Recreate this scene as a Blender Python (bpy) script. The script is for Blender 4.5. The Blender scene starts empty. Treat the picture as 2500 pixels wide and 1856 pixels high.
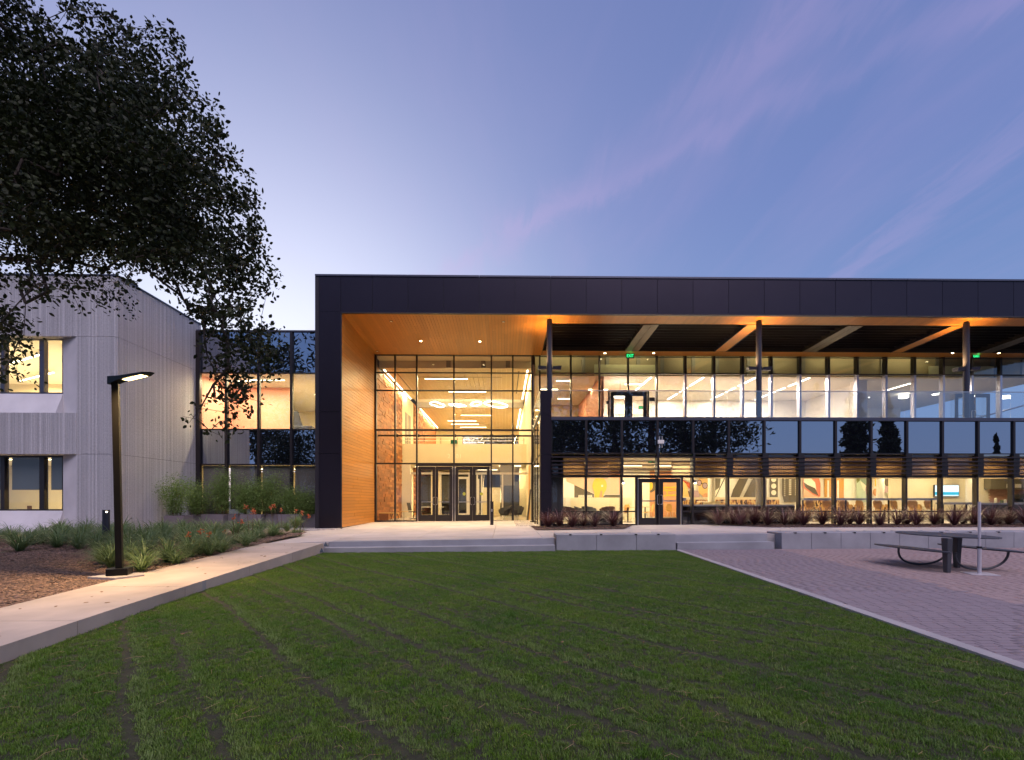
import bpy, math, random
import numpy as np
from mathutils import Vector, Matrix
random.seed(7); rng = np.random.default_rng(7)
R = math.radians
sc = bpy.context.scene
col = sc.collection

# ------------------------------------------------------------------ camera, world, sun, exposure
F = 1200.0; CX = 1250.0; HZ = 1223.0; EYE = 1.5; YAW = R(0.95)
cam_d = bpy.data.cameras.new('camera'); cam = bpy.data.objects.new('camera', cam_d); col.objects.link(cam)
cam.location = (0, 0, EYE); cam.rotation_euler = (R(90), 0, -YAW)
cam_d.sensor_width = 36; cam_d.sensor_fit = 'HORIZONTAL'; cam_d.lens = 36*F/2500
cam_d.shift_y = (HZ-928)/2500; cam_d.clip_start = 0.05; cam_d.clip_end = 2000
sc.camera = cam
vs = sc.view_settings
vs.view_transform = 'Standard'; vs.look = 'None'; vs.exposure = 0.45; vs.gamma = 1.0; vs.use_curve_mapping = False
sc.render.engine = 'CYCLES'
cy = sc.cycles
cy.use_denoising = True
cy.max_bounces = 10; cy.diffuse_bounces = 4; cy.glossy_bounces = 4; cy.transmission_bounces = 6; cy.transparent_max_bounces = 32
cy.sample_clamp_indirect = 6.0; cy.caustics_reflective = False; cy.caustics_refractive = False

GLOW = Vector((-0.47, 1.0, 0.13)).normalized()
world = bpy.data.worlds.new('World'); sc.world = world; world.use_nodes = True

class NT:
    """small helper to write node trees"""
    def __init__(s, tree): s.t = tree; s.n = tree.nodes; s.l = tree.links
    def node(s, typ, **kw):
        nd = s.n.new(typ)
        for k, v in kw.items():
            if k.startswith('i_'):
                nd.inputs[k[2:].replace('_', ' ')].default_value = v
            else: setattr(nd, k, v)
        return nd
    def put(s, sock, v):
        if isinstance(v, bpy.types.NodeSocket): s.l.new(v, sock)
        elif v is not None:
            if sock.type == 'RGBA' and hasattr(v, '__len__') and len(v) == 3: v = (*v, 1)
            sock.default_value = v
    def math(s, op, a, b=None, c=None, clamp=False):
        nd = s.n.new('ShaderNodeMath'); nd.operation = op; nd.use_clamp = clamp
        s.put(nd.inputs[0], a)
        if b is not None: s.put(nd.inputs[1], b)
        if c is not None: s.put(nd.inputs[2], c)
        return nd.outputs[0]
    def vmath(s, op, a, b=None):
        nd = s.n.new('ShaderNodeVectorMath'); nd.operation = op
        s.put(nd.inputs[0], a)
        if b is not None: s.put(nd.inputs[1], b)
        return nd.outputs[1] if op in ('DOT_PRODUCT', 'LENGTH') else nd.outputs[0]
    def mix(s, f, a, b, blend='MIX'):
        nd = s.n.new('ShaderNodeMix'); nd.data_type = 'RGBA'; nd.blend_type = blend
        s.put(nd.inputs[0], f); s.put(nd.inputs[6], a); s.put(nd.inputs[7], b)
        return nd.outputs[2]
    def ramp(s, f, stops):
        nd = s.n.new('ShaderNodeValToRGB'); s.put(nd.inputs[0], f)
        el = nd.color_ramp.elements
        while len(el) < len(stops): el.new(0.5)
        for e, (p, c) in zip(el, stops):
            e.position = p; e.color = (c, c, c, 1) if isinstance(c, (int, float)) else (*c, 1)
        return nd.outputs[0]
    def noise(s, vec, scale, detail=4, rough=0.55, dist=0.0):
        nd = s.n.new('ShaderNodeTexNoise'); s.put(nd.inputs['Vector'], vec)
        nd.inputs['Scale'].default_value = scale; nd.inputs['Detail'].default_value = detail
        nd.inputs['Roughness'].default_value = rough; nd.inputs['Distortion'].default_value = dist
        return nd.outputs[0]
    def mapping(s, vec, scale=(1, 1, 1), rot=(0, 0, 0), loc=(0, 0, 0)):
        nd = s.n.new('ShaderNodeMapping'); s.put(nd.inputs[0], vec)
        nd.inputs['Scale'].default_value = scale; nd.inputs['Rotation'].default_value = rot; nd.inputs['Location'].default_value = loc
        return nd.outputs[0]

def build_world():
    t = NT(world.node_tree); t.n.clear()
    out = t.node('ShaderNodeOutputWorld')
    d = t.vmath('NORMALIZE', t.node('ShaderNodeTexCoord').outputs['Generated'])
    sep = t.node('ShaderNodeSeparateXYZ'); t.l.new(d, sep.inputs[0])
    x, y, z = sep.outputs
    zc = t.math('MAXIMUM', z, 0.0)
    base = t.ramp(zc, [(0.0, (.185, .265, .44)), (0.22, (.130, .220, .435)), (0.5, (.112, .168, .385)), (0.8, (.10, .14, .33)), (1.0, (.09, .12, .30))])
    dt = t.math('MAXIMUM', t.vmath('DOT_PRODUCT', d, tuple(GLOW)), 0.0)
    g1 = t.math('MULTIPLY', t.math('POWER', dt, 10.0), 0.56)
    g2 = t.math('MULTIPLY', t.math('POWER', dt, 3.0), 0.075)
    gcol = t.mix(1.0, (.98, .93, .82), g1, 'MULTIPLY')
    gcol2 = t.mix(1.0, (1.0, .78, .80), g2, 'MULTIPLY')
    c = t.mix(1.0, base, gcol, 'ADD'); c = t.mix(1.0, c, gcol2, 'ADD')
    # high thin cloud on a flat layer overhead
    zz = t.math('MAXIMUM', z, 0.04)
    u = t.math('DIVIDE', x, zz); v = t.math('DIVIDE', y, zz)
    comb = t.node('ShaderNodeCombineXYZ'); t.l.new(u, comb.inputs[0]); t.l.new(v, comb.inputs[1])
    uv = comb.outputs[0]
    st = t.mapping(uv, scale=(1.6, 0.35, 1), rot=(0, 0, R(-24)))
    n1 = t.noise(st, 1.6, 6, 0.6, 0.5)
    fine = t.noise(t.mapping(uv, scale=(3.4, 0.8, 1), rot=(0, 0, R(-30))), 2.6, 7, 0.65, 0.8)
    w1 = t.math('MULTIPLY', t.ramp(n1, [(0.46, 0.0), (0.72, 1.0)]), t.math('ADD', t.math('MULTIPLY', fine, 0.7), 0.3))
    def band(p, q, w, k):
        px_, py_ = p; dx, dy = q[0]-p[0], q[1]-p[1]; L = math.hypot(dx, dy); nx, ny = -dy/L, dx/L
        s_ = t.math('ADD', t.math('MULTIPLY', u, nx), t.math('MULTIPLY', v, ny))
        s_ = t.math('SUBTRACT', s_, nx*px_+ny*py_)
        s_ = t.math('ADD', s_, t.math('MULTIPLY', t.math('SUBTRACT', fine, 0.5), w*5.0))
        e = t.math('EXPONENT', t.math('MULTIPLY', t.math('MULTIPLY', s_, s_), -1.0/(w*w)))
        return t.math('MULTIPLY', e, k)
    al = t.ramp(t.noise(uv, 1.1, 3), [(0.35, 0.25), (0.62, 1.0)])
    b = t.math('ADD', band((.58, 1.34), (.96, .98), .050, .9), band((1.5, 2.17), (1.42, 1.34), .075, .9))
    b = t.math('ADD', b, band((.0, 1.9), (.34, 1.45), .08, .6))
    b = t.math('MULTIPLY', b, al)
    cl = t.math('ADD', t.math('MULTIPLY', w1, 0.60), b, clamp=True)
    fade = t.ramp(z, [(0.12, 0.0), (0.32, 1.0)])
    cl = t.math('MULTIPLY', t.math('MULTIPLY', cl, fade), 0.32)
    c = t.mix(cl, c, t.mix(1.0, (.34, .235, .40), t.mix(1.0, c, (.28, .28, .28), 'MULTIPLY'), 'ADD'))
    bg = t.node('ShaderNodeBackground'); t.l.new(c, bg.inputs[0]); bg.inputs[1].default_value = 1.0
    sky = t.node('ShaderNodeTexSky', sky_type='NISHITA', sun_disc=False, sun_elevation=R(0.5), sun_rotation=math.atan2(GLOW.x, GLOW.y))
    bg2 = t.node('ShaderNodeBackground'); t.l.new(sky.outputs[0], bg2.inputs[0]); bg2.inputs[1].default_value = 0.02
    add = t.node('ShaderNodeAddShader'); t.l.new(bg.outputs[0], add.inputs[0]); t.l.new(bg2.outputs[0], add.inputs[1])
    t.l.new(add.outputs[0], out.inputs[0])
build_world()

# added fill: one very soft, pinkish sun lamp from behind the camera
sun_d = bpy.data.lights.new('sun', 'SUN'); sun_d.energy = 1.75; sun_d.angle = R(50); sun_d.color = (1.0, .85, .96)
sun = bpy.data.objects.new('sun', sun_d); col.objects.link(sun)
sun.rotation_euler = Vector((0.22, -0.52, 0.78)).to_track_quat('Z', 'Y').to_euler()
WARM = (1.0, .74, .37); WARM2 = (1.0, .80, .46); AMBER = (1.0, .58, .20)

# ------------------------------------------------------------------ placing: a pixel of the photograph plus a depth gives a world point
ca, sa = math.cos(YAW), math.sin(YAW)
def P(px, py, Y):
    dx = (px-CX)/F; dz = (HZ-py)/F; wx = dx*ca+sa; wy = -dx*sa+ca; t = Y/wy
    return Vector((wx*t, Y, EYE+dz*t))
def PX(px, Y): return P(px, HZ, Y).x
def PZ(px, py, Y): return P(px, py, Y).z
def GP(px, py, z):
    dx = (px-CX)/F; dz = (HZ-py)/F; t = (z-EYE)/dz
    return Vector(((dx*ca+sa)*t, (-dx*sa+ca)*t, z))

# ------------------------------------------------------------------ mesh helpers
class MB:
    def __init__(s): s.v = []; s.f = []
    def quad(s, a, b, c, d):
        i = len(s.v); s.v += [tuple(a), tuple(b), tuple(c), tuple(d)]; s.f.append((i, i+1, i+2, i+3)); return s
    def poly(s, pts):
        i = len(s.v); s.v += [tuple(p) for p in pts]; s.f.append(tuple(range(i, i+len(pts)))); return s
    def box(s, x0, x1, y0, y1, z0, z1):
        i = len(s.v)
        s.v += [(x0,y0,z0),(x1,y0,z0),(x1,y1,z0),(x0,y1,z0),(x0,y0,z1),(x1,y0,z1),(x1,y1,z1),(x0,y1,z1)]
        s.f += [(i,i+3,i+2,i+1),(i+4,i+5,i+6,i+7),(i,i+1,i+5,i+4),(i+1,i+2,i+6,i+5),(i+2,i+3,i+7,i+6),(i+3,i,i+4,i+7)]
        return s
    def hexa(s, lo, hi):
        """lo, hi: 4 corner points each (bottom ring, top ring, counter-clockwise)"""
        i = len(s.v); s.v += [tuple(p) for p in lo]+[tuple(p) for p in hi]
        s.f += [(i,i+3,i+2,i+1),(i+4,i+5,i+6,i+7)]+[(i+k, i+(k+1)%4, i+4+(k+1)%4, i+4+k) for k in range(4)]
        return s
    def prism(s, pts, z0, z1):
        """pts: ccw (x, y) outline; z0, z1 numbers or functions of x, y"""
        f0 = z0 if callable(z0) else (lambda x, y: z0); f1 = z1 if callable(z1) else (lambda x, y: z1)
        n = len(pts); i = len(s.v)
        s.v += [(x, y, f0(x, y)) for x, y in pts]+[(x, y, f1(x, y)) for x, y in pts]
        s.f.append(tuple(range(i+n-1, i-1, -1))); s.f.append(tuple(range(i+n, i+2*n)))
        s.f += [(i+k, i+(k+1) % n, i+n+(k+1) % n, i+n+k) for k in range(n)]
        return s
    def extr(s, pts, a, b, axis='y'):
        """outline given in the plane across `axis`, pushed from a to b"""
        n = len(pts); i = len(s.v)
        def m(p, t): return (p[0], t, p[1]) if axis == 'y' else (t, p[0], p[1])
        s.v += [m(p, a) for p in pts]+[m(p, b) for p in pts]
        s.f.append(tuple(range(i, i+n))); s.f.append(tuple(range(i+2*n-1, i+n-1, -1)))
        s.f += [(i+(k+1) % n, i+k, i+n+k, i+n+(k+1) % n) for k in range(n)]
        return s
    def tube(s, pts, r, n=8, cap=True):
        pts = [Vector(p) for p in pts]; rs = r if hasattr(r, '__len__') else [r]*len(pts)
        base = len(s.v); up = None
        for k, p in enumerate(pts):
            d = (pts[min(k+1, len(pts)-1)]-pts[max(k-1, 0)]).normalized()
            if up is None: up = d.orthogonal().normalized()
            up = (up-d*up.dot(d)).normalized(); w = d.cross(up)
            for j in range(n):
                a = 2*math.pi*j/n; q = p+(up*math.cos(a)+w*math.sin(a))*rs[k]; s.v.append(tuple(q))
        for k in range(len(pts)-1):
            for j in range(n):
                a = base+k*n+j; b = base+k*n+(j+1) % n
                s.f.append((a, b, b+n, a+n))
        if cap:
            s.f.append(tuple(base+j for j in range(n-1, -1, -1))); e = base+(len(pts)-1)*n
            s.f.append(tuple(e+j for j in range(n)))
        return s
    def disc(s, c, r, n=20, axis='z', flip=False):
        pts = []
        for j in range(n):
            a = 2*math.pi*j/n; u, w = r*math.cos(a), r*math.sin(a)
            pts.append({'z': (c[0]+u, c[1]+w, c[2]), 'y': (c[0]+u, c[1], c[2]+w), 'x': (c[0], c[1]+u, c[2]+w)}[axis])
        if flip: pts = pts[::-1]
        return s.poly(pts)
    def mesh(s, name, m, smooth=False):
        me = bpy.data.meshes.new(name); me.from_pydata(s.v, [], s.f); me.validate(verbose=False)
        if m: me.materials.append(m)
        if smooth: me.polygons.foreach_set('use_smooth', [True]*len(me.polygons))
        return me

def np_mesh(name, verts, faces, m, smooth=False):
    """verts (n,3) float, faces (k,m) int"""
    me = bpy.data.meshes.new(name); nf, k = faces.shape
    me.vertices.add(len(verts)); me.vertices.foreach_set('co', np.ascontiguousarray(verts, dtype=np.float32).ravel())
    me.loops.add(nf*k); me.loops.foreach_set('vertex_index', np.ascontiguousarray(faces, dtype=np.int32).ravel())
    me.polygons.add(nf); me.polygons.foreach_set('loop_start', np.arange(0, nf*k, k, dtype=np.int32))
    me.polygons.foreach_set('loop_total', np.full(nf, k, dtype=np.int32))
    if smooth: me.polygons.foreach_set('use_smooth', np.ones(nf, dtype=bool))
    me.update(calc_edges=True)
    if m: me.materials.append(m)
    return me

def tag(o, label=None, cat=None, group=None, kind=None):
    if label: o['label'] = label
    if cat: o['category'] = cat
    if group: o['group'] = group
    if kind: o['kind'] = kind
    return o
def empty(name, loc, label=None, cat=None, group=None, rz=0.0, kind=None):
    o = bpy.data.objects.new(name, None); col.objects.link(o); o.location = loc; o.rotation_euler = (0, 0, rz)
    o.empty_display_size = 0.2
    o['_w'] = 1
    return tag(o, label, cat, group, kind)
WLOC = {}
def wloc(o):
    v = Vector((0, 0, 0))
    while o is not None: v += Vector(o.location); o = o.parent
    return v
def obj(name, mb, m, parent=None, smooth=False, local=False, bevel=0.0):
    """one mesh object; vertices are world coordinates unless local"""
    me = mb.mesh(name, m, smooth) if isinstance(mb, MB) else mb
    o = bpy.data.objects.new(name, me); col.objects.link(o)
    if parent is not None:
        o.parent = parent
        if not local: o.location = -wloc(parent)
    if bevel:
        b = o.modifiers.new('edge', 'BEVEL'); b.width = bevel; b.segments = 2; b.limit_method = 'ANGLE'
    return o
UNIT = {}
def unit(m):
    if m.name not in UNIT:
        UNIT[m.name] = MB().box(-.5, .5, -.5, .5, -.5, .5).mesh('block_'+m.name, m)
    return UNIT[m.name]
def bx(name, m, parent, x0, x1, y0, y1, z0, z1, rot=None):
    """a box-shaped piece sharing one unit mesh per material; coordinates are world"""
    o = bpy.data.objects.new(name, unit(m)); col.objects.link(o)
    c = Vector(((x0+x1)/2, (y0+y1)/2, (z0+z1)/2))
    if parent is not None: o.parent = parent; c = c-wloc(parent)
    o.location = c; o.scale = (abs(x1-x0), abs(y1-y0), abs(z1-z0))
    if rot: o.rotation_euler = rot
    return o
def kids(o): return [c for c in bpy.data.objects if c.parent == o]
def copy_tree(o, loc, rz=None, label=None, scale=None, _kids=None):
    c = o.copy(); col.objects.link(c); c.location = loc
    if rz is not None: c.rotation_euler = (0, 0, rz)
    if scale: c.scale = (scale,)*3
    if label: c['label'] = label
    for ch in (_kids if _kids is not None else kids(o)):
        k = ch.copy(); col.objects.link(k); k.parent = c
        for g in kids(ch):
            h = g.copy(); col.objects.link(h); h.parent = k
    return c
def ordinal(k):
    return ['first','second','third','fourth','fifth','sixth','seventh','eighth','ninth','tenth','eleventh','twelfth','thirteenth','fourteenth','fifteenth','sixteenth','seventeenth','eighteenth','nineteenth','twentieth'][k] if k < 20 else '%dth' % (k+1)

# ------------------------------------------------------------------ materials
MATS = {}
def material(name, color, rough=0.6, metal=0.0, spec=0.5, var=0.0, nscale=0.0, namt=0.0, bump=0.0, bscale=30.0,
             stretch=(1, 1, 1), grain=0.0, gcol=None, coat=0.0, emit=None, estr=0.0):
    m = bpy.data.materials.new(name); m.use_nodes = True; MATS[name] = m
    t = NT(m.node_tree); bs = t.n['Principled BSDF']
    bs.inputs['Roughness'].default_value = rough; bs.inputs['Metallic'].default_value = metal
    bs.inputs['Specular IOR Level'].default_value = spec
    c = (*color, 1)
    pos = t.node('ShaderNodeNewGeometry').outputs['Position']
    cur = None
    if var:
        oi = t.node('ShaderNodeObjectInfo').outputs['Random']
        k = t.math('MULTIPLY_ADD', oi, 2*var, 1-var)
        cur = t.mix(1.0, c, k, 'MULTIPLY')
    if namt:
        n = t.noise(t.mapping(pos, scale=stretch), nscale, 5, 0.6)
        k = t.math('MULTIPLY_ADD', t.math('SUBTRACT', n, 0.5), 2*namt*2, 1.0)
        cur = t.mix(1.0, cur if cur is not None else c, k, 'MULTIPLY')
    if grain:
        oi = t.node('ShaderNodeObjectInfo').outputs['Random']
        v = t.vmath('ADD', t.mapping(pos, scale=stretch), t.vmath('SCALE', (17.0, 31.0, 23.0), None))
        sh = t.n[-1] if False else None
        off = t.node('ShaderNodeCombineXYZ'); t.l.new(t.math('MULTIPLY', oi, 91.0), off.inputs[0]); t.l.new(t.math('MULTIPLY', oi, 57.0), off.inputs[2])
        v = t.vmath('ADD', t.mapping(pos, scale=stretch), off.outputs[0])
        n = t.noise(v, nscale or 6.0, 6, 0.65, 0.6)
        r_ = t.ramp(n, [(0.30, 0.0), (0.70, 1.0)])
        cur = t.mix(t.math('MULTIPLY', r_, grain), cur if cur is not None else c, gcol or tuple(x*.5 for x in color))
    if cur is not None: t.l.new(cur, bs.inputs['Base Color'])
    else: bs.inputs['Base Color'].default_value = c
    if bump:
        n = t.noise(t.mapping(pos, scale=stretch), bscale, 6, 0.6)
        b = t.node('ShaderNodeBump'); b.inputs['Strength'].default_value = bump; b.inputs['Distance'].default_value = 0.02
        t.l.new(n, b.inputs['Height']); t.l.new(b.outputs[0], bs.inputs['Normal'])
    if coat: bs.inputs['Coat Weight'].default_value = coat
    if emit:
        bs.inputs['Emission Color'].default_value = (*emit, 1); bs.inputs['Emission Strength'].default_value = estr
    return m
def glass_mat(name, tint, refl, rcol=(1, 1, 1), rough=0.0, opaque=None, graz=0.6):
    m = bpy.data.materials.new(name); m.use_nodes = True; MATS[name] = m
    t = NT(m.node_tree); t.n.clear()
    out = t.node('ShaderNodeOutputMaterial')
    gl = t.node('ShaderNodeBsdfGlossy'); gl.inputs['Color'].default_value = (*rcol, 1); gl.inputs['Roughness'].default_value = rough
    if opaque: a = t.node('ShaderNodeBsdfDiffuse'); a.inputs['Color'].default_value = (*opaque, 1)
    else: a = t.node('ShaderNodeBsdfTransparent'); a.inputs['Color'].default_value = (*tint, 1)
    if opaque and tint:
        tr = t.node('ShaderNodeBsdfTransparent'); tr.inputs['Color'].default_value = (*tint, 1)
        mm = t.node('ShaderNodeMixShader'); mm.inputs[0].default_value = 0.5; t.l.new(a.outputs[0], mm.inputs[1]); t.l.new(tr.outputs[0], mm.inputs[2]); a = mm
    lw = t.node('ShaderNodeLayerWeight'); lw.inputs['Blend'].default_value = 0.5
    f = t.math('MULTIPLY_ADD', t.math('POWER', lw.outputs['Facing'], 4.0), graz, refl, clamp=True)
    mx = t.node('ShaderNodeMixShader'); t.l.new(f, mx.inputs[0]); t.l.new(a.outputs[0], mx.inputs[1]); t.l.new(gl.outputs[0], mx.inputs[2])
    # faint unevenness of the panes
    pos = t.node('ShaderNodeNewGeometry').outputs['Position']
    b = t.node('ShaderNodeBump'); b.inputs['Strength'].default_value = {'tinted_glass': 0.0, 'spandrel_glass': 0.11}.get(name, 0.05); b.inputs['Distance'].default_value = 0.02
    t.l.new(t.noise(pos, 0.9, 2), b.inputs['Height']); t.l.new(b.outputs[0], gl.inputs['Normal'])
    t.l.new(mx.outputs[0], out.inputs[0])
    return m
def emit_mat(name, color, strength):
    m = bpy.data.materials.new(name); m.use_nodes = True; MATS[name] = m
    t = NT(m.node_tree); t.n.clear(); e = t.node('ShaderNodeEmission'); e.inputs[0].default_value = (*color, 1); e.inputs[1].default_value = strength
    o = t.node('ShaderNodeOutputMaterial'); t.l.new(e.outputs[0], o.inputs[0])
    m.cycles.emission_sampling = 'NONE' if strength < 3 else 'AUTO'
    return m

bronze = material('dark_bronze_panel', (.042, .033, .044), rough=.28, metal=.7, spec=.5, var=.05, namt=.05, nscale=1.2)
bronze_side = material('dark_bronze_trim', (.020, .016, .020), rough=.45, spec=.5)
frame_m = material('window_frame_bronze', (.016, .012, .013), rough=.4, spec=.5)
frame_blue = material('window_frame_grey', (.10, .10, .13), rough=.35, metal=.6)
mull_sheen = material('window_frame_sky_sheen', (.55, .55, .66), rough=.32, metal=.85)  # pale lavender metal: sky reflection put into the frame colour
col_m = material('column_grey_paint', (.030, .030, .045), rough=.4, spec=.5)
wood_x = material('cedar_board_depth', (.50, .195, .026), rough=.42, var=.13, nscale=5, grain=.55, gcol=(.36, .135, .022), stretch=(9, .5, 9))
wood_y = material('cedar_board_side', (.50, .195, .026), rough=.42, var=.13, nscale=5, grain=.55, gcol=(.36, .14, .024), stretch=(9, .5, 9))
mosaic_m = material('reclaimed_wood', (.34, .115, .026), rough=.55, var=.42, nscale=7, grain=.6, gcol=(.24, .09, .03), stretch=(6, .6, 9))
conc = material('cast_concrete', (.37, .345, .34), rough=.85, namt=.16, nscale=1.4, bump=.15, bscale=60)
conc_wall = material('concrete_seat', (.30, .30, .32), rough=.8, namt=.22, nscale=1.1, bump=.15, bscale=50)
terr_m = material('terrace_concrete', (.43, .385, .37), rough=.85, var=.08, namt=.22, nscale=.9, bump=.12, bscale=90)
path_m = material('path_concrete', (.46, .385, .33), rough=.85, var=.06, namt=.22, nscale=1.1, bump=.12, bscale=90)
soil = material('dark_soil', (.035, .024, .018), rough=1, namt=.4, nscale=9)
lawn_soil_m = material('lawn_soil', (.034, .034, .015), rough=1, namt=.5, nscale=6, bump=.6, bscale=30)
chip_m = material('wood_chip', (.235, .15, .11), rough=.9, namt=.7, nscale=26)
mulch_m = material('mulch_ground', (.10, .065, .05), rough=1, namt=.5, nscale=22, bump=.8, bscale=45)
pave_a = material('paver_grey', (.25, .205, .22), rough=.85, var=.03, namt=.08, nscale=1.2)
pave_b = material('paver_pink', (.345, .255, .24), rough=.85, var=.035, namt=.08, nscale=1.2)
pave_a2 = material('paver_grey_joined', (.25, .205, .22), rough=.85, namt=.08, nscale=1.6)
pave_b2 = material('paver_pink_joined', (.345, .255, .24), rough=.85, namt=.08, nscale=1.6)
joint_m = material('paver_bedding', (.20, .17, .175), rough=1)
gravel_m = material('pale_gravel', (.45, .40, .36), rough=.9, namt=.45, nscale=40)
granite_m = material('decomposed_granite', (.36, .24, .17), rough=.95, namt=.2, nscale=5)
ground_m = material('far_ground', (.07, .07, .05), rough=1, namt=.3, nscale=.2)
white_paint = material('white_paint', (.78, .75, .68), rough=.6, namt=.03, nscale=1.5)
cream = material('cream_wall', (.74, .66, .48), rough=.6, namt=.03, nscale=1.2)
white_room = material('bright_white_wall', (.82, .80, .76), rough=.6)
coral = material('coral_wall', (.62, .27, .18), rough=.6, namt=.14, nscale=.9)
ceil_m = material('ceiling_tile', (.66, .62, .55), rough=.7, var=.03)
lobby_ceil = material('slatted_ceiling', (.42, .33, .20), rough=.45, var=.04, namt=.10, nscale=2, stretch=(.4, 9, 1))
floor_in = material('interior_floor', (.42, .37, .30), rough=.22, namt=.06, nscale=1.5)
grey_in = material('grey_interior_wall', (.26, .24, .21), rough=.6)
dark_in = material('dark_interior', (.035, .033, .035), rough=.6)
blade_m = material('louver_blade', (.045, .035, .04), rough=.42, metal=.5)
beam_m = material('metal_beam_clad', (.065, .052, .038), rough=.4, metal=.35)
steel = material('brushed_steel', (.55, .55, .57), rough=.3, metal=1.0)
black_m = material('matt_black', (.010, .010, .012), rough=.5)
pole_m = material('lamp_pole_bronze', (.0045, .004, .0035), rough=.4, spec=.25)
table_m = material('table_powder_coat', (.055, .058, .07), rough=.5)
alu = material('galvanised_pole', (.62, .59, .62), rough=.4, metal=.35, namt=.08, nscale=12)
planter_m = material('planter_steel', (.16, .14, .155), rough=.55, namt=.10, nscale=3)
clear = glass_mat('clear_glass', (.97, .975, .96), .035)
clear2f = glass_mat('balcony_window_glass', (.96, .97, .97), .07, (.85, .92, 1))
rail_gl = glass_mat('railing_glass', (.92, .94, .96), .11, (.9, .95, 1))
spand = glass_mat('spandrel_glass', None, .50, (.80, .85, .98), opaque=(.006, .007, .012), graz=.5)
tinted = glass_mat('tinted_glass', (.50, .44, .36), .08, (.85, .9, 1))
light_m = emit_mat('lamp_diffuser', (1.0, .84, .55), 9.0)
light_w = emit_mat('lamp_diffuser_white', (1.0, .90, .72), 9.0)
glow_small = emit_mat('downlight_lens', (1.0, .78, .42), 22.0)
green_e = emit_mat('exit_green', (.04, 1.0, .28), 1.5)

# ================================================================== THE GROUND
def tz(x, y):
    """height of the terrace: it climbs gently to the right and to the back"""
    return .335+.0115*max(-9.0, min(x, 9.0))+.0065*(y-14.5)
YF, YB = 21.2, 26.5            # front plane of the fascia and the café, plane of the recessed glazing
L0 = Vector((-4.61, 4.5, 0)); PATH_R = [(-4.05, -3.0), (-4.61, 4.5), (-4.85, 6.4), (-5.02, 8.3), (-5.12, 11.0), (-5.20, 14.2)]
PATH_L = [(-5.9, -3.0), (-6.25, 6.1), (-6.55, 8.2), (-6.70, 10.9), (-6.95, 14.6)]
def pathz(y): return .165 if y < 8.2 else .165+(y-8.2)/(14.3-8.2)*(.285-.165)
def interp(tab, y):
    for (x0, y0), (x1, y1) in zip(tab, tab[1:]):
        if y <= y1 or (x1, y1) == tab[-1]: return x0+(x1-x0)*(y-y0)/(y1-y0)
KERB = [(4.30, -3.0), (4.57, 4.3), (5.18, 14.75)]
def kerbx(y): return interp(KERB, y)
def edge_y(x): return 14.55+.045*(x+5.2)      # line where the lawn and paving meet the steps

g = obj('ground', MB().quad((-600, -600, -.16), (600, -600, -.16), (600, 900, -.16), (-600, 900, -.16)), ground_m); tag(g, kind='structure')
lw_soil = MB()
nx_, ny_ = 40, 60
for i in range(ny_):
    y0, y1 = -3+17.7*i/ny_, -3+17.7*(i+1)/ny_
    a0, a1, b0, b1 = interp(PATH_R, y0), interp(PATH_R, y1), kerbx(y0), kerbx(y1)
    lw_soil.quad((a0-.05, y0, 0), (b0+.02, y0, 0), (b1+.02, y1, 0), (a1-.05, y1, 0))
tag(obj('lawn_soil', lw_soil, lawn_soil_m), kind='structure')

# path on the left: slabs with a raised side wall towards the lawn
path = empty('path', (-5.5, 6, 0), kind='structure')
cuts = [-3.0, -0.6, 1.8, 4.1, 5.55, 7.75, 9.9, 12.05, 14.25]
for a, b in zip(cuts, cuts[1:]):
    m = MB(); n = 4
    ys = [a+.006+(b-a-.012)*k/n for k in range(n+1)]
    for y0, y1 in zip(ys, ys[1:]):
        r0, r1, l0, l1 = interp(PATH_R, y0), interp(PATH_R, y1), interp(PATH_L, y0), interp(PATH_L, y1)
        z0, z1 = pathz(y0), pathz(y1)
        m.hexa([(l0, y0, -.1), (r0, y0, -.1), (r1, y1, -.1), (l1, y1, -.1)], [(l0, y0, z0), (r0, y0, z0), (r1, y1, z1), (l1, y1, z1)])
    obj('slab', m, path_m, path)
m = MB()
for y0, y1 in zip(cuts, cuts[1:]):
    m.hexa([(interp(PATH_R, y)-.02 if s else interp(PATH_L, y)+.02, y, -.12) for s, y in ((0, y0), (1, y0), (1, y1), (0, y1))],
           [(interp(PATH_R, y)-.02 if s else interp(PATH_L, y)+.02, y, pathz(y)-.012) for s, y in ((0, y0), (1, y0), (1, y1), (0, y1))])
obj('joint_bed', m, conc, path)

# terrace slabs
terrace = empty('terrace', (0, 18, 0), kind='structure')
def tleft(y): return -6.95 if y < 15 else max(-8.6, -6.95-(y-15)*.20)
ys = [14.27, 16.3, 18.6, 20.9, 23.2, 25.0, 27.0]
xs = [-5.2, -2.75, -.35, 1.2, 3.4, 5.4, 7.6, 9.9, 12.2, 14.5, 16.8, 19.1, 21.4, 23.7, 26, 30]
def terr_y0(x):
    return edge_y(x)+(.30 if x < 5.1 else .42)
for j, (y0, y1) in enumerate(zip(ys, ys[1:])):
    for i, (x0, x1) in enumerate(zip([None]+xs, xs)):
        if x0 is None: xa0, xa1 = tleft(y0), tleft(y1)
        else: xa0 = xa1 = x0
        if y0 > 21.0 and (x1 > 2.0 or x1 < -6.9): continue
        if y0 > 21.0 and x0 is None: xa0 = xa1 = PX(834, YF)
        g_ = .006
        ya, yb = (y0, y0) if j else ((terr_y0(xa0), terr_y0(x1)) if x0 is not None else (14.27, terr_y0(x1)))
        pts = [(xa0+g_, ya+g_), (x1-g_, yb+g_), (x1-g_, y1-g_), (xa1+g_, y1-g_)]
        m = MB().prism(pts, -.1, tz)
        obj('slab', m, terr_m, terrace)
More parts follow.
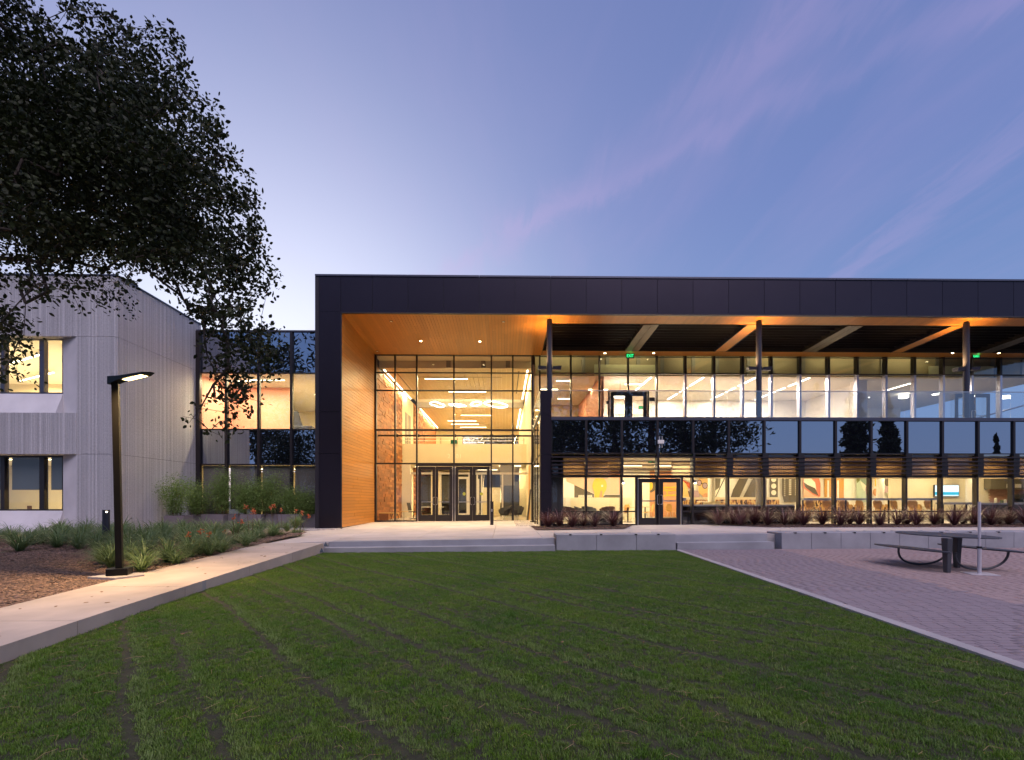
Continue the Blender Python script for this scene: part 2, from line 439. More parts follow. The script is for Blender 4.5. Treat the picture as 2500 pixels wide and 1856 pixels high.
obj('joint_bed', MB().prism([(-6.95, 14.6), (-5.25, 14.6), (-5.1, 14.95), (30, 16.6), (30, 27), (-8.5, 27), (-8.5, 21)], -.11, lambda x, y: tz(x, y)-.02), conc, terrace)

# the two flights of low steps (each two risers)
def steps(x0, x1, nm, d0):
    s = empty(nm, ((x0+x1)/2, edge_y(x0), 0), kind='structure')
    e0, e1 = edge_y(x0)+d0, edge_y(x1)+d0
    t0, t1 = tz(x0, e0), tz(x1, e1)
    # lower tread
    obj('step', MB().hexa([(x0, e0, -.1), (x1, e1, -.1), (x1, e1+.5, -.1), (x0, e0+.5, -.1)], [(x0, e0, t0*.5), (x1, e1, t1*.5), (x1, e1+.5, t1*.5), (x0, e0+.5, t0*.5)]), conc_wall, s)
    obj('step', MB().hexa([(x0, e0+.40, -.1), (x1, e1+.40, -.1), (x1, e1+.9, -.1), (x0, e0+.9, -.1)], [(x0, e0+.40, t0+.012), (x1, e1+.40, t1+.012), (x1, e1+.9, t1+.012), (x0, e0+.9, t0+.012)]), conc_wall, s)
    return s
steps(-5.19, PX(1352, 15.0), 'steps', -.30)
steps(PX(1649, 15.2), PX(1880, 15.4), 'steps', 0.0)

# kerb between lawn and paving
m = MB()
for (xa, ya), (xb, yb) in zip(KERB, KERB[1:]):
    m.hexa([(xa, ya, -.1), (xa+.15, ya, -.1), (xb+.15, yb, -.1), (xb, yb, -.1)], [(xa, ya, .028), (xa+.15, ya, .028), (xb+.15, yb, .028), (xb, yb, .028)])
tag(obj('kerb', m, conc), kind='structure')

# paving of small clay blocks, rows running across
paving = empty('paving', (9, 9, 0), kind='structure')
obj('bedding', MB().poly([(4.5, -3, -.012), (30, -3, -.012), (30, 16.2, -.012), (5.2, 15.2, -.012)]), joint_m, paving)
BW, BD, GAP = .205, .1025, .004
cand = []
def seam(y): return 7.41+(y-7.0)*(8.36-7.41)/(14.75-7.0)
for r in range(int(18.6/BD)):
    y = -2.9+r*BD
    off = random.random()*BW
    k = 0
    while True:
        x0 = 4.2+off+k*BW; k += 1
        if x0 > 22: break
        if x0 < kerbx(min(y+BD, 14.7))+.06: continue
        if y+BD > edge_y(x0)+.02 and x0 > 5.2: continue
        # outside the view of the picture by a wide margin: the plain continuation is enough
        if y > 0.5 and abs(math.atan2(x0, y)) > R(56) and y < 14: continue
        if y <= 2.6 or (x0/y > 1.35): continue
        cand.append((x0, y))
# the large ones near the camera are single objects
def inview(x, y): return y > 0 and (x*1.0/y) < 1.06 and (-EYE/y)*F > -(1856-HZ)
vis = sorted([c for c in cand if inview(*c)], key=lambda c: c[1])
near = set(vis[:290])
def paver_mesh(m_): return MB().hexa([(0, 0, -.05), (BW-GAP, 0, -.05), (BW-GAP, BD-GAP, -.05), (0, BD-GAP, -.05)],
        [(.003, .003, 0), (BW-GAP-.003, .003, 0), (BW-GAP-.003, BD-GAP-.003, 0), (.003, BD-GAP-.003, 0)]).mesh('paver', m_)
pm = {0: paver_mesh(pave_a), 1: paver_mesh(pave_b)}
def pcol(x, y): return 1 if x > seam(y) else 0
V = {0: [], 1: []}
for (x, y) in cand:
    z = random.uniform(-.0008, .0008); ci = pcol(x, y)
    if (x, y) in near:
        o = bpy.data.objects.new('paver', pm[ci]); col.objects.link(o); o.parent = paving
        o.location = Vector((x, y, z))-Vector(paving.location); o.rotation_euler = (random.uniform(-.006, .006), random.uniform(-.004, .004), random.uniform(-.006, .006))
    else: V[ci].append((x, y, z))
for ci, m_ in ((0, pave_a2), (1, pave_b2)):
    A = np.array(V[ci])
    e = .003; w, d = BW-GAP, BD-GAP
    tmpl = np.array([(0,0,-.03),(w,0,-.03),(w,d,-.03),(0,d,-.03),(e,e,0),(w-e,e,0),(w-e,d-e,0),(e,d-e,0)])
    vv = (A[:, None, :]+tmpl[None]).copy()
    tilt = rng.normal(0, .0004, (len(A), 2))
    vv[:, 4:, 2] += tilt[:, :1]*0 + (tmpl[4:, 0]*tilt[:, :1]*3) + (tmpl[4:, 1]*tilt[:, 1:]*5)
    fc = np.array([(4,5,6,7),(0,1,5,4),(1,2,6,5),(2,3,7,6),(3,0,4,7)])
    ff = (np.arange(len(A))*8)[:, None, None]+fc[None]
    o = bpy.data.objects.new('paver_field', np_mesh('paver_field', vv.reshape(-1, 3), ff.reshape(-1, 4), m_)); col.objects.link(o)
    o.parent = paving; o.location = -Vector(paving.location); o['kind'] = 'stuff'

# mulch bed, granite strip and gravel on the left
def bedz(x, y): return pathz(y)-.02+max(0, min(1, (y-10)/8))*.05
m = MB()
bys = [-3, 2, 5, 7, 9, 11, 13, 15, 17.2]
for y0, y1 in zip(bys, bys[1:]):
    bxs = [-26, -20, -15, -12, -10, -8.5]
    for x0, x1 in zip(bxs, bxs[1:]): m.quad((x0, y0, bedz(x0, y0)), (x1, y0, bedz(x1, y0)), (x1, y1, bedz(x1, y1)), (x0, y1, bedz(x0, y1)))
    m.quad((-8.5, y0, bedz(0, y0)), (interp(PATH_L, min(y0, 14.6))+.03, y0, bedz(0, y0)), (interp(PATH_L, min(y1, 14.6))+.03, y1, bedz(0, y1)), (-8.5, y1, bedz(0, y1)))
tag(obj('mulch_bed', m, mulch_m), kind='structure')
tag(obj('granite_path', MB().poly([(-30, 17.2, .262), (-8.5, 17.2, .262), (-7.1, 16.2, .262), (-6.9, 14.9, .262), (-7.3, 17.8, .262), (-8.2, 21.3, .262), (-30, 21.3, .262)]), granite_m), kind='structure')
tag(obj('gravel_strip', MB().poly([(-15.2, 21.3, .258), (-8.1, 21.3, .258), (-8.1, 23.6, .258), (-15.2, 23.6, .258)]), gravel_m), kind='structure')
# loose gravel along the portal and the lobby glass, and wood chips: real little stones
def scatter_bits(n, fn, size, m_, name, flat=.45, kind='stuff'):
    pts = np.array([fn() for _ in range(n)])
    s = rng.uniform(.6, 1.4, (n, 1, 1))*np.array(size)[None, None, :]
    tm = np.array([(-1,-1,-1),(1,-1,-1),(1,1,-1),(-1,1,-1),(-.7,-.7,1),(.8,-.6,1),(.7,.8,1),(-.8,.7,1)])*.5
    vv = tm[None]*s
    a = rng.uniform(0, 2*np.pi, n); tl = rng.normal(0, flat, n); 
    c, s_ = np.cos(tl)[:, None], np.sin(tl)[:, None]
    y, z = vv[:, :, 1]*c-vv[:, :, 2]*s_, vv[:, :, 1]*s_+vv[:, :, 2]*c; vv = np.stack([vv[:, :, 0], y, z], 2)
    c, s_ = np.cos(a)[:, None], np.sin(a)[:, None]
    x, y = vv[:, :, 0]*c-vv[:, :, 1]*s_, vv[:, :, 0]*s_+vv[:, :, 1]*c; vv = np.stack([x, y, vv[:, :, 2]], 2)+pts[:, None, :]
    fc = np.array([(4,5,6,7),(0,1,5,4),(1,2,6,5),(2,3,7,6),(3,0,4,7)])
    ff = (np.arange(n)*8)[:, None, None]+fc[None]
    o = bpy.data.objects.new(name, np_mesh(name, vv.reshape(-1, 3), ff.reshape(-1, 4), m_)); col.objects.link(o); o['kind'] = kind
    return o
def chip_pt():
    while True:
        y = 4.5+13*random.random()**1.5; x = random.uniform(-16, -6.2)
        if x < interp(PATH_L, min(y, 14.6))-.01 and x > -1.06*y-.8: return (x, y, bedz(x, y)+random.uniform(0, .02))
chip_lab = scatter_bits(26000, chip_pt, (.045, .018, .008), chip_m, 'wood_chips', .5)
def gr_pt():
    k = random.random()
    if k < .35: x = random.uniform(-6.95, 1.5); y = random.uniform(26.15, 26.42); return (x, y, tz(x, y)+.01)
    if k < .6: x = random.uniform(-8.3, -7.0); y = random.uniform(20.55, 21.15); return (x, y, tz(x, y)+.012)
    if k < .85: x = random.uniform(-7.1, -6.75); y = random.uniform(21.2, 26.2); return (x, y, tz(x, y)+.01)
    x = random.uniform(.55, 1.35); y = random.uniform(21.5, 26.2); return (x, y, tz(x, y)+.01)
scatter_bits(5000, gr_pt, (.05, .04, .03), gravel_m, 'gravel', .6)

# planting beds of dark mulch in front of the café
bed = MB().poly([(x, y, tz(x, y)+.02) for x, y in [(1.25, 18.6), (4.6, 18.7), (5.6, 21.15), (1.15, 21.15)]])
tag(obj('planting_bed', bed, soil), kind='structure')
bed = MB().poly([(x, y, tz(x, y)+.02) for x, y in [(8.7, 21.15), (10.2, 18.9), (32, 18.9), (32, 21.15)]])
tag(obj('planting_bed', bed, soil), kind='structure')
def bchip():
    while True:
        x = random.uniform(1.2, 24); y = random.uniform(18.7, 21.1)
        if x < 4.6+(y-18.7)*.4 or x > 10.2-(y-18.9)*.66: return (x, y, tz(x, y)+.03)
scatter_bits(4500, bchip, (.06, .025, .012), material('dark_chip', (.13, .075, .06), rough=.95, namt=.3, nscale=20), 'wood_chips', .5)

# low concrete seat walls
def seat_wall(x0, x1, yf, depth, z, joints, label, slots):
    w = empty('concrete_wall', ((x0+x1)/2, yf, 0), label, 'wall')
    js = [x0]+joints+[x1]
    for a, b in zip(js, js[1:]):
        y0a, y0b = edge_y(a)+yf, edge_y(b)+yf
        obj('wall_section', MB().hexa([(a+.003, y0a, -.1), (b-.003, y0b, -.1), (b-.003, y0b+depth, -.1), (a+.003, y0a+depth, -.1)],
                                 [(a+.003, y0a, z), (b-.003, y0b, z), (b-.003, y0b+depth, z), (a+.003, y0a+depth, z)]), conc_wall, w, bevel=.012)
    for s in slots:
        for yy in (-.012, depth-.10):
            y = edge_y(s)+yf+yy
            bx('skate_stop', steel if yy > 0 else black_m, w, s-.035, s+.035, y, y+.08, z-.02, z+.012)
    return w
xa, xb = PX(1357, 15.0), PX(1648, 15.1)
seat_wall(xa, xb, 0, .88, .475, [xa+(xb-xa)*k/3 for k in (1, 2)], 'low grey concrete seat wall between the two flights of steps', [PX(p, 15.1) for p in (1390, 1465, 1550, 1605)])
xa = PX(1905, 15.3)
seat_wall(xa, xa+17, .05, .88, .50, [xa+.97*k for k in range(1, 17)], 'long low grey concrete seat wall behind the picnic table', [xa+.45+.97*k for k in range(0, 15)])

# ================================================================== MAIN BUILDING
MX = [PX(1344+(2473-1344)*k/13, YF) for k in range(-6, 24)]      # the module of the facade, index 6 is px 1344
def mx(k): return MX[k+6]
PITCH = mx(1)-mx(0)
XL, XR = PX(779, YF), 30.0
XI = PX(834, YF)                                                # inner face of the portal leg
ZF0, ZF1 = PZ(900, 763.5, YF), PZ(900, 676, YF)                 # fascia
ZS = 5.10                                                       # balcony floor
def sof(y): return ZF0-.042*(y-YF)                              # the soffit falls slightly to the back
bld = empty('campus_building', ((XL+XR)/2, YF, 0), 'long two storey building with dark panelled fascia, cedar lined portal and lit glass front', 'building')
bld.location = (XL, YF, 0)

# fascia panels with open joints on a dark backing
joints = [XL, XI-.02]+[mx(k) for k in range(-5, 19)]
g_ = .008
for a, b in zip(joints, joints[1:]):
    if b-a < .2: continue
    bx('fascia_panel', bronze, bld, a+g_, b-g_, YF-.03, YF, ZF0+.02, ZF1-.015)
bx('fascia_backing', black_m, bld, XL+.01, XR, YF+.002, YF+.25, ZF0+.03, ZF1-.01)
bx('fascia_drip', bronze_side, bld, XI-.02, XR, YF-.04, YF+.10, ZF0-.03, ZF0+.015)
for k, (a, b) in enumerate(zip([XL-.16]+[mx(j) for j in range(-4, 19, 2)], [mx(j) for j in range(-4, 19, 2)]+[XR])):
    bx('roof_coping', frame_blue, bld, a+.006, b-.006, YF-.07, YF+.5, ZF1, ZF1+.075)
# left leg of the portal: three storeys of panels, plus the narrow return strip
lz = [.28, PZ(800, 1108, YF), PZ(800, 1006, YF), ZF0+.02]
for a, b in zip(lz, lz[1:]):
    bx('portal_panel', bronze, bld, XL+g_, XI-g_, YF-.03, YF, a+g_, b-g_)
bx('portal_trim', bronze_side, bld, XL-.16, XL, YF-.035, YF+.03, .25, ZF1)
bx('portal_trim', bronze_side, bld, XI-.02, XI+.012, YF-.045, YF+.02, .30, ZF0-.03)
bx('portal_wall', black_m, bld, XL-.15, XI-.03, YF+.03, YB+.2, .2, ZF1-.02)
# roof slab and parapets behind
bx('roof', bronze_side, bld, XL-.1, XR, YF+.5, YF+1.0, ZF0+.35, ZF1-.05)
bx('roof', bronze_side, bld, XL-.1, 2.05, YF+1.0, 52.3, ZF0+.35, ZF0+.8)
bx('roof', bronze_side, bld, 2.05, XR, YB-.3, 52.3, ZF0+.35, ZF0+.8)

# ---- cedar boards of the portal ceiling (boards run front to back)
BWD = .142
obj('soffit_backing', MB().hexa([(XI, YF, sof(YF)+.02), (2.05, YF, sof(YF)+.02), (2.05, YB+.1, sof(YB)+.02), (XI, YB+.1, sof(YB)+.02)],
                                [(XI, YF, sof(YF)+.3), (2.05, YF, sof(YF)+.3), (2.05, YB+.1, sof(YB)+.3), (XI, YB+.1, sof(YB)+.3)]), black_m, bld)
slope = math.atan(-.042)
def soffit_board(x, y0, y1, w=BWD, m_=wood_x):
    L = (y1-y0)/math.cos(slope); yc = (y0+y1)/2
    o = bpy.data.objects.new('soffit_board', unit(m_)); col.objects.link(o); o.parent = bld
    o.location = Vector((x+w/2, yc, sof(yc)+.008))-wloc(bld); o.scale = (w-.007, L-.006, .02); o.rotation_euler = (slope, 0, 0)
nb = int((2.02-XI)/BWD); w0 = (2.02-XI)/nb
for i in range(nb):
    cuts_ = [YF+.02]+sorted([YF+random.uniform(1.0, 4.3)])+[YB-.02]
    for a, b in zip(cuts_, cuts_[1:]): soffit_board(XI+i*w0, a, b, w0)
# ---- cedar on the inner side of the portal leg (boards horizontal)
nr = int((ZF0-.36)/.145); rh = (sof(YB)-.02-.36)/nr
obj('side_backing', MB().box(XI-.03, XI-.004, YF+.02, YB+.2, .3, ZF0+.1), black_m, bld)
for r in range(nr):
    z0 = .36+r*rh
    cuts_ = [YF+.02]
    while cuts_[-1] < YB-1.2: cuts_.append(cuts_[-1]+random.uniform(1.4, 2.9))
    if YB-cuts_[-1] < 1.0: cuts_.pop()
    cuts_.append(YB-.02)
    for a, b in zip(cuts_, cuts_[1:]):
        bx('wall_board', wood_y, bld, XI-.004, XI+.016+random.choice((0, .002, .004)), a+.004, b-.004, z0+.005, z0+rh-.005)
zt0 = .36+nr*rh
obj('wall_board', MB().hexa([(XI-.004, YF+.02, zt0), (XI+.016, YF+.02, zt0), (XI+.016, YB-.02, zt0), (XI-.004, YB-.02, zt0)], [(XI-.004, YF+.02, sof(YF)+.01), (XI+.016, YF+.02, sof(YF)+.01), (XI+.016, YB-.02, sof(YB)+.01), (XI-.004, YB-.02, sof(YB)+.01)]), wood_y, bld)
# ---- right of the portal: front strip of cedar, open bay with louvers, back strip
YS = 22.22; YBK = 25.75
rest_boards = MB()
def rb(x, y0, y1, w=.13):
    z0, z1 = sof(y0), sof(y1)
    rest_boards.hexa([(x, y0, z0), (x+w-.007, y0, z0), (x+w-.007, y1, z1), (x, y1, z1)], [(x, y0, z0+.02), (x+w-.007, y0, z0+.02), (x+w-.007, y1, z1+.02), (x, y1, z1+.02)])
x = 2.05
cnt = 0
while x < XR-.2:
    if cnt < 150: soffit_board(x, YF+.02, YS, .14)
    else: rb(x, YF+.02, YS, .14)
    cnt += 1; x += .14
x = 2.05
while x < XR-.2: rb(x, YBK, YB-.02, .14); x += .14
o = obj('soffit_boards_rear', rest_boards, wood_x, bld); o['kind'] = 'stuff'
obj('strip_backing', MB().box(2.05, XR, YF+.02, YS-.01, ZF0+.03, ZF0+.35).box(2.05, XR, YBK+.01, YB+.1, sof(YBK)+.03, ZF0+.35), black_m, bld)
bx('trellis_edge', beam_m, bld, 2.05, XR, YS, YS+.03, sof(YS)-.02, ZF0+.45)
bx('trellis_edge', beam_m, bld, 2.05, XR, YBK-.03, YBK, sof(YBK)-.02, ZF0+.45)
bx('trellis_edge', beam_m, bld, 2.05, 2.09, YS+.03, YBK-.03, sof(YS)-.05, ZF0+.45)
bx('trellis_dark_sheet', black_m, bld, 2.05, XR, YS-.02, YBK+.02, ZF0+.55, ZF0+.6)  # black sheet added over the open bay so the blade gaps look dark
COLX = [2.0+6*PITCH*k for k in range(4)]
COLX = [PX(1341.5, 21.8), PX(1852.6, 21.8), PX(2359, 21.8)]; COLX.append(2*COLX[2]-COLX[1])
bays = []
for i, cx_ in enumerate(COLX[:3]):
    nxt = COLX[i+1]; mid = (cx_+nxt)/2
    if i > 0:
        b = MB(); hw = .31
        def bz(y): return sof(y)-.015
        b.hexa([(cx_-hw, YS, bz(YS)), (cx_+hw, YS, bz(YS)), (cx_+hw, YBK, bz(YBK)), (cx_-hw, YBK, bz(YBK))], [(cx_-hw, YS, ZF0+.45), (cx_+hw, YS, ZF0+.45), (cx_+hw, YBK, ZF0+.45), (cx_-hw, YBK, ZF0+.45)])
        obj('wood_beam', b, wood_x, bld)
        for s in (-1, 1):
            xx = cx_+s*hw
            obj('beam_flange', MB().hexa([(xx-.02, YS, bz(YS)-.02), (xx+.02, YS, bz(YS)-.02), (xx+.02, YBK, bz(YBK)-.02), (xx-.02, YBK, bz(YBK)-.02)],
                 [(xx-.02, YS, ZF0+.42), (xx+.02, YS, ZF0+.42), (xx+.02, YBK, ZF0+.42), (xx-.02, YBK, ZF0+.42)]), bronze_side, bld)
    for s in (-1, 1):
        x0_, x1_ = (mid-.36, mid-.012) if s < 0 else (mid+.012, mid+.36)
        obj('metal_beam', MB().hexa([(x0_, YS+.03, sof(YS)-.03), (x1_, YS+.03, sof(YS)-.03), (x1_, YBK-.03, sof(YBK)-.03), (x0_, YBK-.03, sof(YBK)-.03)],
             [(x0_, YS+.03, ZF0+.45), (x1_, YS+.03, ZF0+.45), (x1_, YBK-.03, ZF0+.45), (x0_, YBK-.03, ZF0+.45)]), beam_m, bld)
    for a, b in ((cx_+(.33 if i else .12), mid-.37), (mid+.37, nxt-.33)):
        y = YS+.22
        while y < YBK-.12:
            # tilted blade: a slim parallelogram section
            pr = [(y, sof(y)+.10), (y+.035, sof(y)+.10), (y+.16, sof(y)+.34), (y+.125, sof(y)+.34)]
            mbl = MB().extr([(p[0], p[1]) for p in pr], a, b, 'x')
            obj('louver_blade', mbl, blade_m, bld)
            y += .335
# ---- round columns with twin up-lights
lights = []
def area(parent, loc, sx, sy, power, color, rot=(0, 0, 0), name='lamp', spread=None):
    d = bpy.data.lights.new(name, 'AREA'); d.shape = 'RECTANGLE'; d.size = sx; d.size_y = sy; d.energy = power; d.color = color
    if spread: d.spread = spread
    o = bpy.data.objects.new(name, d); col.objects.link(o)
    if parent is not None: o.parent = parent; o.location = Vector(loc)-wloc(parent)
    else: o.location = loc
    o.rotation_euler = rot
    return o
for i, cx_ in enumerate(COLX[:3]):
    base = ZS if i else PZ(1341, 953, YF)
    obj('column', MB().tube([(cx_, 21.8, base-.2), (cx_, 21.8, sof(21.8)-.06)], .122, 20).tube([(cx_, 21.8, sof(21.8)-.07), (cx_, 21.8, sof(21.8))], .10, 20), col_m, bld, smooth=False)
UPL = [(1341.5, -34, 895), (1341.5, 34, 895), (1852.6, -34, 897), (1852.6, 26, 897), (2359, -34, 899), (2359, 22, 897)]
for k, (pc, dx, py) in enumerate(UPL):
    cx_ = PX(pc, 21.8); s = 1 if dx > 0 else -1; zt = PZ(pc, py, 21.8)
    fx = empty('up_light', (cx_+s*.30, 21.8, zt), 'grey %s up-light head on the %s round column' % ('left' if s < 0 else 'right', ['leftmost', 'middle', 'right'][k//2]), 'light fixture', 'up-lights on the balcony columns')
    b = MB()
    b.hexa([(cx_+s*.14, 21.70, zt-.13), (cx_+s*.50, 21.68, zt-.15), (cx_+s*.50, 21.92, zt-.15), (cx_+s*.14, 21.90, zt-.13)][::s],
           [(cx_+s*.14, 21.66, zt-.02), (cx_+s*.52, 21.64, zt), (cx_+s*.52, 21.96, zt), (cx_+s*.14, 21.94, zt-.02)][::s])
    obj('housing', b, col_m, fx)
    obj('bracket', MB().tube([(cx_, 21.8, zt-.09), (cx_+s*.16, 21.8, zt-.08)], .03, 8), col_m, fx)
    obj('lens', MB().box(cx_+s*.32-.14, cx_+s*.32+.14, 21.70, 21.90, zt-.06, zt-.05), light_m, fx)
    area(fx, (cx_+s*.33, 21.82, zt+.03), .26, .2, 28, AMBER, (R(180), R(-12*s), 0), spread=R(100))

# ---- curtain wall behind the portal (lobby glass)
VX = [PX(p, YB) for p in (916, 964, 1017, 1108, 1199.5, 1252, 1299)]
ZT = sof(YB)-.02
HZs = [(910, .055), (953.5, .06), (1050, .09), (1132, .075)]
hz = [(PZ(1108, py, YB), h) for py, h in HZs]
Z0 = tz(-2.5, YB)
def mull(x, w=.062, y=YB, z0=None, z1=None, d=.20, m_=frame_m, nm='mullion'):
    return bx(nm, m_, bld, x-w/2, x+w/2, y, y+d, Z0-.02 if z0 is None else z0, ZT if z1 is None else z1)
for i, x in enumerate(VX): mull(x, .11 if i == 0 else .072)
bx('head_rail', frame_m, bld, VX[0]-.05, VX[-1]+.45, YB-.012, YB+.19, ZT, ZT+.09)
edges = VX
for i, (a, b) in enumerate(zip(edges, edges[1:])):
    for z, h in hz: bx('transom', frame_m, bld, a+.03, b-.03, YB+.004, YB+.15, z-h/2, z+h/2)
    if i not in (2, 3): bx('sill_rail', frame_m, bld, a+.03, b-.03, YB+.004, YB+.15, Z0-.03, Z0+.07)
    zz = [Z0 if i not in (2, 3) else None, hz[3][0], hz[2][0], hz[1][0], hz[0][0], ZT]
    for a1, b1 in zip(zz, zz[1:]):
        if a1 is None: continue
        bx('glass_pane', clear, bld, a+.02, b-.02, YB+.06, YB+.075, a1, b1)
# tube with spider brackets just behind the thick transom
zb = PZ(1108, 1064, YB+.5)
obj('brace_tube', MB().tube([(VX[0], YB+.5, zb), (VX[-1], YB+.5, zb)], .05, 10), frame_m, bld)
for x in VX[1:-1]: obj('brace_clamp', MB().tube([(x, YB+.18, zb+.16), (x, YB+.5, zb)], .03, 8).tube([(x-.08, YB+.5, zb), (x+.08, YB+.5, zb)], .085, 10), frame_m, bld)
# faint house number on the glass
def text(body, size, loc, m_, parent, name='lettering', align='CENTER', ext=.004, rot=(R(90), 0, 0), sx=1.0):
    cu = bpy.data.curves.new(name, 'FONT'); cu.body = body; cu.size = size; cu.align_x = align; cu.extrude = ext; cu.materials.append(m_)
    cu.resolution_u = 3
    tmp = bpy.data.objects.new(name, cu); me = bpy.data.meshes.new_from_object(tmp); bpy.data.objects.remove(tmp); bpy.data.curves.remove(cu); me.name = name
    if not me.materials: me.materials.append(m_)
    o = bpy.data.objects.new(name, me); col.objects.link(o); o.rotation_euler = rot; o.scale = (sx, 1, 1)
    if parent is not None: o.parent = parent; o.location = Vector(loc)-wloc(parent)
    else: o.location = loc
    return o
decal = material('frosted_film', (.80, .72, .55), rough=.7)
nump = empty('house_number', P(1108, 1119, YB-.02), 'faint pale number 2 01 on the glass above the entrance doors', 'sign')
text('2', .34, P(1096, 1119, YB+.045), decal, nump, 'numeral'); text('0', .34, P(1116, 1119, YB+.045), decal, nump, 'numeral'); text('1', .34, P(1124, 1119, YB+.045), decal, nump, 'numeral')

def door_pair(x0, x1, z0, z1, y, pn, parent, fw=.11, top=.14, bot=.30, m_=frame_m, bar=True, stick=False, strip=True):
    """frame, two leaves with pane, pulls and a push bar"""
    if strip:
        for xx in (x0, x1): bx('door_jamb', steel, parent, xx-.016, xx+.016, y-.03, y+.02, z0, z1)
    xm = (x0+x1)/2
    for s, (a, b) in enumerate(((x0+.03, xm-.006), (xm+.006, x1-.03))):
        m = MB()
        m.box(a, a+fw, y, y+.05, z0+.01, z1-.03).box(b-fw, b, y, y+.05, z0+.01, z1-.03)
        m.box(a+fw, b-fw, y+.001, y+.049, z1-.03-top, z1-.03).box(a+fw, b-fw, y+.001, y+.049, z0+.01, z0+.01+bot)
        d = obj('door', m, m_, parent)
        q = obj('pane', MB().box(a+fw, b-fw, y+.02, y+.03, z0+.01+bot, z1-.03-top), clear, d, local=True)
        if bar: obj('push_bar', MB().box(a+.04, b-.04, y+.07, y+.10, z0+1.02, z0+1.07), steel, d, local=True)
        hx = b-.05 if s == 0 else a+.05
        dx = -.06 if s == 0 else .06
        obj('handle', MB().tube([(hx, y, z0+1.30), (hx+dx*.2, y-.07, z0+1.30), (hx+dx, y-.07, z0+1.28), (hx+dx, y-.07, z0+.92), (hx+dx*.2, y-.07, z0+.90), (hx, y, z0+.90)], .014, 8), steel, d, local=True)
DZ1 = PZ(1050, 1138, YB)
for (a, b) in ((VX[2], VX[3]), (VX[3], VX[4])):
    bx('door_head', frame_m, bld, a+.04, b-.04, YB+.004, YB+.14, DZ1, hz[3][0]-.0375)
    door_pair(a+.06, b-.06, Z0+.01, DZ1, YB+.03, 1, bld, fw=.15, top=.17, bot=.34)

# ---- side glass return of the café volume, facing the portal
XS = PX(1300, YB)+.02
ZP = PZ(1330, 953, YF)
for yy in (YB-.02, 24.6, 22.9): bx('mullion', frame_m, bld, XS-.03, XS+.03, yy-.03, yy+.03, .3, ZS)
for zz_ in (hz[3][0], hz[2][0]-.02): bx('transom', frame_m, bld, XS-.025, XS+.025, YF+.35, YB-.03, zz_-.03, zz_+.03)
for a, b in ((YF+.35, 22.87), (22.93, 24.57), (24.63, YB-.05)):
    for z0_, z1_ in ((.38, hz[3][0]-.03), (hz[3][0]+.03, hz[2][0]-.05)): bx('glass_pane', clear, bld, XS-.008, XS+.008, a, b, z0_, z1_)
bx('balcony_edge', bronze_side, bld, XS-.05, XS+.06, YF+.3, YB, hz[2][0]+.02, ZS+.12)
for a, b in ((YF+.35, 23.9), (23.93, YB-.05)): bx('railing_glass', rail_gl, bld, XS-.008, XS+.008, a, b, ZS+.12, ZP-.02)
obj('railing_cap', MB().tube([(XS, YF+.35, ZP), (XS, YB-.05, ZP)], .022, 8), steel, bld)
# dark pier at the left end of the café, panelled
pz_ = [.40, PZ(1330, 1200, YF), PZ(1330, 1110, YF), PZ(1330, 1012, YF), ZP]
PL_, PR_ = PX(1318.5, YF), PX(1346, YF)
for a, b in zip(pz_, pz_[1:]): bx('pier_panel', bronze, bld, PL_, PR_, YF-.03, YF+.34, a+.005, b-.005)
bx('pier_core', black_m, bld, PL_+.02, PR_-.02, YF, YF+.33, .3, ZP-.01)

# ---- lower café volume, flush with the fascia
zb1, zb0 = PZ(1500, 1026, YF), PZ(1500, 1108, YF)      # spandrel band
zl1, zl0 = PZ(1500, 1110, YF), PZ(1500, 1160, YF)      # louver band
zg = .45                                               # ground
zr = PZ(1500, 1249, YF)                                # low rail of the shop front
NB = 19
bx('balcony_fascia', frame_blue, bld, PR_, XR, YF-.06, YF+.30, zb1, ZS+.03)
for k in range(0, NB):
    a, b = (PR_+.02 if k == 0 else mx(k)), mx(k+1)
    bx('spandrel_pane', spand, bld, a+.045, b-.045, YF, YF+.03, zb0+.04, zb1-.03)
    bx('spandrel_rail', frame_m, bld, a+.045, b-.045, YF-.02, YF+.10, zb0-.01, zb0+.04)
    bx('spandrel_rail', frame_m, bld, a+.045, b-.045, YF-.015, YF+.10, zb1-.03, zb1)
for k in range(1, NB):
    x = mx(k)
    mull(x, .09, YF-.07, zb0-.05, zb1, .17)
    mull(x, .085, YF-.02, zg-.1, zl1, .22)
    if k > 4: bx('fin_bracket', black_m, bld, x-.13, x+.13, YF-.16, YF-.03, zl0-.06, zb0+.03)
    else: bx('fin_bracket', black_m, bld, x-.045, x+.045, YF-.16, YF-.03, zl0-.06, zb0+.03)
bx('spandrel_backing', black_m, bld, PR_, XR, YF+.06, YF+.10, zb0, zb1)
bx('head_rail', frame_m, bld, PR_, XR, YF-.03, YF+.14, zl0-.10, zl0)
for j in range(5):
    z = PZ(1500, 1116.5+j*9.6, YF-.12)
    for k in range(0, NB):
        a, b = (PR_ if k == 0 else mx(k)), mx(k+1)
        bx('sun_louver', blade_m, bld, a+.002, b-.002, YF-.20, YF-.09, z-.024, z+.024)
DOORX0, DOORX1 = PX(1557, YF), PX(1662, YF)
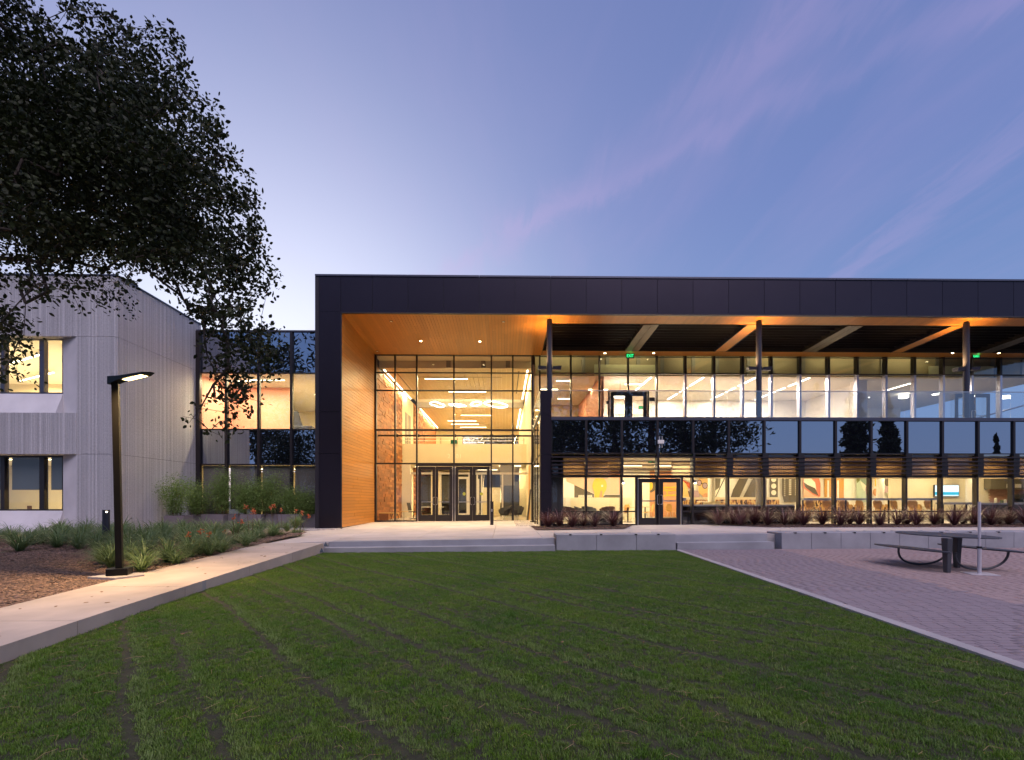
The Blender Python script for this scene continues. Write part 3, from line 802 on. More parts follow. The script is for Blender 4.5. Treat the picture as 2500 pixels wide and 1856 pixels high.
for k in range(0, NB):
    a, b = (PR_+.02 if k == 0 else mx(k))+.04, mx(k+1)-.04
    # pane behind the louvers
    bx('louver_pane', clear if k in (2, 3) else tinted, bld, a, b, YF+.05, YF+.06, zl0, zl1)
    if k in (2, 3): continue
    bx('glass_pane', clear, bld, a, b, YF+.05, YF+.062, zr+.03, zl0-.10)
    bx('glass_pane', clear, bld, a, b, YF+.05, YF+.062, zg+.05, zr-.03)
    bx('rail', frame_m, bld, a, b, YF, YF+.12, zr-.03, zr+.03)
    bx('sill_rail', frame_m, bld, a, b, YF, YF+.12, zg-.15, zg+.05)
# bays with the café doors
for a, b in ((mx(2)+.04, DOORX0-.05), (DOORX1+.05, mx(4)-.04)):
    bx('glass_pane', clear, bld, a, b, YF+.05, YF+.062, zr+.03, zl0-.10); bx('glass_pane', clear, bld, a, b, YF+.05, YF+.062, zg+.05, zr-.03)
    bx('rail', frame_m, bld, a, b, YF, YF+.12, zr-.03, zr+.03); bx('sill_rail', frame_m, bld, a, b, YF, YF+.12, zg-.15, zg+.05)
for x in (DOORX0-.05, DOORX1+.05): bx('mullion', frame_m, bld, x-.04, x+.04, YF-.02, YF+.13, zg-.05, zl0-.1)
cz1 = PZ(1600, 1167, YF)
bx('door_head', frame_m, bld, DOORX0, DOORX1, YF-.01, YF+.13, cz1, zl0-.1)
door_pair(DOORX0, DOORX1, zg, cz1, YF-.02, 2, bld, fw=.16, top=.17, bot=.30)

# ---- balcony glass railing
zrt = PZ(1800, 955, YF+.12)
for k in range(0, NB):
    a, b = (PR_ if k == 0 else mx(k)), mx(k+1)
    if k < 4 and False: continue
    bx('railing_glass', rail_gl, bld, a+.008, b-.008, YF+.10, YF+.116, ZS+.03, zrt-.02)
obj('railing_cap', MB().box(PR_, XR, YF+.085, YF+.13, zrt-.022, zrt+.012), steel, bld)

# ---- upper glazing behind the balcony
ZT2 = PZ(1600, 868, YB); ZM2 = PZ(1600, 912, YB)
UX = [PX(1324+70.05*k, YB) for k in range(0, 19)]
UD0, UD1 = PX(1489, YB), PX(1581, YB); UZ1 = PZ(1530, 955.5, YB)
UX[0] = VX[-1]+.42
for k, x in enumerate(UX):
    if k >= 5: bx('mullion', mull_sheen, bld, x-.055, x+.055, YB, YB+.26, ZS, ZM2-.03); bx('mullion', frame_m, bld, x-.055, x+.055, YB, YB+.26, ZM2+.03, ZT2+.05)  # same mullion: sky sheen coloured in below the transom, dark above
    else: bx('mullion', frame_m, bld, x-.04, x+.04, YB, YB+.2, ZS, ZT2+.05)
bx('transom', frame_m, bld, UX[0], UX[-1], YB+.006, YB+.16, ZM2-.03, ZM2+.03)
bx('head_rail', frame_m, bld, VX[-1]+.45, XR, YB-.012, YB+.18, ZT2+.02, ZT2+.15)
bx('head_rail', frame_m, bld, VX[-1]+.45, XR, YB+.02, YB+.1, ZT2-.09, ZT2-.06)
ZL2 = PZ(1600, 955.5, YB)
for a, b in zip([VX[-1]]+UX, UX):
    bx('glass_pane', clear2f, bld, a+.03, b-.03, YB+.09, YB+.102, ZM2, ZT2+.03)
    bx('glass_pane', clear2f, bld, a+.03, b-.03, YB+.09, YB+.102, ZS, ZM2) if not (a > UX[1] and b < UX[5]-.1 and (a < UD1 and b > UD0)) else bx('glass_pane', clear2f, bld, a+.03, b-.03, YB+.09, YB+.102, UZ1+.05, ZM2)
for x in (UD0-.04, UD1+.04): bx('mullion', frame_m, bld, x-.04, x+.04, YB-.01, YB+.18, ZS, UZ1+.05)
bx('door_head', frame_m, bld, UD0, UD1, YB-.01, YB+.15, UZ1-.01, UZ1+.06)
for a, b in ((UX[2]+.05, UD0-.08), (UD1+.08, UX[4]-.05)): 
    if b > a: bx('glass_pane', clear2f, bld, a, b, YB+.09, YB+.102, ZS, UZ1)
door_pair(UD0, UD1, ZS+.02, UZ1, YB+.02, 3, bld, fw=.2, top=.22, bot=.3, strip=False)
# balcony floor, floor slab edge, walls of the rooms
bx('balcony_floor', conc, bld, XS+.06, XR, YF+.31, YB-.02, ZS-.35, ZS)
# ---- second door pair of the balcony (far right)

# ================================================================== INTERIORS OF THE MAIN BUILDING
ROOM_BACK = 52.0
# -- lobby: floor, walls, ceiling
lx0, lx1 = VX[0]-.05, XS
bx('lobby_floor', floor_in, bld, lx0, lx1, YB+.2, ROOM_BACK, Z0-.3, Z0-.005)
zc = 8.92
bx('bulkhead', cream, bld, lx0, lx1, YB+1.05, YB+1.10, zc, ZT+.05)
bx('bulkhead', cream, bld, lx0, lx1, YB+.2, YB+1.05, ZT-.02, ZT+.02)
for x in (PX(1095, YB+1.0), PX(1180, YB+1.0), PX(1240, YB+1.0)): bx('bulkhead_rib', grey_in, bld, x-.12, x+.12, YB+.95, YB+1.04, zc+.02, ZT-.03)
cf0, cf1 = 36.0, 39.4
nsl = 30
for i in range(nsl):
    x0, x1 = lx0+(lx1-lx0)*i/nsl, lx0+(lx1-lx0)*(i+1)/nsl
    bx('ceiling_slat', lobby_ceil, bld, x0+.006, x1-.006, YB+1.1, cf0, zc, zc+.05)
    bx('ceiling_slat', lobby_ceil, bld, x0+.006, x1-.006, cf1, ROOM_BACK, zc, zc+.05)
bx('ceiling_coffer', white_paint, bld, lx0, lx1, cf0, cf1, zc+.45, zc+.5)
bx('ceiling_coffer', white_paint, bld, lx0, lx1, cf0-.03, cf0, zc+.05, zc+.5)
bx('ceiling_coffer', white_paint, bld, lx0, lx1, cf1, cf1+.03, zc+.05, zc+.5)
bx('ceiling_void', cream, bld, lx0, lx1, YB+1.1, ROOM_BACK, zc+.52, zc+.56)
# mosaic timber wall on the left in two stretches with a pale wall between
mw = MB(); tri = []
def mosaic(y0, y1, x, z0, z1, near_limit, xs=0.0):
    rows = int((z1-z0)/.15); cells = []
    for r in range(rows):
        y = y0-random.uniform(0, .5)
        while y < y1:
            L = random.uniform(.35, .95)
            a, b = max(y, y0), min(y+L, y1)
            if b-a > .06: cells.append((a, b, z0+r*.15, random.choice([0, .008, .016, .03])))
            y += L
    cells.sort(key=lambda c: c[0])
    for n, (a, b, z, pr) in enumerate(cells):
        if n < near_limit: bx('plank', mosaic_m, bld, x, x+.02+pr, a+.002, b-.002, z+.002, z+.148)
        else: tri.append((x, x+.02+pr, a+.002, b-.002, z+.002, z+.148))
mosaic(YB+.25, 33.45, lx0+.03, Z0, zc, 290)
mosaic(37.6, 43.2, lx0+.10, ZS, zc, 0); mosaic(37.6, 50, lx0+.10, Z0, 4.1, 0)
mats_r = [material('reclaimed_wood_dark', (.21, .07, .02), rough=.6, namt=.35, nscale=3, stretch=(6, .8, 9)), material('reclaimed_wood_light', (.46, .19, .055), rough=.55, namt=.3, nscale=3, stretch=(6, .8, 9)), material('reclaimed_wood_mid', (.30, .105, .03), rough=.6, namt=.35, nscale=3, stretch=(6, .8, 9))]
for j, mm_ in enumerate(mats_r):
    b = MB(); [b.box(*t_) for n, t_ in enumerate(tri) if (n*7919) % 3 == j]
    o = obj('plank_field', b, mm_, bld); o['kind'] = 'stuff'
bx('wall', black_m, bld, lx0-.02, lx0+.03, YB+.2, 33.5, Z0, zc)
bx('wall', cream, bld, lx0-.1, lx0+.06, 33.5, 37.6, Z0, zc); bx('wall', cream, bld, lx0-.1, lx0+.06, 50, ROOM_BACK, Z0, zc); bx('wall', mats_r[2], bld, lx0-.1, lx0+.09, 37.6, 50, Z0, zc)
# niche with tall openings in the pale wall
for y in (34.4, 35.6): bx('opening_frame', grey_in, bld, lx0+.061, lx0+.09, y, y+.8, ZS+.1, ZS+2.6)
# right wall of lobby: upper floor side wall, pale
bx('wall', cream, bld, lx1-.02, lx1+.1, YB+.25, ROOM_BACK, 4.0, zc)
bx('wall', cream, bld, lx1-.02, lx1+.1, 28.5, 33.5, Z0, 4.0)
bx('wall_stripe', material('amber_wall', (.75, .42, .10), rough=.6), bld, lx1-.05, lx1-.025, 28.8, 30.2, Z0, 3.6)
# deck of the first floor at the back of the atrium, with balustrade
bx('deck_edge', cream, bld, lx0+.06, lx1-.02, 33.5, 33.62, PZ(1108, 1133, 33.5), PZ(1108, 1084, 33.5))
bx('deck', cream, bld, lx0+.06, lx1-.02, 33.62, ROOM_BACK, 4.02, 4.14)
for z in (.22, .42): obj('guard_rail', MB().tube([(lx0+.1, 33.56, PZ(1108, 1084, 33.5)+z), (lx1-.1, 33.56, PZ(1108, 1084, 33.5)+z)], .022, 6), white_paint, bld)
for k in range(8): x = lx0+.4+k*(lx1-lx0-.6)/7; obj('guard_post', MB().tube([(x, 33.56, PZ(1108, 1084, 33.5)), (x, 33.56, PZ(1108, 1084, 33.5)+.45)], .018, 6), frame_m, bld)
# back of the building: a wall with windows at the upper floor
bx('wall', cream, bld, lx0-.1, lx0+2.6, ROOM_BACK, ROOM_BACK+.2, ZS, zc+.5)
bx('wall', cream, bld, lx0+2.6, lx1+.1, ROOM_BACK, ROOM_BACK+.2, 8.35, zc+.5)
bx('wall', cream, bld, lx0-.1, lx1+.1, ROOM_BACK, ROOM_BACK+.2, 4.0, ZS+.25)
for k in range(5):
    a, b = lx0+2.6+k*1.2, lx0+3.8+k*1.2
    if b > lx1+.2: break
    bx('mullion', frame_m, bld, a-.03, a+.03, ROOM_BACK, ROOM_BACK+.12, ZS+.25, 8.35)
    bx('glass_pane', clear, bld, a+.03, b-.03, ROOM_BACK+.05, ROOM_BACK+.06, ZS+.25, 8.35)
# ground floor behind the vestibule
vy = 31.0
vz = PZ(1108, 1156, vy)
bx('vestibule_beam', white_paint, bld, PX(1003, vy), lx1-.02, vy, vy+.12, vz-.06, vz+.06)
for p in (1003, 1068, 1075, 1115, 1145, 1165, 1176, 1227): bx('vestibule_post', white_paint, bld, PX(p, vy)-.045, PX(p, vy)+.045, vy+.001, vy+.11, Z0, vz-.06)
for (p0, p1) in ((1075, 1115), (1115, 1145), (1176, 1227), (1227, 1290)): bx('glass_pane', clear, bld, PX(p0, vy)+.05, PX(p1, vy)-.05, vy+.05, vy+.06, Z0+.05, vz-.07)
bx('inner_door', white_paint, bld, PX(1115, vy), PX(1145, vy), vy-.06, vy-.01, Z0+.02, Z0+.32)
for p0, p1 in ((1115, 1120), (1139, 1146), (1165, 1170)): bx('inner_door', white_paint, bld, PX(p0, vy), PX(p1, vy), vy-.06, vy-.01, Z0+.32, vz-.35)
bx('inner_door', white_paint, bld, PX(1115, vy), PX(1146, vy), vy-.06, vy-.01, vz-.35, vz-.22)
bx('wall', white_paint, bld, lx0+.06, PX(1002, 33.4), 33.3, 33.5, Z0, 4.0)
bx('wall', grey_in, bld, lx0+.1, lx1, 47.0, 47.2, Z0, 4.0)
bx('wall_panel', dark_in, bld, PX(1026, 40), PX(1052, 40), 40, 40.1, Z0+.6, 3.5)
bx('wall_panel', dark_in, bld, PX(1078, 40), PX(1105, 40), 40, 40.1, Z0+.9, 3.5)
bx('wall_panel', cream, bld, PX(1052, 40), PX(1078, 40), 40.02, 40.1, Z0, 3.9)
bx('wall_panel', dark_in, bld, PX(1112, 42), PX(1180, 42), 42, 42.1, Z0+.3, 3.7)
# stair rising to the back with pale treads
sx0, sx1 = PX(1180, 35), PX(1221, 35)
for k in range(13): bx('stair_step', cream, bld, sx0-.02*k, sx1+.0*k, 34.4+k*.30, 34.7+k*.30, Z0+k*.165, Z0+(k+1)*.165)
for x in (sx0-.08, sx1+.05): obj('stair_rail', MB().tube([(x, 34.4, Z0+1.0), (x, 38.3, Z0+3.1)], .03, 6), white_paint, bld)
bx('wall', grey_in, bld, PX(1221, 33.6), PX(1256, 33.6), 33.6, 33.7, 2.55, 4.0)
bx('wall_panel', dark_in, bld, PX(1230, 36), PX(1268, 36), 36, 36.1, Z0+.5, 2.9)
bx('wall_panel', cream, bld, PX(1268, 36), PX(1290, 36), 36, 36.1, Z0, 4.0)
# round emblem and unreadable word on the glass by the stairs, and round stickers on the inner doors
sg = empty('wall_sign', P(1210, 1206, vy-.02), 'white round emblem over a short white word on the glass before the stairs', 'sign')
c = P(1210, 1200, vy-.03)
ring = MB()
for j in range(28):
    a, b = 2*math.pi*j/28, 2*math.pi*(j+1)/28
    q = lambda r_, t_: (c.x+r_*math.cos(t_), vy-.03, c.z+r_*math.sin(t_))
    ring.quad(q(.075, a), q(.095, a), q(.095, b), q(.075, b))
obj('ring', ring, white_paint, sg)
obj('swoosh', MB().tube([(c.x-.05, vy-.03, c.z-.01), (c.x-.01, vy-.03, c.z+.03), (c.x+.02, vy-.03, c.z-.02), (c.x+.05, vy-.03, c.z+.02)], .013, 6), white_paint, sg)
for j in range(8): bx('letter_shape', white_paint, sg, c.x-.18+j*.046, c.x-.18+j*.046+.028, vy-.035, vy-.028, c.z-.19, c.z-.19+(.06 if j % 3 else .045))
lime = material('lime_sticker', (.45, .50, .03), rough=.5)
for i, (p, lab) in enumerate(((1133, 'left'), (1175.5, 'right'))):
    c2 = P(p, 1206, vy-.08)
    s2 = obj('round_sticker', MB().disc((c2.x, vy-.08, c2.z), .10, 20, 'y').disc((c2.x, vy-.072, c2.z), .10, 20, 'y', True), lime)
    tag(s2, 'lime green round sticker on the %s leaf of the white inner doors' % lab, 'sticker', 'lime stickers on the inner doors')

# linear lights of the lobby
INT = 2.5
def bar(x, y, z, L, along='x', power=40, colr=WARM, w=.10, label='', cat='ceiling light', group='linear lights', hang=.0, m_=light_m, hm=white_paint):
    r = empty('linear_light', (x, y, z), label, cat, group)
    sx, sy = (L, w) if along == 'x' else (w, L)
    obj('housing', MB().box(x-sx/2, x+sx/2, y-sy/2, y+sy/2, z+.012, z+.07), hm, r)
    obj('diffuser', MB().box(x-sx/2+.01, x+sx/2-.01, y-sy/2+.01, y+sy/2-.01, z-.004, z+.012), m_, r)
    if hang:
        for s in (-.42, .42):
            px_, py_ = (x+s*sx, y) if along == 'x' else (x, y+s*sy)
            obj('hanger', MB().tube([(px_, py_, z+.07), (px_, py_, z+hang)], .006, 4), frame_m, r)
    area(r, (x, y, z-.012), sx*.96, sy*.8, power*INT, colr)
    return r
for n, (p0, p1, py, Y) in enumerate(((1037, 1142, 926, 29.0), (1095, 1187, 957, 33.0), (1125, 1198, 1014.5, 41.5), (1093, 1163, 1028, 44.0), (1101, 1169, 1036, 46.5), (1124, 1187, 1043.5, 49.0))):
    z = PZ(1108, py, Y); x0, x1 = PX(p0, Y), PX(p1, Y)
    bar((x0+x1)/2, Y, z, x1-x0, power=115 if n < 2 else 90, w=.12, hang=max(zc-z, .1), label='long glowing light bar of the lobby ceiling, %s from the entrance glass' % ordinal(n), group='hanging light bars of the lobby')
for n, (x, ya, yb, s) in enumerate(((lx0+.20, YB+1.3, 35.8, 'left'), (lx1-.22, YB+1.3, 35.8, 'right'), (lx0+.25, 39.6, 50, 'rear left'), (lx1-.22, 39.6, 50, 'rear right'))):
    bar(x, (ya+yb)/2, zc-.03, yb-ya, 'y', power=95, w=.09, label='bright cove light strip along the %s edge of the lobby ceiling' % s, group='cove strips of the lobby')
for x in (lx0+.75, lx1-.7):
    bx('slot_diffuser', black_m, bld, x-.03, x+.03, YB+1.6, 34.0, zc-.008, zc-.001)
bx('slot_diffuser', black_m, bld, PX(1020, 29.5), PX(1225, 29.5), 29.5, 29.55, zc-.008, zc-.001)
# four looping pendants in the coffer
for n, (cxp, cyp, rx, ry, tw) in enumerate(((1068, 988, .46, .9, 0), (1117, 989.5, .50, .6, .5), (1162, 986, .52, .6, -.5), (1211, 988, .72, 1.3, .3))):
    c = P(cxp, cyp, 37.6); pts = []
    for j in range(33):
        a = 2*math.pi*j/32; rr = 1+.22*math.sin(2*a+tw*4)
        pts.append((c.x+rx*rr*math.cos(a), 37.6+ry*rr*math.sin(a+tw), c.z+.02*math.sin(3*a)))
    r = empty('loop_light', c, 'glowing freeform ring light under the pale lobby coffer, %s from the left' % ordinal(n), 'pendant light', 'ring lights of the lobby')
    obj('ring', MB().tube(pts, .035, 8, cap=False), light_w, r)
    for j in (3, 14, 25): obj('hanger', MB().tube([pts[j], (pts[j][0], pts[j][1], zc+.45)], .006, 4), frame_m, r)
# lobby under-deck lights (ground floor)
for n, (p, Y) in enumerate(((1040, 36), (1110, 37), (1190, 39.5), (1245, 35))):
    bar(PX(p, Y), Y, 3.98, 1.6, 'x', power=55, label='recessed light bar under the lobby deck, %s from the left' % ordinal(n), group='lights under the lobby deck')
for n, (x, y) in enumerate(((-5.2, 29.3), (-2.2, 30), (.7, 29.6))):
    pass
# warm pendant cluster in the glass return right of the lobby doors
pend = []
for r_ in range(4):
    for c_ in range(2):
        p = P(1308+c_*9-r_*3.5, 1002+r_*15-(4 if r_ == 3 else 0), 25.2-r_*.5+c_*.3)
        lab = 'small warm glowing pendant beside the dark pier, %s row from top, %s one' % (ordinal(r_), ['left', 'right'][c_])
        e = empty('pendant_light', p, lab, 'pendant light', 'warm pendants beside the pier')
        e.location.x = max(p.x, XS+.15)
        x, y, z = e.location
        obj('shade', MB().tube([(x, y, z+.02), (x, y, z+.07)], [.13, .10], 14), frame_m, e)
        obj('lens', MB().tube([(x, y, z-.015), (x, y, z+.018)], [.10, .11], 14), glow_small, e)
        obj('cord', MB().tube([(x, y, z+.07), (x, y, z+1.2)], .005, 4), frame_m, e)
        pend.append(e)

# -- upper floor rooms
zc2 = 8.33; YR = 40.0
bx('room_floor', floor_in, bld, XS+.06, XR, YB+.3, ROOM_BACK, ZS-.35, ZS-.002)
bx('plenum_wall', material('plenum_olive', (.36, .31, .19), rough=.7), bld, XS+.2, XR, YB+1.2, YB+1.25, zc2+.02, ZT2+.4)
bx('plenum_soffit', cream, bld, XS+.2, XR, YB+.3, YB+1.2, ZT2+.30, ZT2+.34)
pb = material('plenum_baffle', (.26, .25, .21), rough=.7)
for k in range(1, 19):
    x = UX[k]+(.75 if k % 2 else .55)
    bx('plenum_rib', pb, bld, x, x+.2, YB+1.1, YB+1.19, zc2+.03, ZT2+.28)
lit = material('lit_soffit_box', (.80, .80, .52), rough=.6)  # pale yellow puts the lit look into the colour; the box does not glow
for (p0, p1) in ((1451, 1602), (2267, 2424)):
    bx('painted_lit_box', lit, bld, PX(p0, YB+1.0), PX(p1, YB+1.0), YB+.95, YB+1.02, zc2+.03, PZ(1500, 891, YB+1))
for k in range(6):  # strip lamps added to brighten the plenum wall behind the top panes
    x = UX[0]+1.2+k*3.9
    if x > XR-2: break
    r = empty('plenum_fill_light', (x, YB+.42, ZT2+.2), 'added unseen strip light brightening the band above the upper windows, %s from the left' % ordinal(k), 'ceiling light', 'added fill strips above the upper windows')
    obj('housing', MB().box(x-1.5, x+1.5, YB+.36, YB+.41, ZT2+.17, ZT2+.27), white_paint, r)
    area(r, (x, YB+.43, ZT2+.22), 2.8, .06, 9, (1.0, .84, .46), (R(90), 0, 0))
# ceiling in tiles
tx = XS+.1; k = 0
while tx < XR-.5:
    for y0 in range(14):
        if tx > PX(1476, YB)+4 and y0 % 2: continue
        ya = YB+.32+y0*1.9
        w_ = 1.2
        dy = 1.9 if tx <= PX(1476, YB)+4 else 3.8
        if ya+dy > ROOM_BACK: continue
        bx('ceiling_tile', ceil_m, bld, tx+.005, tx+w_-.005, ya+.005, ya+dy-.005, zc2, zc2+.03)
    tx += 1.2
bx('ceiling_grid', grey_in, bld, XS+.1, XR, YB+.3, ROOM_BACK, zc2+.012, zc2+.02)
# room A back wall, coral dividing wall, bright room B, room C
XC = PX(1471, YB)
bx('wall', cream, bld, XS+.1, XC, 39.0, 39.2, ZS, zc2)
bx('wall_band', lobby_ceil, bld, XS+.1, XC, 35.0, 35.1, 7.2, zc2)
bx('wall', coral, bld, XC, XC+.15, YB+.4, 39.0, ZS, zc2)
XB2 = PX(2110, YB)+.9
bx('wall', white_room, bld, XC+.15, XB2+1.0, 33.2, 33.4, ZS, zc2)
bx('wall', white_room, bld, XB2, XB2+.2, YB+2.4, 33.2, ZS, zc2)
bx('column', white_room, bld, XB2-.55, XB2, YB+1.0, YB+1.6, ZS, zc2)
bx('wall', white_room, bld, XB2+.2, PX(2325, YB+5)+.0, YB+9.2, YB+9.35, ZS, zc2)
bx('room_cabinet', material('pale_green_cabinet', (.52, .60, .50), rough=.5), bld, PX(1700, 30), PX(1780, 30), 30, 30.6, ZS, ZS+1.35)
bx('wall', grey_in, bld, PX(2325, 32), XR, ROOM_BACK-10, ROOM_BACK-9.8, ZS, ZS+.8)
for k in range(7):
    xx = PX(2330, 32)+k*1.9
    bx('mullion', frame_blue, bld, xx-.06, xx+.06, 41.8, 42.0, ZS+.8, zc2)
    if k < 6: bx('glass_pane', clear, bld, xx+.06, xx+1.84, 41.9, 41.91, ZS+.8, zc2)
obj('handrail', MB().tube([(PX(2310, 30), 30, ZS+1.0), (PX(2500, 30)+1, 30, ZS+2.6)], .05, 8), frame_blue, bld)
# doors of room C to the balcony
UDc0, UDc1 = PX(2331, YB-.05), PX(2418, YB-.05)
door_pair(UDc0, UDc1, ZS+.02, PZ(2360, 960, YB-.05), YB-.06, 4, bld, fw=.16, top=.2, bot=.3, m_=frame_blue, strip=False)
# lights, room A
for n, (p0, p1, py) in enumerate(((1358, 1396, 929.5), (1436, 1484, 950.5), (1525, 1566, 937), (1361, 1393, 973.5), (1320, 1362, 950.5))):
    Y = (zc2-.05-EYE)*F/(HZ-py); x0, x1 = PX(p0, Y), PX(p1, Y)
    bar((x0+x1)/2, Y, zc2-.06, x1-x0, power=42, w=.16, colr=WARM, label='short ceiling light bar left of the coral wall, %s' % ['nearest the column', 'above the balcony doors on their left', 'above the balcony doors on their right', 'lowest in view near the pier', 'half hidden by the round column'][n], group='light bars of the room left of the coral wall')
for n, (x, y) in enumerate(((4.0, 36.5), (7.3, 36.8))):
    if x < XC: bar(x, y, zc2-.06, 1.5, 'y', power=35, w=.14, label='ceiling light bar running to the back wall of the room left of the coral wall', group='light bars of the room left of the coral wall')
o = empty('pendant_bowl', P(1514, 968, 28.0), 'wide glowing oval pendant seen through the left balcony door', 'pendant light')
c = P(1514, 968, 28.0)
obj('bowl', MB().tube([(c.x, 28, c.z-.02), (c.x, 28, c.z+.03)], [.40, .36], 24), light_w, o); obj('cord', MB().tube([(c.x, 28, c.z+.03), (c.x, 28, zc2)], .008, 4), frame_m, o)
# room B: rows of strips running away from the glass
k = 0
for X_ in (8.1, 11.0, 13.9, 16.9):
    for j, (ya, yb) in enumerate(((26.9, 28.9), (29.3, 30.6), (31.0, 32.8))):
        if X_ > XB2: continue
        bar(X_, (ya+yb)/2, zc2-.04, yb-ya, 'y', power=46, w=.11, colr=(1.0, .80, .60), m_=light_w, label='white ceiling strip of the bright room, %s row from coral wall, %s from glass' % (ordinal([8.1, 11.0, 13.9, 16.9].index(X_)), ordinal(j)), group='ceiling strips of the bright room')
# room C: drum pendants
for n, (p, py, Y) in enumerate(((2288, 931, 29), (2307, 931, 30), (2421, 938, 29), (2288, 960, 31), (2288, 969, 33), (2206, 969, 31), (2453, 970, 31))):
    c = P(p, py, Y); e = empty('drum_pendant', c, 'bright drum pendant in the pale right end room, %s' % ['upper of the left group', 'small one right of the left group', 'right of the round column', 'middle of the left group', 'lowest of the left group', 'farthest left with a light streak', 'farthest right by the window'][n], 'pendant light', 'drum pendants of the right room')
    rr = .10 if n == 1 else .26
    obj('drum', MB().tube([(c.x, Y, c.z-.07), (c.x, Y, c.z+.07)], rr, 20), light_w, e); obj('cord', MB().tube([(c.x, Y, c.z+.07), (c.x, Y, zc2)], .008, 4), frame_m, e)
    if n != 1: area(e, (c.x, Y, c.z-.09), .4, .4, 34, (1.0, .80, .62))
bar(PX(2190, 29), 29, zc2-.05, 2.2, 'y', power=30, w=.1, colr=(1, .82, .62), m_=light_w, label='slanting ceiling strip at the left of the pale right end room', group='ceiling strips of the right end room')

# -- café on the ground floor
YC = 30.5; zcc = 3.42
bx('cafe_floor', floor_in, bld, XS+.06, XR, YF+.35, YC, zg-.3, zg-.004)
bx('cafe_ceiling', ceil_m, bld, XS+.06, XR, YF+.35, YC, zcc, zcc+.04)
bx('wall', white_paint, bld, XS+.06, XR, YC, YC+.15, zg-.1, ZS-.36)
bx('wall', cream, bld, XR-.1, XR, YF+.3, YC, zg, zcc)
bx('wall', dark_in, bld, XS+.06, PX(1375, YF+.4), YF+.36, YF+.44, zg, zcc)
# bulkhead just inside the glass above the shop front (reads brown through the louvers)
brn = material('brown_bulkhead', (.20, .14, .085), rough=.7)
bx('bulkhead', brn, bld, XS+.06, mx(2)-.02, YF+2.7, YF+2.78, zl0-.02, zcc)
bx('bulkhead', brn, bld, mx(4)+.02, XR, YF+2.7, YF+2.78, zl0-.02, zcc)
# mural: flat painted shapes on the back wall
mural = empty('wall_mural', (PX(1600, YC), YC-.01, zg), 'pop art mural of flat coloured shapes along the back wall of the cafe', 'mural')
paint = {n_: material('mural_'+n_, tuple(v_**1.25 for v_ in c_), rough=.6) for n_, c_ in dict(yellow=(.78, .50, .06), pink=(.75, .50, .38), grey=(.17, .145, .11), white=(.80, .76, .66), orange=(.64, .36, .20), red=(.50, .13, .06), skin=(.76, .52, .24), black=(.03, .025, .02), lilac=(.50, .38, .42), green=(.32, .42, .34), mint=(.52, .62, .52), olive=(.20, .22, .08), salmon=(.70, .27, .18)).items()}
layer = [0]
def mp(cn, pts, nm='shape', Y=YC):
    layer[0] += 1; y = Y-.004-.0015*layer[0]
    w = [P(px, py, y) for px, py in pts]
    o = obj(nm, MB().poly([(q.x, y, q.z) for q in w]), paint[cn], mural); return o
def mcirc(cn, cx, cy, rx, ry=None, n=22, nm='shape', a0=0, a1=360):
    ry = ry or rx
    mp(cn, [(cx+rx*math.cos(R(a0+(a1-a0)*j/n)), cy-ry*math.sin(R(a0+(a1-a0)*j/n))) for j in range(n+(0 if a1-a0 == 360 else 1))], nm)
YT, YBm = 1150, 1226
mp('pink', [(1378, YT), (1516, YT), (1516, 1207), (1455, 1207), (1383, 1176)])
mp('grey', [(1402, 1184), (1450, 1206), (1450, YBm), (1402, YBm)])
mp('white', [(1412, 1209), (1446, 1209), (1446, YBm), (1412, YBm)])
for j in range(4): 
    for i in range(9): mcirc('grey', 1414+i*4+(j % 2)*2, 1211+j*3.2, 1.1, n=6, nm='dot')
mp('grey', [(1472, 1212), (1478, 1208), (1516, 1208), (1516, YBm), (1472, YBm)])
mcirc('yellow', 1464, 1186, 17.5, 22, nm='head'); mp('yellow', [(1450, 1195), (1476, 1198), (1472, 1216), (1480, YBm), (1452, YBm), (1451, 1205)], 'neck')
mp('orange', [(1467, 1197), (1471, 1200), (1470, 1213), (1465, YBm), (1461, YBm), (1463, 1212)], 'flame'); mp('white', [(1468, 1184), (1472.5, 1184), (1472.5, 1189), (1468, 1189)])
mp('white', [(1518, YT), (1586, YT), (1586, 1280), (1518, 1280)])
mp('orange', [(1586, YT), (1650, YT), (1668, 1176), (1660, 1262), (1586, 1262)], 'ground')
mcirc('grey', 1587, 1186, 15, 17, a0=-90, a1=90, n=14); mcirc('yellow', 1586, 1186, 8, 12, a0=-90, a1=90, n=12)
for yy in (1189, 1196, 1208): mp('yellow', [(1600, yy), (1668, yy-1), (1668, yy+3), (1600, yy+4)], 'tube')
mcirc('yellow', 1622, 1204, 9, 9, n=16); mcirc('orange', 1622, 1204, 5.5, 5.5, n=16); 
mp('white', [(1662, YT), (1705, YT), (1690, 1180), (1664, 1168)]); mp('red', [(1664, 1170), (1694, 1184), (1690, 1200), (1676, 1186)])
mp('lilac', [(1682, 1196), (1704, 1198), (1712, YBm), (1684, YBm)])
mp('skin', [(1664, 1172), (1676, 1182), (1682, 1206), (1690, YBm), (1668, YBm)], 'arm')
mp('grey', [(1679, 1198), (1687, 1202), (1689, YBm), (1683, 1214)])
mp('skin', [(1708, YT), (1738, YT), (1752, 1190), (1746, 1212), (1722, 1216), (1706, 1204), (1704, 1180)], 'face')
mcirc('skin', 1748, 1196, 5, 6); mp('orange', [(1714, 1210), (1722, 1204), (1732, 1206), (1738, 1200), (1736, 1212), (1720, 1218)], 'lips')
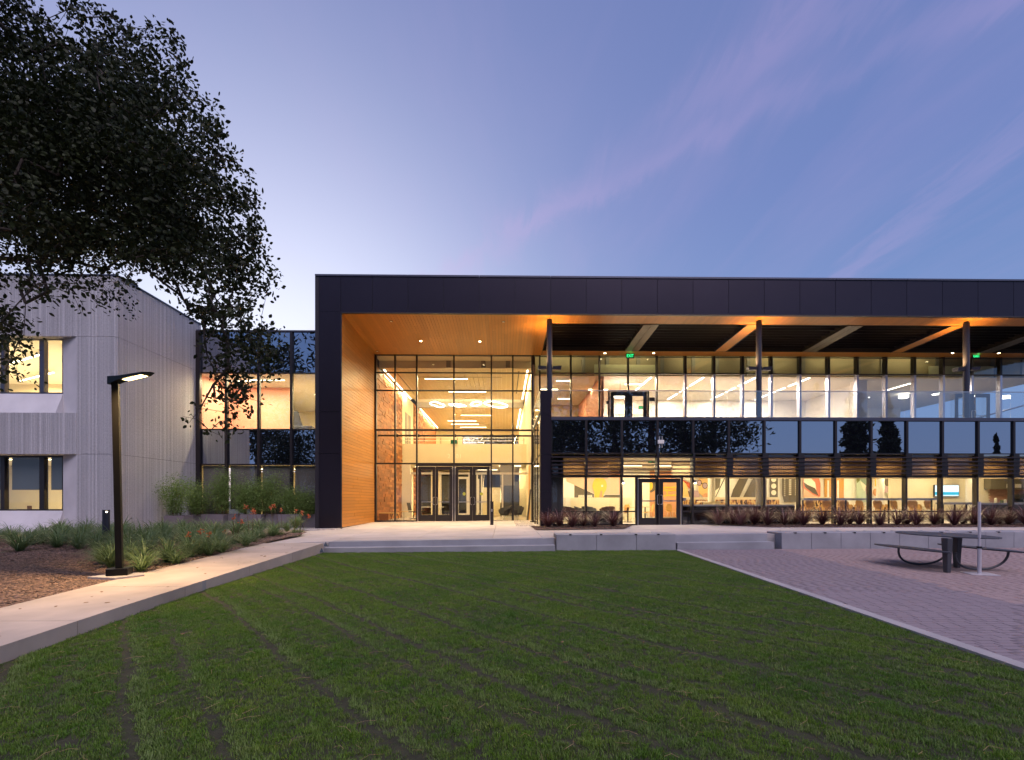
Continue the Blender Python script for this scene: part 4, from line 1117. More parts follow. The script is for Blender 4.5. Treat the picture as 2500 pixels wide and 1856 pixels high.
mcirc('black', 1707.5, 1179, 6, 7.5, n=18, nm='lens_rim'); mcirc('lilac', 1707.5, 1179, 4.8, 6.2, n=18, nm='lens'); mcirc('black', 1721, 1186, 6.6, 7.8, n=18, nm='lens_rim'); mcirc('lilac', 1721, 1186, 5.2, 6.4, n=18, nm='lens')
mp('black', [(1712, 1179), (1716, 1181), (1715, 1182.5), (1711, 1181)]); mp('black', [(1727, 1184.5), (1738, 1186), (1738, 1187.3), (1727, 1186.5)])
mp('white', [(1752, YT), (1778, YT), (1745, 1217), (1738, 1217)]); mp('black', [(1776, YT), (1779, YT), (1747, YBm-10), (1745, YBm-10)])
mp('grey', [(1756, 1150), (1762, YT), (1757, 1190), (1744, 1200), (1740, 1170)])
mp('grey', [(1815, YT), (1835, YT), (1800, YBm), (1780, YBm), (1790, 1195)])
mp('grey', [(1848, YT), (1870, YT), (1850, YBm), (1808, YBm)])
mp('grey', [(1879, YT), (1899, YT), (1899, YBm), (1879, YBm)])
for yy in (1171, 1187, 1203): mcirc('white', 1889, yy, 6.2, 6.2, nm='disc')
mp('grey', [(1909, YT), (1946, YT), (1946, YBm), (1914, YBm), (1909, 1208)])
for j in range(9): mp('white', [(1926, 1166+j*5), (1932, 1166+j*5), (1932, 1168.3+j*5), (1926, 1168.3+j*5)], 'key'); mp('white', [(1941, 1167+j*5), (1943, 1167+j*5), (1943, 1169+j*5), (1941, 1169+j*5)], 'key'); mp('white', [(1915, 1169+j*5), (1917, 1169+j*5), (1917, 1171+j*5), (1915, 1171+j*5)], 'key')
mp('salmon', [(1960, YT), (1994, YT), (2003, 1180), (2003, 1212), (1996, 1216), (1962, 1205)], 'lip'); mp('white', [(1962, 1164), (1976, 1164), (1990, 1178), (1993, 1196), (1980, 1190), (1962, 1178)], 'teeth')
mp('grey', [(1962, 1177), (1972, 1184), (1990, 1192), (1999, 1211), (1984, 1204), (1966, 1190)], 'mouth'); mp('pink', [(1962, 1192), (1985, 1208), (1998, 1213), (1990, YBm), (1962, YBm)], 'lip')
mp('mint', [(2091, YT), (2122, YT), (2122, YBm), (2091, YBm)]); mp('olive', [(2091, YT), (2101, YT), (2099, 1174), (2092, 1180)]); mp('white', [(2100, 1175), (2115, 1186), (2110, 1200)])
mp('green', [(2098, YT), (2122, YT), (2122, 1184), (2114, 1186), (2100, 1172)]); mp('lilac', [(2113, 1190), (2121, 1180), (2122, 1216), (2114, 1208)])
mcirc('orange', 2137, 1202, 6, 9, nm='fish'); mp('yellow', [(2135, 1166), (2142, 1166), (2142, 1186), (2136, 1188)])
mp('lilac', [(2156, 1182), (2172, 1192), (2168, 1202), (2156, 1206)]); mp('mint', [(2168, 1200), (2181, 1188), (2181, 1216), (2170, 1214)]); mcirc('grey', 2168, 1172, 11, 16, nm='head'); mcirc('grey', 2177, 1206, 7, 6)
# doors in the back wall, columns, cupboards
amber_wood = material('amber_door', (.58, .30, .07), rough=.5)
for a, b in ((2013, 2036), (2037, 2060)): 
    bx('inner_door', amber_wood, bld, PX(a, YC-.06), PX(b, YC-.06), YC-.07, YC-.02, zg, PZ(2030, 1166, YC))
    bx('door_light', white_paint, bld, PX(a+7, YC-.08), PX(a+11, YC-.08), YC-.085, YC-.07, zg+.4, PZ(2030, 1173, YC))
for p, Y, r_ in ((1737, 26.5, .19), (1858, 25.5, .26), (2149, 27, .19), (2370, 27, .22)):
    obj('cafe_column', MB().tube([(PX(p, Y), Y, zg), (PX(p, Y), Y, zcc)], r_, 22), white_paint if p != 1858 else grey_in, bld)
# counter, booths, ledges
zz = lambda py, Y: PZ(1700, py, Y)
bx('counter', cream, bld, PX(1393, 27), PX(1543, 27), 27, 27.5, zg, zz(1215, 27)); bx('counter', white_paint, bld, PX(1379, 27), PX(1393, 27), 27.02, 27.5, zg, zz(1216, 27))
leop = bpy.data.materials.new('patterned_fabric'); leop.use_nodes = True
t = NT(leop.node_tree); pos = t.node('ShaderNodeNewGeometry').outputs['Position']
vn = t.node('ShaderNodeTexNoise'); t.l.new(t.mapping(pos, scale=(9, 9, 3.2)), vn.inputs['Vector']); vn.inputs['Scale'].default_value = 1.3; vn.inputs['Detail'].default_value = 3
t.l.new(t.ramp(vn.outputs[0], [(.42, (.05, .03, .02)), (.48, (.40, .15, .04)), (.54, (.62, .42, .16)), (.7, (.70, .55, .28))]), t.n['Principled BSDF'].inputs['Base Color'])
for a, b, lab in ((1668, 1905, 'cafe columns'), (1960, 2050, 'amber doors')):
    Y = 28.6
    r = empty('banquette', (PX(a, Y), Y, zg), 'long cream banquette with patterned back cushion in front of the %s' % lab, 'bench')
    obj('frame', MB().box(PX(a, Y), PX(b, Y), Y+.12, Y+.45, zg, zz(1214, Y)), cream, r)
    obj('back_cushion', MB().box(PX(a, Y)+.05, PX(b, Y)-.05, Y, Y+.118, zg+.45, zz(1220, Y)), leop, r)
    obj('seat', MB().box(PX(a, Y)+.03, PX(b, Y)-.03, Y-.5, Y-.002, zg+.2, zg+.45), leop, r)
def ledge(a, b, py, lab, py2=None):
    Y = YF+.42
    r = empty('window_counter', (PX(a, Y), Y, zg), lab, 'counter')
    zt = PZ(1700, py, Y)
    obj('top', MB().box(PX(a, Y), PX(b, Y), Y, Y+.5, zt-.09, zt), conc_wall, r)
    n = max(2, int((b-a)/85))
    for k in range(n+1):
        x = PX(a+6+(b-a-12)*k/n, Y); obj('leg', MB().box(x-.025, x+.025, Y+.22, Y+.27, zg, zt-.09), frame_m, r)
    return r
ledge(1667, 1940, 1232, 'low grey window counter right of the cafe doors')
ledge(1962, 2292, 1216.5, 'high grey window counter with wooden chairs behind')
ledge(2308, 2378, 1227, 'short grey window counter under the wall screen')
ledge(2394, 2560, 1228, 'grey window counter of the kitchen corner')
bx('modesty_panel', glass_mat('dark_privacy_glass', (.10, .10, .11), .10), bld, PX(1667, YF+.3), PX(1940, YF+.3), YF+.28, YF+.30, zg, PZ(1700, 1236, YF+.3))
bx('modesty_panel', dark_in, bld, PX(2394, YF+.3), PX(2600, YF+.3), YF+.28, YF+.30, zg, PZ(1700, 1232, YF+.3))
bx('modesty_panel', dark_in, bld, PX(1396, YF+.3), PX(1514, YF+.3), YF+.28, YF+.30, zg, PZ(1700, 1249, YF+.3))
# kitchen corner
KY = 27.5
cab = material('grey_brown_cabinet', (.17, .15, .11), rough=.5)
bx('wall', cream, bld, PX(2182, KY), PX(2385, KY), KY+.3, KY+.4, zg, zcc)
bx('wall', cream, bld, PX(2385, KY), XR-.1, KY+.3, KY+.4, zg, zcc)
for k in range(4): bx('wall_cupboard', cab, bld, PX(2414+k*38, KY), PX(2414+k*38+37, KY), KY-.1, KY+.28, PZ(2400, 1194, KY), zcc-.02)
nbk = 0
brk = material('pink_tile', (.55, .30, .22), rough=.35, var=.12)
for r_ in range(10):
    for c_ in range(26):
        x = PX(2426, KY)+c_*.17+(.085 if r_ % 2 else 0); z = PZ(2400, 1194, KY)-.02-(r_+1)*.075
        bx('wall_tile', brk, bld, x+.003, x+.167, KY+.27, KY+.3, z+.003, z+.072)
bx('kitchen_counter', conc_wall, bld, PX(2412, KY-.3), XR-.2, KY-.35, KY+.26, zg, zg+.92)
for n, (p, w_, h_, c_, lb) in enumerate(((2431, .11, .30, white_paint, 'white paper towel roll'), (2446, .12, .18, paint['olive'], 'green box'), (2454, .10, .22, white_paint, 'pale bottle'), (2460, .08, .15, paint['red'], 'red jar'))):
    x = PX(p, KY-.1); tag(obj('kitchen_jar', MB().tube([(x, KY-.1, zg+.92), (x, KY-.1, zg+.92+h_*.8), (x, KY-.1, zg+.92+h_)], [w_*.6, w_*.6, w_*.4], 12), c_), lb+' on the kitchen counter at the right edge', 'jar')
e = empty('coffee_machine', (PX(2492, KY-.1), KY-.1, zg+.92), 'dark coffee machine on the kitchen counter at the right edge', 'appliance')
x = PX(2492, KY-.1); obj('body', MB().box(x-.28, x+.3, KY-.28, KY+.15, zg+1.16, zg+1.42).box(x-.28, x+.3, KY, KY+.15, zg+.92, zg+1.16), dark_in, e, bevel=.02); obj('drip_tray', MB().box(x-.26, x+.28, KY-.26, KY-.01, zg+.921, zg+.96), steel, e)
for n, (p, q) in enumerate(((2458, 2464), (2479, 2494))):
    e = obj('paper_notice', MB().box(PX(p, KY-.12), PX(q, KY-.12), KY-.112, KY-.102, PZ(2400, 1191, KY), PZ(2400, 1182, KY)), white_paint); tag(e, ['small narrow', 'wider'][n]+' white notice taped to the kitchen cupboards', 'notice')
# wall screen
scr = empty('wall_screen', P(2310, 1198, KY+.2), 'bright wall screen with white page and blue band', 'screen')
sy = KY+.22
def sb(nm, m_, a, b, t_, u, dy): return bx(nm, m_, scr, PX(a, sy), PX(b, sy), sy-dy-.004, sy-dy, PZ(2310, u, sy), PZ(2310, t_, sy))
bx('bezel', black_m, scr, PX(2280.5, sy), PX(2340.5, sy), sy-.03, sy+.05, PZ(2310, 1212.5, sy), PZ(2310, 1184, sy))
sb('page', emit_mat('screen_white', (.80, .95, 1.0), 1.15), 2281.5, 2339.5, 1185, 1201.5, .032)
sb('band', emit_mat('screen_blue', (.05, .55, .80), .85), 2281.5, 2339.5, 1201.5, 1208.5, .033)
sb('footer', emit_mat('screen_pale', (.75, .9, .9), 1.0), 2281.5, 2339.5, 1208.5, 1211.5, .032)
for j in range(3): sb('text_line', emit_mat('screen_text', (.55, .78, .85), .9), 2286, 2292+j*1.5, 1187+j*4, 1188+j*4, .034)
# café lighting
nl = 0
for X_ in [PX(p, 25) for p in (1390, 1475, 1560, 1645, 1760, 1880, 2000, 2120, 2240, 2360, 2470)]:
    for Y in (23.4, 26.4, 29.2):
        if X_ < XS+1: continue
        nl += 1
        bar(X_, Y, zcc-.03, 1.1, 'x', power=(24, 20, 15)[[23.4, 26.4, 29.2].index(Y)], w=.16, colr=(1.0, .79, .46), label='recessed light bar in the cafe ceiling, %s across and %s from the glass' % (ordinal((nl-1)//3), ordinal((nl-1) % 3)), group='recessed bars of the cafe ceiling')

# ================================================================== FURNITURE SEEN THROUGH THE GLASS
shell = material('plywood_shell', (.62, .36, .11), rough=.4)
chair_dark = material('charcoal_upholstery', (.07, .062, .05), rough=.8)
chair_grey = material('grey_upholstery', (.16, .165, .17), rough=.8)
brown_up = material('brown_upholstery', (.12, .06, .05), rough=.8)
def shell_chair(loc, rz, label, group, hi=0.0):
    e = empty('cafe_chair', loc, label, 'chair', group, rz)
    s = .45+hi
    obj('seat', MB().prism([(-.21, -.2), (.21, -.2), (.23, .02), (.2, .2), (-.2, .2), (-.23, .02)], s, s+.02), shell, e, local=True)
    b = MB()
    for (z0_, z1_, y0_, y1_, w0_, w1_) in ((s+.02, s+.16, .2, .235, .14, .21), (s+.16, s+.34, .235, .27, .21, .22), (s+.34, s+.42, .27, .285, .22, .15)):
        b.hexa([(-w0_, y0_, z0_), (w0_, y0_, z0_), (w0_, y0_+.015, z0_), (-w0_, y0_+.015, z0_)], [(-w1_, y1_, z1_), (w1_, y1_, z1_), (w1_, y1_+.015, z1_), (-w1_, y1_+.015, z1_)])
    obj('backrest', b, shell, e, local=True)
    for sx_ in (-1, 1):
        for sy_ in (-1, 1): obj('leg', MB().tube([(sx_*.15, sy_*.12, s), (sx_*.22, sy_*.2, 0)], .011, 6), steel, e, local=True)
    return e
def place(proto, loc, rz, label): return copy_tree(proto, loc, rz, label)
p0 = shell_chair((PX(1503, 24.3), 24.3, zg), 1.4, 'wooden shell chair in the cafe beside the door, first from the left', 'wooden chairs by the cafe door')
_k = kids(p0)
for n, (p, Y, rz) in enumerate(((1520, 24.6, -1.2), (1573, 25, 1.2), (1582, 26.4, -1.6), (1640, 26, .3))): copy_tree(p0, (PX(p, Y), Y, zg), rz, 'wooden shell chair in the cafe beside the door, %s from the left' % ordinal(n+1), _kids=_k)
p1 = shell_chair((PX(1985, YF+1.35), YF+1.35, zg), 0, 'tall wooden shell stool at the high window counter, first from the left', 'wooden stools at the high window counter', .20)
_k = kids(p1)
for n in range(1, 8):
    p = 1985+n*42; copy_tree(p1, (PX(p, YF+1.35), YF+1.35, zg), random.uniform(-.25, .25), 'tall wooden shell stool at the high window counter, %s from the left' % ordinal(n), _kids=_k)
p2 = shell_chair((PX(1930, 24.6), 24.6, zg), 2.2, 'wooden shell chair at the cafe tables behind the window counters, first from the left', 'wooden chairs at the cafe tables')
_k = kids(p2)
for n, (p, Y, rz) in enumerate(((1965, 25.6, .5), (1998, 24.8, 3.4), (2032, 25.8, .3), (2066, 24.6, 2.8), (2100, 26, -.4), (2140, 24.8, 3.0), (2180, 25.6, .4), (2225, 24.9, 2.9), (2255, 25.8, .2))):
    copy_tree(p2, (PX(p, Y), Y, zg), rz, 'wooden shell chair at the cafe tables behind the window counters, %s from the left' % ordinal(n+1), _kids=_k)
def cafe_table(loc, label, group, r=.36):
    e = empty('cafe_table', loc, label, 'table', group)
    obj('table_top', MB().tube([(0, 0, .72), (0, 0, .745)], r, 20), shell, e, local=True)
    obj('column', MB().tube([(0, 0, .02), (0, 0, .72)], .035, 8), frame_m, e, local=True)
    obj('base', MB().tube([(0, 0, 0), (0, 0, .02)], .24, 16), frame_m, e, local=True)
    return e
t0 = cafe_table((PX(1533, 24.4), 24.4, zg), 'small round wooden cafe table, first from the left', 'small round cafe tables'); _k = kids(t0)
for n, (p, Y) in enumerate(((1575, 25.6), (1945, 25.1), (1982, 25.2), (2015, 25.3), (2048, 25.2), (2085, 25.3), (2120, 25.4), (2160, 25.3), (2240, 25.4))):
    copy_tree(t0, (PX(p, Y), Y, zg), 0, 'small round wooden cafe table, %s from the left' % ordinal(n+1), _kids=_k)
# bar table by the first café column
e = empty('column_table', (PX(1737, 26.0), 26.0, zg), 'pale table wrapped round the first cafe column', 'table')
c = Vector((PX(1737, 26.5), 26.5, 0)); obj('table_top', MB().tube([(c.x, c.y, zg+.98), (c.x, c.y, zg+1.02)], .75, 24), cream, e); obj('pedestal', MB().tube([(c.x, c.y, zg), (c.x, c.y, zg+.98)], [.28, .45], 16), cream, e)
def lounge(loc, rz, m_, label, group):
    e = empty('lounge_chair', loc, label, 'armchair', group, rz)
    b = MB()
    for k in range(9):
        a0, a1 = R(-70+k*320/9-90+20), R(-70+(k+1)*320/9-90+20)
        def rim(a, r_, z): return (r_*math.cos(a), r_*math.sin(a), z)
        h0 = .44+.36*max(0, math.cos((k-4)/4.5*1.35)); h1 = .44+.36*max(0, math.cos((k+1-4.5)/4.5*1.35))
        aa0, aa1 = R(90-150+k*300/9), R(90-150+(k+1)*300/9)
        b.hexa([rim(aa0, .20, .30), rim(aa1, .20, .30), rim(aa1, .24, .30), rim(aa0, .24, .30)], [rim(aa0, .33, h0), rim(aa1, .33, h1), rim(aa1, .37, h1), rim(aa0, .37, h0)])
    obj('shell', b, m_, e, local=True, smooth=False)
    obj('seat', MB().tube([(0, 0, .30), (0, 0, .42)], [.22, .29], 18), m_, e, local=True)
    obj('stem', MB().tube([(0, 0, .02), (0, 0, .30)], .02, 6), steel, e, local=True)
    obj('foot', MB().box(-.28, .28, -.02, .02, 0, .02).box(-.02, .02, -.28, .28, .001, .021), steel, e, local=True)
    return e
a0 = lounge((PX(1232, 27.7), 27.7, Z0), -.7, chair_dark, 'dark grey lounge chair inside the lobby glass, left of two', 'dark lounge chairs in the lobby')
copy_tree(a0, (PX(1262, 27.5), 27.5, Z0), .6, 'dark grey lounge chair inside the lobby glass, right of two', scale=1.12)
a1 = lounge((PX(1390, 22.6), 22.6, zg), 2.4, brown_up, 'brown lounge chair inside the cafe, first from the pier', 'cafe lounge chairs')
for n, (p, m_, lab) in enumerate(((1420, chair_grey, 'grey lounge chair inside the cafe, left of the pair'), (1438, chair_grey, 'grey lounge chair inside the cafe, right of the pair'), (1482, brown_up, 'brown lounge chair inside the cafe, nearest the doors'))):
    lounge((PX(p, 23+n*.2), 23+n*.2, zg), 1.6+n, m_, lab, 'cafe lounge chairs')
def office_chair(loc, rz, label, group):
    e = empty('office_chair', loc, label, 'chair', group, rz)
    obj('seat', MB().box(-.24, .24, -.23, .23, .44, .49), dark_in, e, local=True)
    obj('backrest', MB().hexa([(-.22, .22, .55), (.22, .22, .55), (.22, .25, .55), (-.22, .25, .55)], [(-.19, .33, 1.0), (.19, .33, 1.0), (.19, .36, 1.0), (-.19, .36, 1.0)]), dark_in, e, local=True)
    obj('stem', MB().tube([(0, 0, .08), (0, 0, .44)], .025, 6), frame_m, e, local=True)
    for k in range(5): a = R(72*k); obj('spoke', MB().tube([(0, 0, .09), (.28*math.cos(a), .28*math.sin(a), .05)], .02, 5), frame_m, e, local=True)
    return e
oc = office_chair((PX(1010, 29.3), 29.3, Z0), 1.3, 'black mesh office chair at the left end of the white lobby table', 'office chairs in the lobby')
copy_tree(oc, (PX(1028, 30.2), 30.2, Z0), .4, 'black mesh office chair behind the white lobby table'); copy_tree(oc, (PX(1092, 29.5), 29.5, Z0), -1.4, 'black mesh office chair at the right end of the white lobby table')
e = empty('meeting_table', (PX(1052, 29.8), 29.8, Z0), 'white rectangular table between the office chairs in the lobby', 'table')
x = PX(1052, 29.8); obj('table_top', MB().box(x-.75, x+.75, 29.4, 30.2, Z0+.72, Z0+.75), white_paint, e)
for sx_ in (-.6, .6):
    for y in (29.5, 30.1): obj('leg', MB().tube([(x+sx_, y, Z0), (x+sx_, y, Z0+.72)], .02, 6), white_paint, e)
e = empty('lobby_bench', (PX(940, 27.6), 27.6, Z0), 'low brown bench against the timber lobby wall', 'bench')
x = PX(950, 27.5); obj('seat', MB().box(x-.7, x+.5, 27.3, 27.8, Z0+.40, Z0+.46), shell, e); obj('front_board', MB().box(x-.7, x+.0, 27.3, 27.34, Z0+.05, Z0+.40), mats_r[0], e)
for xx in (x+.1, x+.48): obj('leg', MB().tube([(xx, 27.35, Z0+.40), (xx+.12, 27.35, Z0)], .012, 6).tube([(xx+.12, 27.35, Z0+.40), (xx, 27.35, Z0)], .012, 6), frame_m, e)
e = empty('side_table', (PX(986, 27.9), 27.9, Z0), 'thin round side table beside the lobby bench', 'table'); x = PX(986, 27.9)
obj('table_top', MB().tube([(x, 27.9, Z0+.5), (x, 27.9, Z0+.52)], .26, 18), shell, e); obj('leg', MB().tube([(x, 27.9, Z0), (x, 27.9, Z0+.5)], .012, 6), frame_m, e)
e = obj('leaning_panel', MB().hexa([(PX(1286, YB+.6), YB+.5, Z0), (PX(1290, YB+.6), YB+.5, Z0), (PX(1290, YB+1.2), YB+1.4, Z0), (PX(1286, YB+1.2), YB+1.4, Z0)], [(PX(1297, YB+.6)-.05, YB+.5, Z0+1.75), (PX(1297, YB+.6), YB+.5, Z0+1.75), (PX(1297, YB+.6), YB+1.4, Z0+1.75), (PX(1297, YB+.6)-.05, YB+1.4, Z0+1.75)]), chair_dark)
tag(e, 'tall dark framed panel leaning on the right lobby wall', 'picture frame')

# ================================================================== LIGHTS AND SIGNS ON THE FACADE
def exit_sign(p, py, Y, label, scale=1.0, mirrored=False):
    c = P(p, py, Y); e = empty('exit_sign', c, label, 'exit sign')
    w, h = .30*scale, .20*scale
    obj('casing', MB().box(c.x-w/2-.03, c.x+w/2+.03, Y, Y+.06, c.z-h/2, c.z+h/2), black_m, e)
    text('EXIT', h*.95, (c.x, Y-.006, c.z-h*.34), green_e, e, 'lettering', sx=.78)
    d = bpy.data.lights.new('sign_glow', 'POINT'); d.energy = .35; d.color = (.05, 1, .25); d.shadow_soft_size = .05
    lo = bpy.data.objects.new('sign_glow', d); col.objects.link(lo); lo.parent = e; lo.location = (0, -.12, .02)
    return e
e = exit_sign(1538.5, 868.5, YB-.35, 'green lit exit sign under the trellis above the left balcony doors', 1.25); obj('stem', MB().tube([(e.location.x, YB-.32, e.location.z+.12), (e.location.x, YB-.32, sof(YB))], .015, 6), frame_m, e)
e = exit_sign(2384, 869, YB-.35, 'green lit exit sign under the trellis beside the right round column', 1.15); obj('stem', MB().tube([(e.location.x, YB-.32, e.location.z+.12), (e.location.x, YB-.32, sof(YB))], .015, 6), frame_m, e)
exit_sign(1566, 995, 31.5, 'small green exit sign inside, seen through the right balcony door', 1.0)
e = exit_sign(1595, 1123, 24.0, 'green exit sign hanging inside behind the sun louvers over the cafe doors', 1.5)
c = P(1108, 1079, 33.3); e = empty('exit_sign', c, 'dark green back of an exit sign hanging above the lobby deck edge', 'exit sign')
obj('casing', MB().box(c.x-.22, c.x+.22, 33.3, 33.36, c.z-.13, c.z+.13), material('dark_green_plastic', (.01, .12, .07), rough=.3), e); obj('stem', MB().tube([(c.x, 33.33, c.z+.13), (c.x, 33.33, zc)], .012, 6), frame_m, e)
def down(p, py, lab, power=22, group='downlights of the portal ceiling', blink=True):
    # find where this direction meets the soffit
    Y = 24.0
    for _ in range(20): Y = (sof(Y)-EYE)/((HZ-py)/F)*(math.cos(YAW)-(p-CX)/F*math.sin(YAW)) if True else Y
    c = P(p, py, Y); e = empty('downlight', (c.x, Y, sof(Y)-.01), lab, 'ceiling light', group)
    obj('trim_ring', MB().tube([(c.x, Y, sof(Y)-.022), (c.x, Y, sof(Y)-.004)], .075, 18), steel if power else frame_m, e)
    obj('lens', MB().tube([(c.x, Y, sof(Y)-.027), (c.x, Y, sof(Y)-.0225)], .055, 16), glow_small if power else white_paint, e)
    if power:
        area(e, (c.x, Y, sof(Y)-.035), .1, .1, power, WARM, spread=R(120))
    return e
down(1027.5, 832, 'lit round downlight in the portal ceiling, left of two', 240); down(1171.5, 833, 'lit round downlight in the portal ceiling, right of two', 240)
down(1229, 785, 'unlit round fitting near the front edge of the portal ceiling', 0); down(955, 784, 'unlit round fitting near the left front corner of the portal ceiling', 0); down(921, 857, 'small pale fitting in the back left corner of the portal ceiling', 0)
for p, lab in ((1477, 'lit downlight in the rear cedar strip left of the left exit sign'), (1596, 'lit downlight in the rear cedar strip right of the left exit sign'), (2325.5, 'lit downlight in the rear cedar strip left of the right round column'), (2438.5, 'lit downlight in the rear cedar strip right of the right round column')):
    down(p, 861.5, lab, 13, 'downlights of the rear cedar strip')
# wireless box with four rod antennas on the spandrel mullion
c = P(1613, 1079.5, YF-.12); e = empty('wireless_antenna', c, 'white wireless box with four rod antennas on the dark spandrel band', 'antenna')
obj('body', MB().box(c.x-.135, c.x+.135, YF-.17, YF-.075, c.z-.075, c.z+.085), white_paint, e, bevel=.012)
for sx_ in (-.06, .06):
    for s in (-1, 1): obj('rod', MB().tube([(c.x+sx_, YF-.12, c.z+s*.08), (c.x+sx_, YF-.12, c.z+s*.25)], .011, 8), white_paint, e)
# card reader and small lamps beside the café doors
for p, lab in ((1521.5, 'small lit wall lamp on the mullion left of the cafe doors'), (1697, 'small lit wall lamp on the mullion right of the cafe doors')):
    c = P(p, 1181, YF-.05); e = empty('wall_lamp', c, lab, 'wall lamp', 'wall lamps beside the cafe doors')
    obj('housing', MB().box(c.x-.04, c.x+.04, YF-.12, YF-.02, c.z+.03, c.z+.16), steel, e); obj('lens', MB().box(c.x-.032, c.x+.032, YF-.112, YF-.03, c.z+.005, c.z+.03), glow_small, e)
    area(e, (c.x, YF-.07, c.z), .05, .05, 3, WARM)
c = P(1671, 1219, YF-.03); e = obj('card_reader', MB().box(c.x-.06, c.x+.07, YF-.06, YF+.04, c.z-.07, c.z+.06), chair_grey, bevel=.01); tag(e, 'small grey card reader beside the right jamb of the cafe doors', 'card reader')
c = P(1483.5, 983, YB-.03); e = obj('wall_plaque', MB().box(c.x-.07, c.x+.07, YB-.05, YB-.02, c.z-.08, c.z+.08), col_m); tag(e, 'small square blue-grey plaque left of the balcony doors', 'sign')
c = P(1592, 975, YB-.03); e = obj('round_plaque', MB().box(c.x-.15, c.x+.15, YB-.05, YB-.02, c.z-.10, c.z+.10), col_m, bevel=.03); tag(e, 'rounded blue-grey plaque right of the balcony doors', 'sign')

# ================================================================== CONNECTOR BUILDING (dark glass link)
YK = 23.5
KX = [PX(p, YK) for p in (478.5, 554.5, 633.5, 713, 792)]
lnk = empty('glass_link_building', (KX[0], YK, .26), 'dark glazed two storey link between the concrete block and the portal', 'building')
kz = [PZ(700, p, YK) for p in (1290, 1134.5, 1049, 911.5, 811)]
kt = PZ(700, 807.5, YK)
bx('coping', frame_blue, lnk, KX[0]-.2, KX[-1]+.2, YK-.08, YK+.4, kz[4], kt)
bx('roof', bronze_side, lnk, KX[0]-.2, KX[-1]+.2, YK+.4, YK+10.5, kz[4]-.25, kt-.05)
for k, x in enumerate(KX[:4]):
    w_ = .30 if k == 0 else .11
    bx('mullion', frame_m, lnk, x-.055, x-.055+w_, YK-.12, YK+.05, kz[0]-.1, kz[4])
for a, b in zip(KX, KX[1:]):
    a_ = a+(.25 if a == KX[0] else .06); b_ = b-.055
    bx('spandrel_pane', spand, lnk, a_, b_, YK, YK+.03, kz[3]+.03, kz[4]-.01)
    bx('spandrel_pane', spand, lnk, a_, b_, YK, YK+.03, kz[1]+.03, kz[2]-.03)
    for z in (kz[1], kz[2], kz[3]): bx('transom', frame_m, lnk, a_, b_, YK-.03, YK+.08, z-.03, z+.03)
    bx('window_pane', clear2f, lnk, a_, b_, YK+.02, YK+.032, kz[2]+.03, kz[3]-.03)
    bx('window_pane', clear, lnk, a_, b_, YK+.02, YK+.032, kz[0], kz[1]-.03)
shade_m = material('roller_shade', (.16, .15, .135), rough=.9, namt=.05, nscale=3)
for k, (a, b) in enumerate(zip(KX, KX[1:])):
    bot = kz[0]+(.9 if k == 1 else .35)
    bx('roller_shade', shade_m, lnk, a+(.26 if k == 0 else .085), b-.08, YK+.14, YK+.15, bot, kz[1]-.06)
bx('spandrel_backing', black_m, lnk, KX[0], KX[-1], YK+.05, YK+.08, kz[3]+.03, kz[4]); bx('spandrel_backing', black_m, lnk, KX[0], KX[-1], YK+.05, YK+.08, kz[1]+.03, kz[2]-.03)
bx('floor', floor_in, lnk, KX[0]-.2, KX[-1], YK+.1, YK+10, kz[2]-.35, kz[2]-.05); bx('ceiling', ceil_m, lnk, KX[0]-.2, KX[-1], YK+.1, YK+10, kz[3]+.0, kz[3]+.05)
bx('floor', floor_in, lnk, KX[0]-.2, KX[-1], YK+.1, YK+6, kz[0]-.3, kz[0]-.05); bx('ceiling', ceil_m, lnk, KX[0]-.2, KX[-1], YK+.1, YK+6, kz[1]+.04, kz[1]+.08)
bx('wall', cream, lnk, KX[0]-.2, KX[-1], YK+6, YK+6.1, kz[0], kz[1]); bx('wall', cream, lnk, KX[0]-.2, KX[-1], YK+10, YK+10.1, kz[2]-.1, kz[3]+.1)
pinkw = material('pink_wall', (.72, .36, .27), rough=.6)
bx('wall', pinkw, lnk, KX[0]-.1, KX[2]+.1, YK+3.0, YK+3.1, kz[2]-.05, kz[3]); bx('wall', pinkw, lnk, KX[0]-.02, KX[0]+.08, YK+.3, YK+3.0, kz[2]-.05, kz[3])
bx('wall', cream, lnk, KX[3]-.3, KX[3]-.15, YK+6, YK+10, kz[2]-.05, kz[3]-.9)
bx('wall', cream, lnk, KX[-1]-.1, KX[-1], YK+.3, YK+10, kz[0]-.05, kz[3])
for n, (x, y, L, d_) in enumerate(((KX[2]-.2, YK+1.2, 1.7, 'x'), (KX[3]+.4, YK+3.6, 1.3, 'x'), (KX[2]+.9, YK+5.2, 1.4, 'y'), (KX[3]-.5, YK+7.5, 1.6, 'y'), (KX[1]-.2, YK+1.4, 1.2, 'x'))):
    bar(x, y, kz[3]-.05, L, d_, power=52, w=.09, colr=WARM2, label='light bar in the upper room of the glass link, %s' % ['nearest the glass', 'right, over the desk', 'middle, running inwards', 'rear, running inwards', 'in front of the pink wall'][n], group='light bars of the glass link')
for n, x in enumerate((KX[1], KX[2]+.8, KX[3]+.5)): bar(x, YK+3.4, kz[1]-.0, 1.2, 'x', power=18, w=.1, label='light bar of the ground floor room in the glass link, %s from the left' % ordinal(n), group='ground floor light bars of the glass link')
e = empty('desk_chair', (KX[3]-.35, YK+1.8, kz[2]), 'high-backed grey chair seen through the upper link window', 'chair')
x = KX[3]-.35; zf = kz[2]-.05
